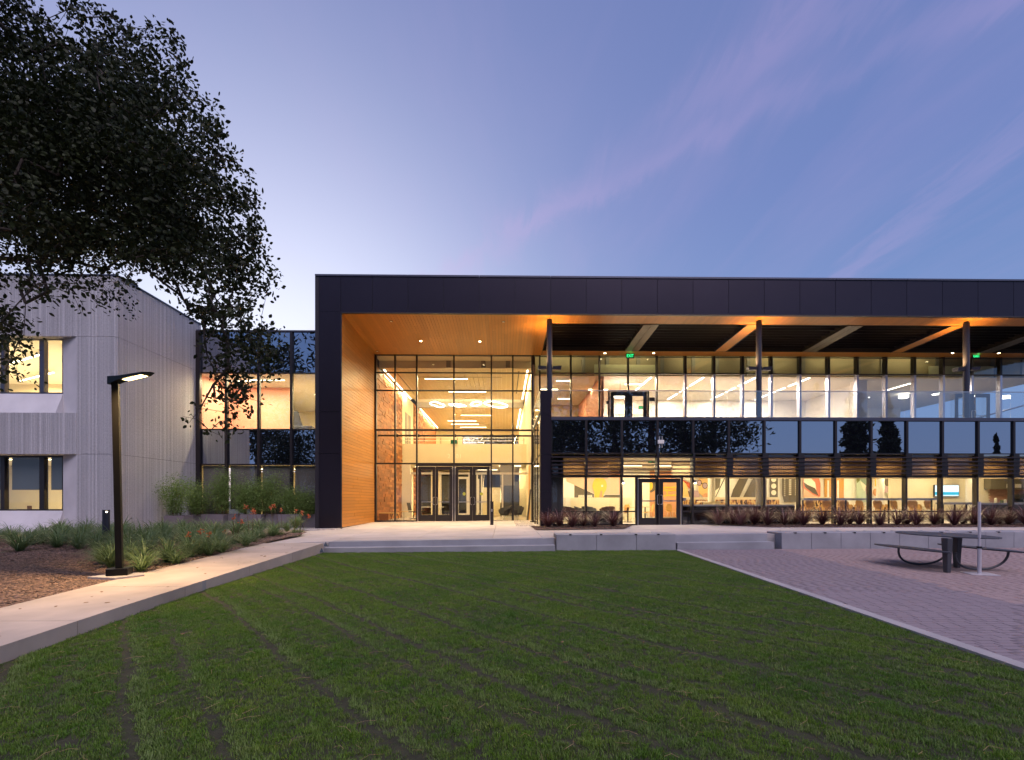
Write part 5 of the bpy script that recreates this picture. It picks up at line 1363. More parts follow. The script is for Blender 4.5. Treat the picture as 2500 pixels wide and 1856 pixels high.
obj('backrest', MB().hexa([(x-.25, YK+1.6, zf+.4), (x+.2, YK+1.6, zf+.4), (x+.2, YK+1.75, zf+.4), (x-.25, YK+1.75, zf+.4)], [(x-.38, YK+1.6, zf+1.2), (x-.05, YK+1.6, zf+1.25), (x-.05, YK+1.7, zf+1.25), (x-.38, YK+1.7, zf+1.2)]), chair_grey, e, bevel=.05)
obj('seat', MB().box(x-.2, x+.75, YK+1.4, YK+2.0, zf+.3, zf+.45), chair_grey, e, bevel=.05); obj('stem', MB().tube([(x+.2, YK+1.7, zf), (x+.2, YK+1.7, zf+.3)], .03, 8), steel, e)
e = empty('link_desk', (KX[3]+.9, YK+1.5, zf), 'small round dark table by the right upper link window', 'table')
obj('table_top', MB().tube([(KX[3]+.95, YK+1.5, zf+.5), (KX[3]+.95, YK+1.5, zf+.53)], .32, 20), frame_m, e); obj('leg', MB().tube([(KX[3]+.95, YK+1.5, zf), (KX[3]+.95, YK+1.5, zf+.5)], .03, 8), frame_m, e)

# ================================================================== CONCRETE BUILDING ON THE LEFT
YA = 18.65
XA = PX(284, YA)                 # corner; the side runs straight back to the link
precast = bpy.data.materials.new('ribbed_precast'); precast.use_nodes = True
t = NT(precast.node_tree); bs = t.n['Principled BSDF']; bs.inputs['Roughness'].default_value = .85
pos = t.node('ShaderNodeNewGeometry').outputs['Position']
sp = t.node('ShaderNodeSeparateXYZ'); t.l.new(pos, sp.inputs[0])
s_ = t.math('ADD', sp.outputs[0], sp.outputs[1])
cmb = t.node('ShaderNodeCombineXYZ'); t.l.new(s_, cmb.inputs[0]); t.l.new(sp.outputs[2], cmb.inputs[2])
cols_ = t.noise(t.mapping(cmb.outputs[0], scale=(1, 1, .0)), 8.5, 5, .85)
pit = t.noise(t.mapping(cmb.outputs[0], scale=(1, 1, .55)), 26.0, 3, .7)
big = t.noise(pos, .5, 3)
v_ = t.ramp(cols_, [(.43, 0.0), (.56, 1.0)])
h = t.math('ADD', t.math('MULTIPLY', v_, .72), t.math('MULTIPLY', t.ramp(pit, [(.40, 0.0), (.58, 1.0)]), .28))
cc = t.mix(h, (.42, .41, .42), (.70, .68, .69)); cc = t.mix(1.0, cc, t.math('MULTIPLY_ADD', big, .35, .83), 'MULTIPLY')
t.l.new(cc, bs.inputs['Base Color'])
bm_ = t.node('ShaderNodeBump'); bm_.inputs['Strength'].default_value = .9; bm_.inputs['Distance'].default_value = .03; t.l.new(h, bm_.inputs['Height']); t.l.new(bm_.outputs[0], bs.inputs['Normal'])
smooth_c = material('smooth_precast', (.62, .60, .61), rough=.8, namt=.14, nscale=.8, bump=.06, bscale=40)
cb = empty('concrete_building', (XA, YA, .3), 'pale ribbed concrete office building with two stacked lit windows', 'building')
za = [.27, PZ(250, 1109, YA), PZ(250, 822, YA), PZ(284, 674, YA)]
xP = PX(187, YA)                # edge between ribbed pier and the window bay
for a, b in zip(za, za[1:]):
    obj('wall_panel', MB().box(xP, XA-.35, YA, YA+.3, a+.006, b-.006), precast, cb)
    # corner piece: the mitre between front and side
    obj('wall_panel', MB().prism([(XA-.345, YA), (XA-.06, YA), (XA, YA+.06), (XA, YA+.42), (XA-.3, YA+.42), (XA-.345, YA+.3)], a+.006, b-.006), precast, cb)
side_y = [YA+.425, PX(0, 1)*0+YA+1.62, YA+3.2, YK+.1]
side_y = [YA+.425, (-XA)*F/(1230-360), (-XA)*F/(1230-425), YK+.3]
for a, b in zip(side_y, side_y[1:]):
    for c_, d_ in zip(za, za[1:]): bx('wall_panel', precast, cb, XA-.25, XA, a+.005, b-.005, c_+.006, d_-.006)
bx('wall_backing', black_m, cb, XA-.32, XA-.03, YA+.5, YK+.2, .2, za[3]-.03)
bx('parapet_cap', frame_blue, cb, XA-.35, XA+.03, YA-.02, YK+.3, za[3], za[3]+.06); bx('parapet_cap', frame_blue, cb, -30, XA-.355, YA-.02, YA+.35, za[3], za[3]+.06)
bx('roof', conc, cb, -30, XA-.4, YA+.36, 40, za[3]-.5, za[3]-.3)
# window bay, recessed with splayed smooth surround
xW1 = PX(154, YA+.35); xW0 = xW1-3.6
wz = [(PZ(150, 827, YA+.35), PZ(150, 962, YA+.35)), (PZ(150, 1113, YA+.35), PZ(150, 1247, YA+.35))]
bx('wall_panel', precast, cb, xP-7.0, xP-.006, YA, YA+.3, za[2]+.006, za[3]-.006)
zsp = (PZ(150, 1008, YA), PZ(150, 1109, YA))
bx('spandrel_panel', precast, cb, xP-7.0, xP-.006, YA-.02, YA+.3, zsp[1], zsp[0])
def surround(ztop, z_wt, z_wb, zbot):
    m = MB()
    m.hexa([(xW1, YA+.35, zbot), (xP-.006, YA+.012, zbot), (xP-.006, YA+.5, zbot), (xW1, YA+.5, zbot)], [(xW1, YA+.35, ztop), (xP-.006, YA+.012, ztop), (xP-.006, YA+.5, ztop), (xW1, YA+.5, ztop)])
    obj('splayed_reveal', m, smooth_c, cb)
    obj('sill_panel', MB().hexa([(xP-7, YA+.03, zbot), (xW1, YA+.03, zbot), (xW1, YA+.5, zbot), (xP-7, YA+.5, zbot)], [(xP-7, YA+.345, z_wb), (xW1, YA+.345, z_wb), (xW1, YA+.5, z_wb), (xP-7, YA+.5, z_wb)]), smooth_c, cb)
    obj('head_panel', MB().box(xP-7, xW1, YA+.34, YA+.5, z_wt, ztop), smooth_c, cb)
surround(za[2]+.0, wz[0][0], wz[0][1], zsp[0]); surround(zsp[1], wz[1][0], wz[1][1], za[0])
bx('base_strip', conc, cb, xP-7, XA-.3, YA-.06, YA-.002, .2, .34)
for n, (zt_, zb_) in enumerate(wz):
    y = YA+.36
    w = obj('window', MB().box(xP-7, xW1, y, y+.1, zt_-.06, zt_).box(xP-7, xW1, y, y+.1, zb_, zb_+.06).box(xW1-.05, xW1, y+.001, y+.099, zb_+.06, zt_-.06)
            .box(PX(97, y), PX(108.5, y), y-.02, y+.16, zb_+.06, zt_-.06).box(PX(2, y), PX(12, y), y-.02, y+.16, zb_+.06, zt_-.06), frame_blue if n == 0 else frame_m, cb)
    for a, b in ((PX(108.5, y), xW1-.05), (PX(12, y), PX(97, y)), (PX(2, y)-1.6, PX(2, y))):
        obj('pane', MB().box(a, b, y+.05, y+.06, zb_+.06, zt_-.06), clear, w, local=True).location = -wloc(w)+Vector((0, 0, 0)) if False else (0, 0, 0)
        if n == 1: bx('roller_shade', material('slate_shade', (.12, .14, .15), rough=.9) if 'slate_shade' not in MATS else MATS['slate_shade'], cb, a+.07, b-.03, y+.2, y+.21, PZ(150, 1196, YA+.35), zt_-.05)
for zf_, zc_ in ((wz[0][1]-.9, wz[0][0]+.05), (.3, wz[1][0]+.15)):
    bx('floor', floor_in, cb, -27, XA-.4, YA+.6, YA+9, zf_-.15, zf_); bx('ceiling', white_paint, cb, -27, XA-.4, YA+.6, YA+9, zc_, zc_+.05)
    bx('wall', cream, cb, -27, XA-.4, YA+8, YA+8.1, zf_, zc_); bx('wall', cream, cb, XA-.5, XA-.4, YA+.6, YA+8, zf_, zc_)
for n, (x, y) in enumerate(((PX(60, 21.2), 21.4), (PX(80, 24), 24.4))):
    bar(x-.2, y, wz[0][0]-.12, 3.6, 'x', power=300, w=.10, colr=WARM2, label='long ceiling light strip in the upper office window, %s' % ['nearer the glass', 'farther back'][n], group='light strips of the upper office')
for o_ in [o for o in bpy.data.objects if o.get('group') == 'light strips of the upper office']: o_.rotation_euler = (0, 0, R(-28))
bar(PX(70, 22), 22, wz[1][0]+.10, 3.0, 'x', power=220, w=.12, colr=WARM2, label='ceiling light strip in the lower office behind the roller shades', group='light strips of the lower office')
e = obj('desk_monitor', MB().box(PX(66, 19.9), PX(75, 19.9), 19.9, 19.95, PZ(70, 1246, 19.9), PZ(70, 1235, 19.9)).box(PX(69, 19.92), PX(72, 19.92), 19.92, 19.97, PZ(70, 1256, 19.9), PZ(70, 1246, 19.9)), brown_up); tag(e, 'small dark desktop object behind the sill of the lower office window', 'monitor')

# ================================================================== STREET FURNITURE
lp = GP(292, 1404, .20)
lamp = empty('street_lamp', lp, 'tall thin dark square lamp post with a lit angled head beside the path', 'street lamp')
lx, ly = lp.x, lp.y; tilt = -.075
rot = R(22)
def sq(cx_, cy_, h_, z): return [(cx_+h_*math.sqrt(2)*math.cos(rot+R(a)), cy_+h_*math.sqrt(2)*math.sin(rot+R(a)), z) for a in (225, 315, 45, 135)]
ztop = PZ(283, 918, ly)
obj('post', MB().hexa(sq(lx, ly, .048, .30), sq(lx+tilt, ly, .048, ztop-.02)), pole_m, lamp)
obj('base_box', MB().hexa(sq(lx+.0, ly, .155, .205), sq(lx, ly, .155, .325)), pole_m, lamp, bevel=.008)
tip = Vector((lx+1.0, ly-.40, ztop+.02)); st = Vector((lx+tilt, ly, ztop-.06)); dr = (tip-st); dr.z = 0; dr.normalize(); nv = Vector((-dr.y, dr.x, 0))
s0 = st-dr*.10; m = MB()
def ringp(c, w, zb_, zt_): return [tuple(c-nv*w+Vector((0, 0, zb_))), tuple(c+nv*w+Vector((0, 0, zb_))), tuple(c+nv*w+Vector((0, 0, zt_))), tuple(c-nv*w+Vector((0, 0, zt_)))]
for (c0, w0_, b0, t0_), (c1, w1_, b1, t1_) in (((s0, .07, -.09, .05), (s0+dr*.30, .075, -.03, .035)), ((s0+dr*.30, .075, -.03, .035), (s0+dr*.88, .08, .008, .045)), ((s0+dr*.88, .08, .008, .045), (s0+dr*1.04, .03, .03, .042))):
    A, B = ringp(c0, w0_, b0, t0_), ringp(c1, w1_, b1, t1_)
    i = len(m.v); m.v += A+B; m.f += [(i+k, i+(k+1) % 4, i+4+(k+1) % 4, i+4+k) for k in range(4)]+[(i+3, i+2, i+1, i), (i+4, i+5, i+6, i+7)]
obj('head', m, pole_m, lamp)
A = s0+dr*.36; B = s0+dr*.84
obj('lens', MB().quad(A-nv*.055+Vector((0, 0, -.036)), A+nv*.055+Vector((0, 0, -.036)), B+nv*.06+Vector((0, 0, .004)), B-nv*.06+Vector((0, 0, .004))), emit_mat('street_lens', (1.0, .72, .28), 10.0), lamp)
Mx = (A+B)/2
al = area(lamp, (Mx.x, Mx.y, Mx.z-.05), .45, .12, 95, (1.0, .66, .32), spread=R(125)); al.rotation_euler = (0, 0, math.atan2(dr.y, dr.x))
pad = MB().prism([(lx-.38, ly-.22), (lx+.18, ly-.34), (lx+.42, ly+.02), (lx+.25, ly+.25), (lx-.2, ly+.28)], .05, .205)
tag(obj('lamp_footing', pad, conc, bevel=.01), 'small pale concrete pad under the lamp post', 'footing')
# bollard light
bp = GP(259, 1330, .27); zt_ = PZ(259, 1245, bp.y)
e = empty('bollard_light', bp, 'dark round bollard light with tiny lit slot, in the plants left of the lamp post', 'bollard')
obj('post', MB().tube([(bp.x, bp.y, .2), (bp.x, bp.y, zt_)], .088, 20), col_m, e, smooth=False); obj('lens', MB().box(bp.x+.05, bp.x+.085, bp.y-.08, bp.y-.055, zt_-.07, zt_-.04), light_m, e)
# slim black bollard with door opener at the entrance
bp = GP(1201, 1281, tz(-.6, 25)); e = empty('door_opener_post', bp, 'slim dark square post with push plate right of the entrance doors', 'bollard')
obj('post', MB().box(bp.x-.075, bp.x+.075, bp.y-.075, bp.y+.075, bp.z-.02, PZ(1201, 1226, bp.y)), frame_m, e, bevel=.006)
obj('cap', MB().box(bp.x-.085, bp.x+.085, bp.y-.085, bp.y+.085, PZ(1201, 1226, bp.y), PZ(1201, 1226, bp.y)+.03), frame_m, e)
zc_ = PZ(1201, 1246, bp.y); obj('push_plate', MB().box(bp.x-.03, bp.x+.03, bp.y-.082, bp.y-.076, zc_-.06, zc_+.06), steel, e)
bp2 = GP(1253, 1274.5, tz(.5, 26.2)); e = empty('slim_post', bp2, 'short black post standing against the lobby glass', 'bollard')
obj('post', MB().box(bp2.x-.06, bp2.x+.06, YB-.22, YB-.10, bp2.z, PZ(1253, 1224, YB-.2)), black_m, e, bevel=.005); obj('cap', MB().box(bp2.x-.065, bp2.x+.065, YB-.225, YB-.095, PZ(1253, 1224, YB-.2), PZ(1253, 1223, YB-.2)), black_m, e)
# hose bib on the concrete wall
bp = P(331, 1265, (-XA)*F/(1230-331)); e = obj('wall_tap', MB().tube([(XA, bp.y, bp.z), (XA+.06, bp.y, bp.z)], .025, 8).tube([(XA+.05, bp.y, bp.z+.01), (XA+.06, bp.y, bp.z-.05)], .015, 6), steel); tag(e, 'tiny steel wall tap low on the concrete side wall', 'tap')

# picnic table with two benches on one bent tube frame
tcx, tcy = 9.95, 10.95
pt = empty('picnic_table', (tcx, tcy, 0), 'dark grey metal picnic table with boat shaped top and two attached benches', 'picnic table')
def boat(cx_, cy_, hw, hl, z, t_, n=26):
    pts = []
    for j in range(n):
        a = 2*math.pi*j/n; y = hl*math.sin(a); x = hw*math.copysign(abs(math.cos(a))**1.25, math.cos(a)); pts.append((cx_+x, cy_+y))
    return MB().prism(pts, z-t_, z)
obj('table_top', boat(tcx, tcy, .66, 1.20, .745, .022), table_m, pt, bevel=.008)
obj('bench_seat', boat(tcx-.80, tcy, .19, 1.04, .45, .028), table_m, pt, bevel=.008); obj('bench_seat', boat(tcx+.78, tcy, .19, 1.04, .45, .028), table_m, pt, bevel=.008)
for s in (-1, 1):
    lxx, lyy = tcx+s*-.0, tcy+s*.0
for (bx_, by_) in (tuple(GP(2312, 1398, 0))[:2], tuple(GP(2336, 1386, 0))[:2]):
    m = MB(); m.hexa([(bx_-.04, by_-.05, 0), (bx_+.04, by_-.05, 0), (bx_+.04, by_+.05, 0), (bx_-.04, by_+.05, 0)], [(bx_-.06, by_-.08, .723), (bx_+.06, by_-.08, .723), (bx_+.06, by_+.08, .723), (bx_-.06, by_+.08, .723)])
    obj('leg', m, table_m, pt, bevel=.01)
def utube(x0, x1, y, ztop0, ztop1):
    n = 18; pts = []
    for j in range(n+1):
        a = math.pi*j/n; x = (x0+x1)/2-(x1-x0)/2*math.cos(a); zz0 = ztop0+(ztop1-ztop0)*j/n
        pts.append((x, y+.08*math.sin(a), max(.03, zz0-(zz0-.03)*math.sin(a)**.75)))
    return MB().tube(pts, .023, 10)
obj('tube_frame', utube(tcx-.86, tcx+.30, tcy+.22, .43, .42), table_m, pt); obj('tube_frame', utube(tcx-.34, tcx+.80, tcy-.66, .40, .43), table_m, pt)
up = empty('umbrella_pole', (GP(2391, 1402, 0).x, GP(2391, 1402, 0).y, 0), 'bare silver umbrella pole on a square plate beside the picnic table', 'umbrella pole')
ux, uy = up.location.x, up.location.y
obj('base_plate', MB().prism([(ux-.28, uy-.12), (ux+.16, uy-.28), (ux+.30, uy+.12), (ux-.14, uy+.28)], 0.0, .018), alu, up, bevel=.004)
obj('lower_tube', MB().tube([(ux, uy, .018), (ux, uy, .55)], .034, 16), alu, up); obj('upper_tube', MB().tube([(ux, uy, .55), (ux, uy, PZ(2389, 1225, uy))], .026, 16), alu, up); obj('collar', MB().tube([(ux, uy, .53), (ux, uy, .57)], .044, 16), black_m, up)
# two small blue-grey triangular shims at the foot of the path wall
for n, (p, py, z0_) in enumerate(((795, 1334, .15), (785, 1349, .02))):
    y = 14.1-n*.12; c = P(p, py, y); e = obj('wall_reflector', MB().extr([(c.x-.06, c.z), (c.x+.06, c.z), (c.x, c.z+.13)], y, y+.03), material('slate_blue_%s' % 'ab'[n], (.10, .13, .17), rough=.5)); tag(e, 'small slate blue triangle at the end of the steps, %s' % ['upper', 'lower'][n], 'marker')

# ================================================================== PLANTS
def blade_mesh(name, m_, nb, L, w, spread, droop, seed, stiff=.0, seg=5, base_r=.06):
    r = np.random.default_rng(seed); V = []; Fc = []
    for b in range(nb):
        a = r.uniform(0, 2*np.pi); el = np.clip(r.normal(spread, .25), .12, 1.45); l = L*r.uniform(.55, 1.1); ww = w*r.uniform(.7, 1.2)
        d = np.array([np.cos(a), np.sin(a)]); o = d*r.uniform(0, base_r); side = np.array([-d[1], d[0]])
        p = np.array([o[0], o[1], 0.0]); ang = el; i0 = len(V)
        for s in range(seg+1):
            t_ = s/seg; wd = ww*(1-t_**2.2)*.5+.0008
            tw = side*wd
            V.append([p[0]-tw[0], p[1]-tw[1], p[2]+wd*.25]); V.append([p[0]+tw[0], p[1]+tw[1], p[2]+wd*.25])
            st_ = l/seg; p = p+np.array([d[0]*np.cos(ang)*st_, d[1]*np.cos(ang)*st_, np.sin(ang)*st_]); ang -= droop*r.uniform(.6, 1.4)*(t_+.25)/seg*1.6
        for s in range(seg): k = i0+2*s; Fc.append([k, k+1, k+3, k+2])
    V = np.array(V); V[:, 2] = np.maximum(V[:, 2], .005)
    return np_mesh(name, V, np.array(Fc), m_)
def leafy(name, base, base2, trans=.25, rough=.5, spec=.4):
    m = bpy.data.materials.new(name); m.use_nodes = True; MATS[name] = m
    t = NT(m.node_tree); bs = t.n['Principled BSDF']; bs.inputs['Roughness'].default_value = rough; bs.inputs['Specular IOR Level'].default_value = spec
    pos = t.node('ShaderNodeNewGeometry').outputs['Position']; n = t.noise(pos, 7.0, 2)
    wn = t.node('ShaderNodeTexWhiteNoise'); wn.noise_dimensions = '3D'
    sn = t.vmath('SNAP', pos, (.035, .035, .035)); t.l.new(sn, wn.inputs['Vector'])
    f = t.math('ADD', t.math('MULTIPLY', n, .6), t.math('MULTIPLY', wn.outputs['Value'], .4))
    t.l.new(t.mix(t.ramp(f, [(.25, 0.0), (.75, 1.0)]), base, base2), bs.inputs['Base Color'])
    if trans:
        tr = t.node('ShaderNodeBsdfTranslucent'); t.put(tr.inputs['Color'], tuple(min(1, x*1.6) for x in base2))
        mx_ = t.node('ShaderNodeMixShader'); mx_.inputs[0].default_value = trans; o = t.n['Material Output']
        t.l.new(bs.outputs[0], mx_.inputs[1]); t.l.new(tr.outputs[0], mx_.inputs[2]); t.l.new(mx_.outputs[0], o.inputs[0])
    return m
strap = leafy('strap_leaf', (.06, .115, .038), (.16, .235, .09)); phor = leafy('flax_leaf', (.06, .022, .028), (.18, .08, .08), .12, .35, .6)
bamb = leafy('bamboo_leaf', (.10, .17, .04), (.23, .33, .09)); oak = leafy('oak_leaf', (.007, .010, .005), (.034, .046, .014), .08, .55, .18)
bark = material('bark', (.055, .042, .034), rough=.95, namt=.4, nscale=14, bump=.8, bscale=30, stretch=(1, 1, .25))
flower_m = material('orange_flower', (.60, .14, .04), rough=.6, namt=.3, nscale=30); stalk_m = material('flower_stalk', (.12, .075, .03), rough=.7)
sm = [blade_mesh('strap_clump', strap, 130, .80, .020, 1.02, 1.7, 10+i) for i in range(5)]
pmh = [blade_mesh('flax_clump', phor, 170, 1.5, .026, 1.05, 1.25, 30+i) for i in range(4)]
def stalk(parent, loc, h, lean, n=5):
    x, y, z = loc; lx_ = lean
    obj('flower_stalk', MB().tube([(x, y, z), (x+lx_*.4, y, z+h*.55), (x+lx_, y, z+h)], [.008, .007, .005], 6), stalk_m, parent)
    m = MB()
    for k in range(15):
        a = random.uniform(0, 2*math.pi); e_ = random.uniform(.0, 1.2); L = random.uniform(.035, .065); r0 = random.uniform(0, .06)
        c = Vector((x+lx_+r0*math.cos(a*3), y+r0*math.sin(a*3), z+h+random.uniform(-.07, .06))); d = Vector((math.cos(a)*math.cos(e_), math.sin(a)*math.cos(e_), math.sin(e_)))
        m.tube([c, c+d*L*.6, c+d*L], [.004, .012, .007], 5)
    obj('flower_head', m, flower_m, parent)
spots = []
def bed_ok(x, y):
    if y > 18.0 or x < -15.5: return False
    pxx = 1230+F*x/y
    if pxx < -60: return False
    # open chips in front, the curved gap at the lower left
    if y < 9.2: return False
    if y < 12.4 and pxx < 215+ (12.4-y)*12: return False
    if y < 13.6 and pxx < 60: return False
    if x > interp(PATH_L, min(y, 14.6))-.35: return False
    if (x+8.6)**2+(y-15.4)**2 < .5: return False
    return True
for _ in range(6000):
    if len(spots) >= 92: break
    y = random.uniform(9.2, 17.8); x = random.uniform(-16, -6.5)
    if not bed_ok(x, y): continue
    if all((x-a)**2+(y-b)**2 > (.46 if y > 12 else .55)**2 for a, b in spots): spots.append((x, y))
for (p, py) in ((345, 1384), (405, 1388), (470, 1368), (520, 1352), (560, 1346), (610, 1318), (655, 1312), (700, 1306), (722, 1300), (600, 1334)):
    q = GP(p, py, .27); q = Vector((min(q.x, interp(PATH_L, min(q.y, 14.6))-.12) if q.y < 15 else q.x, q.y, 0))
    if all((q.x-a)**2+(q.y-b)**2 > .12 for a, b in spots): spots.append((q.x, q.y))
spots.sort(key=lambda s_: F*s_[0]/s_[1])
rank = {}
for n, (x, y) in enumerate(spots):
    dist = 'front' if y < 12.3 else ('middle' if y < 15.2 else 'rear'); rank.setdefault(dist, 0); rank[dist] += 1
    e = empty('strap_leaf_plant', (x, y, bedz(x, y)), 'green strap-leaved clump, %s rows of the bed left of the path, %s from left' % (dist, ordinal(rank[dist]-1)), 'plant', 'strap-leaved plants beside the path', random.uniform(0, 6.28))
    s_ = random.uniform(.75, 1.18)*(.95 if y > 12 else .85)
    o = bpy.data.objects.new('leaves', random.choice(sm)); col.objects.link(o); o.parent = e; o.scale = (s_, s_, s_*random.uniform(.85, 1.1))
for n, (p, pbot, ptop, ln) in enumerate(((494, 1345, 1300, -.05), (481, 1350, 1306, -.2), (610, 1320, 1240, -.12), (640, 1318, 1247, -.25), (684, 1312, 1236, -.2), (719, 1308, 1250, .05), (731, 1308, 1254, .1), (668, 1310, 1242, -.1), (570, 1330, 1265, 0), (541, 1325, 1322, .1))):
    q = GP(p, pbot, .27); h_ = PZ(p, ptop, q.y)-.27
    e = empty('kangaroo_paw', (q.x, q.y, .26), 'orange flowering stalk plant rising from the strap leaves, %s from the left' % ordinal([1, 0, 4, 5, 7, 8, 9, 6, 3, 2][n]), 'flowering plant', 'orange kangaroo paws in the bed')
    o = bpy.data.objects.new('leaves', sm[n % 5]); col.objects.link(o); o.parent = e; o.scale = (.55, .55, .6)
    stalk(e, (q.x, q.y, .28), max(.3, h_), ln)
    if n % 2 == 0: stalk(e, (q.x+.05, q.y+.05, .28), max(.3, h_)*.85, ln+.15)
fl = [(1338, 20.3), (1397, 20.0), (1452, 20.0), (1498, 20.2), (1365, 20.7), (1425, 20.7)]
fr = [(1755, 20.3), (1808, 19.9), (1842, 20.4), (1875, 19.9), (1915, 20.2), (1962, 19.9), (2008, 20.3), (2052, 19.8), (2098, 20.2), (2148, 19.8), (2190, 20.3), (2236, 19.9), (2280, 20.3), (2330, 19.8), (2378, 20.2), (2420, 19.8), (2462, 20.3), (2505, 19.9), (2548, 20.2), (1790, 20.7), (1940, 20.8), (2075, 20.8), (2215, 20.8), (2350, 20.8), (2440, 20.8)]
for grp, lst, nm in (('left of the cafe doors', fl, 'l'), ('right of the cafe doors', fr, 'r')):
    for n, (p, y) in enumerate(sorted(lst)):
        x = PX(p, y); z = tz(x, y)+.02
        e = empty('dark_flax', (x, y, z), 'dark red flax clump in the bed %s, %s from the left' % (grp, ordinal(n)), 'plant', 'dark red flax clumps %s' % grp, random.uniform(0, 6.28))
        s_ = random.uniform(.72, .95)*(.8 if nm == 'l' else .92)
        o = bpy.data.objects.new('leaves', random.choice(pmh)); col.objects.link(o); o.parent = e; o.scale = (s_, s_, s_*.92)
# planters with bamboo
def bamboo(loc, H, Rr, seed, label):
    r = random.Random(seed); x, y, z = loc
    e = empty('bamboo', loc, label, 'bamboo', 'feathery bamboos in the steel planters')
    pts = []
    for k in range(11):
        a = r.uniform(0, 6.28); l = r.uniform(.1, Rr*.75); h_ = H*r.uniform(.6, 1.0)
        b0 = Vector((x+r.uniform(-.25, .25), y+r.uniform(-.12, .12), z)); b1 = b0+Vector((math.cos(a)*l*.3, math.sin(a)*l*.25, h_*.6)); b2 = b0+Vector((math.cos(a)*l, math.sin(a)*l*.7, h_))
        obj('cane', MB().tube([b0, b1, b2], [.010, .007, .003], 5), stalk_m, e)
        pts.append((b0, b1, b2))
    g = np.random.default_rng(seed); n = 9500
    which = g.integers(0, len(pts), n); t_ = g.uniform(.05, 1.0, n)**.7
    B = np.array([[list(p) for p in q] for q in pts])[which]
    c = (1-t_)[:, None]**2*B[:, 0]+2*((1-t_)*t_)[:, None]*B[:, 1]+(t_**2)[:, None]*B[:, 2]
    sprd = (.05+.22*np.clip(t_*1.3, 0, 1))[:, None]
    off = g.normal(0, 1, (n, 3))*sprd*np.array([1, .8, .75]); c = c+off; c[:, 2] = np.maximum(c[:, 2], z+.05)
    # clumping
    cl = np.round(c/.13); key = (np.sin(cl[:, 0]*12.9+cl[:, 1]*78.2+cl[:, 2]*37.7)*43758.5) % 1; c = c[key > .22]; n = len(c)
    d = g.normal(0, 1, (n, 3)); d[:, 2] = d[:, 2]*.4-.25; d /= np.linalg.norm(d, axis=1)[:, None]
    s = np.cross(d, g.normal(0, 1, (n, 3))); s /= np.linalg.norm(s, axis=1)[:, None]
    L = g.uniform(.05, .10, n)[:, None]; w = .0105
    V = np.stack([c, c+d*L*.45+s*w, c+d*L, c+d*L*.45-s*w], 1)
    o = bpy.data.objects.new('foliage', np_mesh('foliage', V.reshape(-1, 3), np.arange(n*4).reshape(-1, 4), bamb)); col.objects.link(o); o.parent = e; o.location = -Vector(loc)
YPL = 22.55
plx = [(400, 448, 0), (450, 492, 1), (492, 545, 0), (546, 585, 1), (585.5, 638, 0), (639, 678, 1), (678.5, 730, 0), (731, 771, 1)]
for n, (a, b, back) in enumerate(plx):
    y = YPL+(.38 if back else 0)-(2.0 if n == 0 else 0); x0, x1 = PX(a, y), PX(b, y)
    if back: x0 -= .05; x1 += .05
    x0 = max(x0, XA+.03); zt_ = PZ(600, 1256, YPL)
    e = empty('planter', ((x0+x1)/2, y, .25), '%s steel planter box in the row under the link windows, %s from the left' % ('set-back' if back else 'projecting grey', ordinal(n)), 'planter', 'steel planters under the link windows')
    m = MB(); t_ = .03; y1 = y+.62
    m.box(x0, x1, y, y+t_, .25, zt_).box(x0, x1, y1-t_, y1, .25, zt_).box(x0, x0+t_, y+t_, y1-t_, .25, zt_).box(x1-t_, x1, y+t_, y1-t_, .25, zt_)
    obj('box', m, planter_m, e); obj('soil', MB().box(x0+t_, x1-t_, y+t_, y1-t_, .3, zt_-.04), soil, e)
for n, (p, ptop, rr) in enumerate(((428, 1172, .55), (482, 1176, .50), (540, 1146, .50), (592, 1180, .42), (655, 1150, .52), (625, 1172, .42), (712, 1192, .42), (750, 1204, .34))):
    y = YPL+.35-(2.0 if n == 0 else 0); x = PX(p, y); H = PZ(p, ptop, y)-.8
    bamboo((x, y, .80), H, rr, 50+n, 'feathery green bamboo in the planters under the link windows, %s from the left' % ordinal([0, 1, 2, 3, 5, 4, 6, 7][n]))

# ---- the big evergreen oak overhanging from the left
MAIN = [(-500, -420), (60, -420), (44, 0), (82, 22), (114, 44), (136, 60), (169, 98), (188, 117), (240, 147), (262, 158), (225, 100), (171, 10), (182, 6), (234, 22), (278, 38), (327, 76), (381, 54), (430, 76), (430, 109), (447, 147), (485, 229), (523, 250), (537, 310), (545, 354), (588, 387), (610, 436), (616, 485), (627, 501), (632, 545), (646, 600), (678, 681), (648, 714), (600, 735), (560, 770), (520, 800), (470, 790), (440, 735), (395, 690), (330, 640), (230, 650), (120, 665), (-60, 680), (-500, 800)]
SP1 = [(470, 770), (540, 740), (600, 730), (654, 763), (686, 800), (714, 870), (700, 905), (650, 935), (600, 960), (585, 1000), (560, 1050), (545, 1040), (520, 1010), (500, 960), (505, 900), (480, 850)]
SP2 = [(410, 1030), (440, 1020), (480, 1050), (560, 1078), (600, 1050), (650, 1040), (690, 960), (560, 960), (500, 975), (470, 995)]
SP3 = [(-300, 660), (120, 650), (330, 640), (360, 700), (330, 730), (260, 740), (200, 790), (140, 800), (90, 850), (60, 900), (100, 940), (40, 960), (-300, 980)]
def inside(poly, x, y):
    c = False; j = len(poly)-1
    for i in range(len(poly)):
        xi, yi = poly[i]; xj, yj = poly[j]
        if (yi > y) != (yj > y) and x < (xj-xi)*(y-yi)/(yj-yi)+xi: c = not c
        j = i
    return c
from mathutils import noise
clusters = []
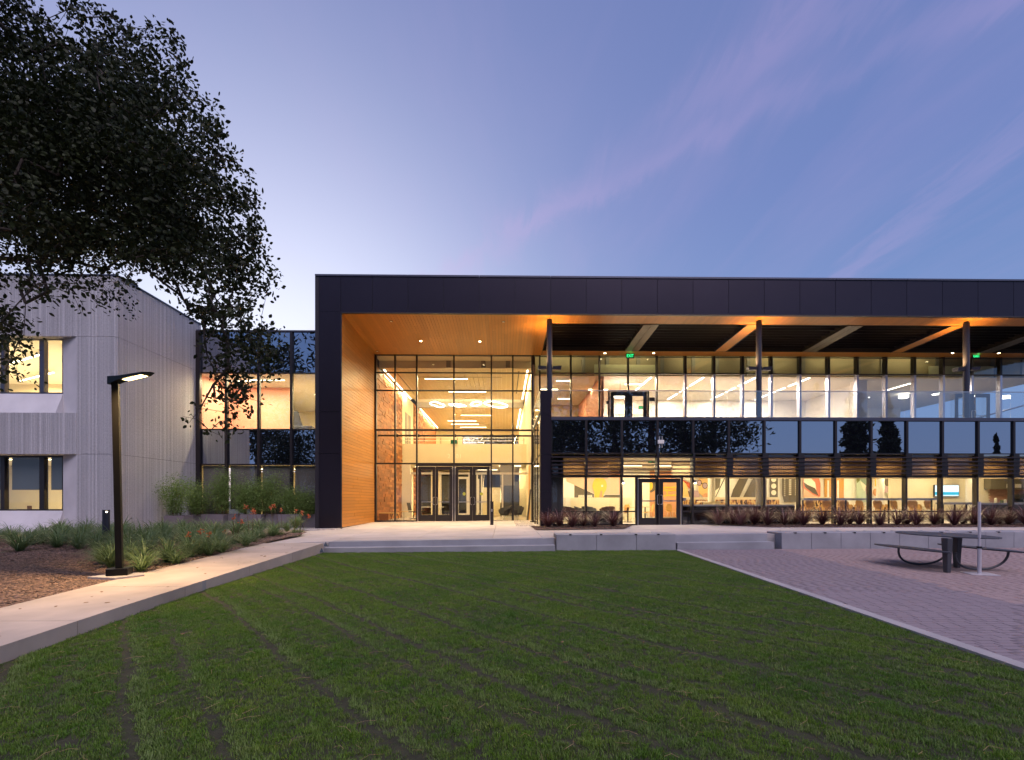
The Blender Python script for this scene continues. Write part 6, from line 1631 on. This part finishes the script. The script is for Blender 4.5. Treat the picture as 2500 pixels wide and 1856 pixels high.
def add_clusters(poly, n, Y0, Y1, size):
    xs_ = [p[0] for p in poly]; ys_ = [p[1] for p in poly]; k = 0; tries = 0
    while k < n and tries < n*60:
        tries += 1
        x, y = random.uniform(min(xs_), max(xs_)), random.uniform(min(ys_), max(ys_))
        if inside(poly, x, y):
            Y = random.uniform(Y0, Y1); q = P(x, y, Y)
            if size > .2 and (noise.noise(q*1.15+Vector((3, 1, 7))) < -.22 or noise.noise(q*3.1) < -.20): continue
            edge = any(not inside(poly, x+48*math.cos(a_), y+48*math.sin(a_)) for a_ in (0, .8, 1.6, 2.4, 3.1, 3.9, 4.7, 5.5))
            clusters.append((q, size*(.55 if edge else 1))); k += 1
MAIN_IN = [(x-2 if x > 100 else x, y+(8 if y < 600 else -6)) for x, y in MAIN]
add_clusters(MAIN_IN, 1500, 5.2, 8.6, .23)
add_clusters([(0, 60), (330, 180), (560, 480), (600, 640), (380, 640), (0, 620)], 260, 5.2, 8.6, .26)
add_clusters(SP1, 112, 5.8, 7.2, .15); add_clusters(SP2, 22, 5.9, 6.8, .13); add_clusters(SP3, 120, 5.0, 7.0, .17)
# twigs that break the outline
for a, b in zip(MAIN[2:33], MAIN[3:34]):
    for k in range(3):
        t_ = random.random(); x, y = a[0]+(b[0]-a[0])*t_+random.uniform(-16, 6), a[1]+(b[1]-a[1])*t_+random.uniform(-4, 14)
        clusters.append((P(x, y, random.uniform(5.8, 7.6)), .11))
TR = Vector((-10.6, 7.2, .2))
tree = empty('oak_tree', TR, 'large dark evergreen oak overhanging from the left', 'tree')
# skeleton: trunk, limbs, then every cluster joins the nearest wood towards the trunk
nodes = [np.array(TR)]; parent = [-1]
def chain(start, pts):
    cur = start
    for p in pts:
        nodes.append(np.array(p, dtype=float)); parent.append(cur); cur = len(nodes)-1
    return cur
tk = chain(0, [(-10.5, 7.2, 1.2), (-10.3, 7.1, 2.3), (-10.0, 7.0, 3.3)])
def limb(start, tgt, n=9, sag=.3):
    a = nodes[start]; b = np.array(tgt); pts = []
    for k in range(1, n+1):
        t_ = k/n; p = a+(b-a)*t_; p[2] += sag*math.sin(math.pi*t_); p += np.array([random.uniform(-.08, .08), random.uniform(-.1, .1), random.uniform(-.08, .08)]); pts.append(p)
    return chain(start, pts)
l1 = limb(tk, P(330, 430, 7.0), 12, .2); l2 = limb(tk, P(180, 180, 6.8), 10, .3); l3 = limb(tk, P(60, 620, 6.4), 8, .3); limb(l1, P(560, 560, 6.8), 6, .1); l4 = limb(l1, P(520, 700, 6.5), 7, .15)
limb(l4, P(560, 900, 6.4), 6, 0); l5 = limb(l4, P(600, 820, 6.6), 5, 0); limb(l2, P(330, 150, 6.6), 5, .1); limb(l3, P(250, 690, 6.2), 6, .1); limb(l3, P(70, 860, 5.9), 6, .1); limb(tk, (-9.2, 5.0, 7.5), 8); limb(tk, (-12.5, 7.5, 7.0), 8); limb(tk, (-10.5, 10.0, 7.0), 8)
for _ in range(260): clusters.append((Vector((random.gauss(-10.8, 1.9), random.gauss(7.3, 1.8), random.uniform(4.6, 8.8))), .3))
cl_sorted = sorted(clusters, key=lambda c: (np.array(c[0])-nodes[tk]).dot(np.array(c[0])-nodes[tk]))
ends = []
for (c, s_) in cl_sorted:
    A = np.array(nodes); cc_ = np.array(c); d = np.linalg.norm(A-cc_, axis=1); d[:3] += 50
    j = int(np.argmin(d+.15*np.linalg.norm(A-nodes[tk], axis=1)))
    n_ = max(1, int(d[j]/.28)); a = nodes[j]; cur = j
    for k in range(1, n_+1):
        t_ = k/n_; p = a+(cc_-a)*t_
        if k < n_: p = p+np.random.normal(0, .025, 3)
        nodes.append(p); parent.append(cur); cur = len(nodes)-1
    ends.append((cur, cc_, s_, (cc_-a)/max(1e-6, np.linalg.norm(cc_-a))))
N = len(nodes); load = np.zeros(N)
for e_ in ends: load[e_[0]] += 1
for i in range(N-1, 0, -1): load[parent[i]] += load[i]
rad = np.minimum(.0021*np.power(np.maximum(load, 1), .52), .24)
rad[:4] = [.26, .235, .22, .20]
NP_ = np.array(nodes)
child = np.arange(1, N); par = np.array(parent[1:])
A, B = NP_[par], NP_[child]; ra, rb_ = rad[par], rad[child]; ra = np.minimum(ra, rb_*1.6)
ra[:3] = rad[:3]
D = B-A; D /= np.maximum(np.linalg.norm(D, axis=1), 1e-6)[:, None]
U = np.cross(D, np.array([.31, .52, .8])); U /= np.linalg.norm(U, axis=1)[:, None]; W = np.cross(D, U)
K = 5
ang = np.arange(K)*2*np.pi/K
ringA = A[:, None]+(U[:, None]*np.cos(ang)[None, :, None]+W[:, None]*np.sin(ang)[None, :, None])*ra[:, None, None]
ringB = B[:, None]+(U[:, None]*np.cos(ang)[None, :, None]+W[:, None]*np.sin(ang)[None, :, None])*rb_[:, None, None]
V = np.concatenate([ringA, ringB], 1).reshape(-1, 3); idx = (np.arange(len(child))*2*K)[:, None, None]
q = np.array([[k, (k+1) % K, K+(k+1) % K, K+k] for k in range(K)])
big_ = rb_ > .035
for nm, sel in (('trunk', big_), ('branches', ~big_)):
    Fq = (idx+q[None])[sel].reshape(-1, 4)
    o = bpy.data.objects.new(nm, np_mesh(nm, V, Fq, bark, smooth=True)); col.objects.link(o); o.parent = tree; o.location = -Vector(TR)
obj('trunk_base', MB().tube([(TR.x-.03, TR.y, -.1), (TR.x, TR.y, .25), (TR.x+.1, TR.y, 1.2), (TR.x+.3, TR.y-.1, 2.3)], [.42, .31, .245, .225], 14), bark, tree, smooth=True)
# leaves
def leaves(cl, per, size, mat_, name, par_, loc):
    cs = np.array([c for (_, c, _, _) in cl]); ss = np.array([s for (_, _, s, _) in cl]); dd = np.array([d for (_, _, _, d) in cl])
    cnt_ = np.maximum(5, (per*(ss/.23)**2)).astype(int); id_ = np.repeat(np.arange(len(cl)), cnt_); n = len(id_)
    c = cs[id_]+np.clip(rng.normal(0, 1, (n, 3)), -1.7, 1.7)*(ss[id_]*.62)[:, None]*np.array([1, 1, .85])-dd[id_]*(rng.uniform(0, 1, n)*ss[id_])[:, None]
    d = rng.normal(0, 1, (n, 3))+dd[id_]*.9+np.array([0, 0, -.15]); d /= np.linalg.norm(d, axis=1)[:, None]
    s = np.cross(d, rng.normal(0, 1, (n, 3))); s /= np.linalg.norm(s, axis=1)[:, None]; up_ = np.cross(d, s)
    L = (size*rng.uniform(.65, 1.25, n))[:, None]; w = L*.34
    V = np.stack([c, c+d*L*.35+s*w*.9, c+d*L*.72+s*w*.7, c+d*L, c+d*L*.72-s*w*.7, c+d*L*.35-s*w*.9, c+d*L*.5-up_*w*.35], 1)
    f = np.array([[0, 1, 6], [1, 2, 6], [2, 3, 6], [3, 4, 6], [4, 5, 6], [5, 0, 6]])
    Fq = (np.arange(n)*7)[:, None, None]+f[None]
    o = bpy.data.objects.new(name, np_mesh(name, V.reshape(-1, 3), Fq.reshape(-1, 3), mat_)); col.objects.link(o); o.parent = par_; o.location = -Vector(loc)
    return n
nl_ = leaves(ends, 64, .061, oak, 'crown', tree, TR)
print('oak leaves', nl_, 'nodes', N)

# ---- trees across the street behind the camera: they stand there and show as reflections in the dark glass
def far_tree(name, loc, H, kind, seed, label, group='trees across the lawn behind the viewer', m_=None):
    g = np.random.default_rng(seed); x, y, z = loc
    e = empty(name, loc, label, 'tree', group)
    obj('trunk', MB().tube([(x, y, z-.2), (x+.1, y, z+H*.5), (x, y, z+H*.97)], [H*.028, H*.016, .04], 9), bark, e)
    if kind == 'conifer':
        n = 4600; t_ = g.uniform(.12, 1, n)**.85; rr = (1-t_)**.8*H*.20*(.75+.25*np.sin(t_*64+seed)+.12*np.sin(t_*23+seed*2)); a = g.uniform(0, 2*np.pi, n)
        a = np.round(a/(2*np.pi/13))*(2*np.pi/13)+g.normal(0, .14, n)+np.floor(t_*26)*1.1; k_ = g.uniform(.25, 1, n)
        c = np.stack([x+rr*k_*np.cos(a), y+rr*k_*np.sin(a), z+H*t_-rr*k_*.28+g.normal(0, .12, n)], 1); L = H*.022
    elif kind == 'pine':
        nb = 46; bc = []
        for k in range(nb):
            t_ = g.uniform(.30, 1); a = g.uniform(0, 2*np.pi); r_ = H*.36*(1.12-t_)**.6*g.uniform(.35, 1); bc.append((x+r_*math.cos(a), y+r_*math.sin(a), z+H*t_, H*.06*g.uniform(.7, 1.3)))
            if k % 2 == 0: obj('branch', MB().tube([(x, y, z+H*t_*.92), (x+r_*math.cos(a), y+r_*math.sin(a), z+H*t_)], [.10, .03], 5), bark, e)
        bc = np.array(bc); n = 3800; w_ = g.integers(0, nb, n); c = bc[w_, :3]+g.normal(0, 1, (n, 3))*bc[w_, 3:4]*np.array([1, 1, .62]); L = H*.017
    else:
        nb = 30; bc = np.stack([x+g.normal(0, H*.22, nb), y+g.normal(0, H*.22, nb), z+H*g.uniform(.35, .95, nb), H*.09*g.uniform(.7, 1.3, nb)], 1); n = 7000; w_ = g.integers(0, nb, n); c = bc[w_, :3]+g.normal(0, 1, (n, 3))*bc[w_, 3:4]; L = H*.02
    d = g.normal(0, 1, (n, 3)); d /= np.linalg.norm(d, axis=1)[:, None]; s = np.cross(d, g.normal(0, 1, (n, 3))); s /= np.linalg.norm(s, axis=1)[:, None]
    V = np.stack([c-d*L, c+s*L*.35, c+d*L, c-s*L*.35], 1)
    o = bpy.data.objects.new('crown', np_mesh('crown', V.reshape(-1, 3), np.arange(n*4).reshape(-1, 4), m_ or oak)); col.objects.link(o); o.parent = e; o.location = -Vector(loc)
def refl(px_, depth, Y=YF): return (px_-1230)/F*(Y+depth)     # where a thing `depth` metres in front of the facade stands to be mirrored at px_
pines = [(1365, 58, 14), (1420, 46, 20), (1500, 44, 22), (1590, 45, 24), (1672, 45, 20), (1745, 48, 21)]
for n, (p, dp, H) in enumerate(pines):
    far_tree('pine_tree', (refl(p, dp), YF-dp, 0), H, 'pine', 200+n, 'tall spreading pine behind the viewer, mirrored in the dark spandrel glass, %s from the left' % ordinal(n), 'pines mirrored left of the blue panes')
for n, (x_, y_, H) in enumerate(((-28, -40, 33), (-12, -44, 36), (4, -40, 35), (-46, -46, 33))):
    far_tree('pine_tree', (x_, y_, 0), H, 'pine', 250+n, 'tall pine far behind the viewer beyond the lawn, %s from the left' % ordinal([1, 2, 3, 0][n]), 'tall pines far behind the viewer')
for n, (p, dp, H) in enumerate(((1560, 78, 12.5), (1745, 80, 13), (2100, 62, 24), (2180, 66, 21), (2200, 70, 15), (2452, 60, 12.5), (2496, 66, 11))):
    far_tree('conifer', (refl(p, dp), YF-dp, 0), H, 'conifer', 300+n, 'dark conifer behind the viewer, mirrored in the dark spandrel glass, %s from the left' % ordinal(n), 'conifers mirrored in the spandrel glass')
for n, (p, dp, H) in enumerate(((1400, 95, 9), (1700, 100, 9.5), (1800, 110, 9), (1935, 90, 8.7), (2010, 100, 8.5), (2290, 110, 9), (2390, 90, 9.4), (1640, 88, 9.5), (900, 60, 14), (700, 55, 13), (1100, 70, 12))):
    far_tree('broadleaf_tree', (refl(p, dp), YF-dp, 0), H, 'round', 400+n, 'low rounded tree line tree far behind the viewer, %s' % ordinal(n))
far_tree('broadleaf_tree', (2.4, 66, 0), 13, 'round', 501, 'tree behind the building, seen through the far lobby windows', 'trees behind the building')
far_tree('broadleaf_tree', (32, 62, 0), 14, 'round', 502, 'tree behind the building, seen through the right end room', 'trees behind the building')

# ================================================================== LAWN
GN = 95000
gx = rng.uniform(-5.3, 5.4, GN*2); u_ = rng.uniform(0, 1, GN*2); gy = 1.9+12.85*u_**1.15
pr_ = np.array([interp(PATH_R, y) for y in np.linspace(1.5, 15.2, 200)]); kr_ = np.array([kerbx(y) for y in np.linspace(1.5, 15.2, 200)]); yy_ = np.linspace(1.5, 15.2, 200)
ok = (gx > np.interp(gy, yy_, pr_)+.015) & (gx < np.interp(gy, yy_, kr_)-.015) & (np.abs(gx) < gy*1.12+.6) & (gy < 14.50+.045*(gx+5.2))
ok &= ~((gx < 1.0) & (gy > 14.24+.045*(gx+5.2)))
gx, gy = gx[ok][:GN], gy[ok][:GN]
# mower lines: narrow worn lines running diagonally, slightly bent
def wob(x, y, s, ph): return np.sin(x*s+ph)*np.cos(y*s*1.3+ph*2)
q_ = (gx*.77+gy*.64)+.10*wob(gx, gy, .55, 1.0)+.03*wob(gx, gy, 1.9, 2.0)
sp_ = .40; ph_ = (q_/sp_) % 1.0; li = np.floor(q_/sp_)
amp = .52+.50*np.sin(li*2.39+.7)+.35*wob(gx, gy, 1.4, 4.0)
line = np.exp(-((ph_-.5)/.115)**2)*np.clip(amp, 0, 1)
ridge = np.exp(-((ph_-.72)/.13)**2)*np.clip(amp, 0, 1)
keep = rng.uniform(0, 1, len(gx)) > line*.94
patch = .5+.5*(wob(gx, gy, 2.6, 3.0)*.5+wob(gx, gy, 5.7, 1.0)*.35+wob(gx, gy, 11.0, 5.0)*.3)
keep &= rng.uniform(0, 1, len(gx)) > (patch < .22)*.35
gx, gy, line, ridge, patch = gx[keep], gy[keep], line[keep], ridge[keep], patch[keep]
def grass_var():
    m = bpy.data.materials.new('grass_blade'); m.use_nodes = True
    t = NT(m.node_tree); bs = t.n['Principled BSDF']; bs.inputs['Roughness'].default_value = .5; bs.inputs['Specular IOR Level'].default_value = .35
    pos = t.node('ShaderNodeNewGeometry').outputs['Position']; rnd = t.node('ShaderNodeObjectInfo').outputs['Random']
    big = t.noise(t.mapping(pos, scale=(1, 1, 0)), .9, 4, .6, .5); mid = t.noise(t.mapping(pos, scale=(1, 1, 0), rot=(0, 0, R(40))), 3.8, 4, .65)
    c = t.mix(t.ramp(big, [(.35, 0.0), (.65, 1.0)]), (.068, .170, .010), (.145, .250, .016))
    c = t.mix(t.math('MULTIPLY', t.ramp(mid, [(.45, 0.0), (.75, 1.0)]), .65), c, (.14, .155, .060))
    c = t.mix(t.math('MULTIPLY', t.ramp(rnd, [(.80, 0.0), (1.0, 1.0)]), .55), c, (.21, .18, .07))
    c = t.mix(1.0, c, t.math('MULTIPLY_ADD', rnd, .5, .75), 'MULTIPLY')
    at = t.node('ShaderNodeAttribute'); at.attribute_type = 'INSTANCER'; at.attribute_name = 'tone'
    c = t.mix(t.math('MULTIPLY', at.outputs['Fac'], .8, clamp=True), c, (.19, .26, .075))
    t.l.new(c, bs.inputs['Base Color'])
    tr = t.node('ShaderNodeBsdfTranslucent'); t.put(tr.inputs['Color'], (.11, .26, .02)); mx_ = t.node('ShaderNodeMixShader'); mx_.inputs[0].default_value = .22; o = t.n['Material Output']
    t.l.new(bs.outputs[0], mx_.inputs[1]); t.l.new(tr.outputs[0], mx_.inputs[2]); t.l.new(mx_.outputs[0], o.inputs[0])
    return m
gm = grass_var()
def tuft(seed, nb=24, r=.042):
    g = np.random.default_rng(seed); V = []; Fq = []
    for b in range(nb):
        a = g.uniform(0, 6.28); rr = r*math.sqrt(g.uniform(0, 1)); x, y = rr*math.cos(a), rr*math.sin(a); h_ = g.uniform(.017, .040); w = g.uniform(.0011, .0021); a2 = g.uniform(0, 6.28)
        dx, dy = math.cos(a2), math.sin(a2); ln = g.uniform(.1, .9)*h_; i = len(V)
        V += [[x-dy*w, y+dx*w, 0], [x+dy*w, y-dx*w, 0], [x+dx*ln*.35+dy*w*.8, y+dy*ln*.35-dx*w*.8, h_*.6], [x+dx*ln*.35-dy*w*.8, y+dy*ln*.35+dx*w*.8, h_*.6], [x+dx*ln, y+dy*ln, h_*(1-.15*ln/h_)]]
        Fq += [[i, i+1, i+2], [i, i+2, i+3], [i+3, i+2, i+4]]
    return np_mesh('tuft', np.array(V), np.array(Fq), gm)
tufts = [bpy.data.objects.new('grass_tuft', tuft(600+i)) for i in range(4)]
pm_ = bpy.data.meshes.new('lawn_points'); pm_.vertices.add(len(gx)); pm_.vertices.foreach_set('co', np.stack([gx, gy, np.full(len(gx), -.004)], 1).astype(np.float32).ravel())
def attr(nm, typ, arr):
    a = pm_.attributes.new(nm, typ, 'POINT'); a.data.foreach_set('vector' if typ == 'FLOAT_VECTOR' else 'value', np.ascontiguousarray(arr, dtype=np.float32 if typ != 'INT' else np.int32).ravel())
scl = rng.uniform(.75, 1.2, len(gx))*(.85-.60*line+.28*ridge)*(.85+.35*patch)
tall = rng.uniform(0, 1, len(gx)) > .985; scl[tall] *= 1.5
attr('siz', 'FLOAT', scl); attr('tone', 'FLOAT', np.clip(ridge*.9+line*.35, 0, 1)); lean = rng.normal(0, .12, (len(gx), 2))
attr('rot', 'FLOAT_VECTOR', np.stack([lean[:, 0], lean[:, 1], rng.uniform(0, 6.28, len(gx))], 1)); attr('pick', 'INT', rng.integers(0, 4, len(gx)))
grass = bpy.data.objects.new('lawn_grass', pm_); col.objects.link(grass); tag(grass, 'dark green mown lawn with worn diagonal mower lines', 'lawn', kind='stuff')
ng = bpy.data.node_groups.new('lawn_grass', 'GeometryNodeTree')
ng.interface.new_socket('Geometry', in_out='INPUT', socket_type='NodeSocketGeometry'); ng.interface.new_socket('Geometry', in_out='OUTPUT', socket_type='NodeSocketGeometry')
n_ = ng.nodes; l_ = ng.links; gi = n_.new('NodeGroupInput'); go = n_.new('NodeGroupOutput')
mtp = n_.new('GeometryNodeMeshToPoints'); iop = n_.new('GeometryNodeInstanceOnPoints'); jg = n_.new('GeometryNodeJoinGeometry')
for tf in tufts:
    oi = n_.new('GeometryNodeObjectInfo'); oi.inputs['Object'].default_value = tf; oi.inputs['As Instance'].default_value = True; l_.new(oi.outputs['Geometry'], jg.inputs[0])
def na(nm, typ):
    a = n_.new('GeometryNodeInputNamedAttribute'); a.data_type = typ; a.inputs['Name'].default_value = nm; return a.outputs['Attribute']
l_.new(gi.outputs[0], mtp.inputs[0]); l_.new(mtp.outputs[0], iop.inputs['Points']); l_.new(jg.outputs[0], iop.inputs['Instance'])
iop.inputs['Pick Instance'].default_value = True; l_.new(na('pick', 'INT'), iop.inputs['Instance Index']); l_.new(na('rot', 'FLOAT_VECTOR'), iop.inputs['Rotation']); l_.new(na('siz', 'FLOAT'), iop.inputs['Scale'])
l_.new(iop.outputs[0], go.inputs[0])
md = grass.modifiers.new('blades', 'NODES'); md.node_group = ng
# straw-like dry pine needles lying on the lawn
straw = material('dry_straw', (.36, .24, .12), rough=.8)
m = MB()
for _ in range(420):
    y = 2.3+10*random.random()**1.6; x = random.uniform(-1.05*y, 1.05*y)
    if not (interp(PATH_R, y)+.1 < x < kerbx(y)-.1): continue
    a = random.uniform(0, 6.28); L = random.uniform(.05, .16); b_ = random.uniform(-.03, .03)
    m.tube([(x, y, .038), (x+math.cos(a)*L*.5-math.sin(a)*b_, y+math.sin(a)*L*.5+math.cos(a)*b_, .050), (x+math.cos(a)*L, y+math.sin(a)*L, .040)], .0011, 3, cap=False)
tag(obj('dry_needles', m, straw), 'dry straw coloured needles scattered over the lawn', 'needles', kind='stuff')

# a few fallen oak leaves on the lawn, path, terrace and paving
def fallen():
    k = random.random()
    if k < .2: y = 2.6+9*random.random()**1.4; x = random.uniform(interp(PATH_R, y)+.1, kerbx(y)-.1); return (x, y, .045)
    if k < .75: y = random.uniform(4, 14); return (random.uniform(interp(PATH_L, y)+.1, interp(PATH_R, y)-.1), y, pathz(y)+.006)
    if k < .87: x = random.uniform(-6.5, 10); y = random.uniform(15.6, 18); return (x, y, tz(x, y)+.006)
    y = random.uniform(5, 14); return (random.uniform(kerbx(y)+.3, kerbx(y)+6), y, .006)
scatter_bits(55, fallen, (.045, .022, .003), material('fallen_leaf', (.20, .11, .045), rough=.8, namt=.5, nscale=9), 'fallen_leaves', .25)
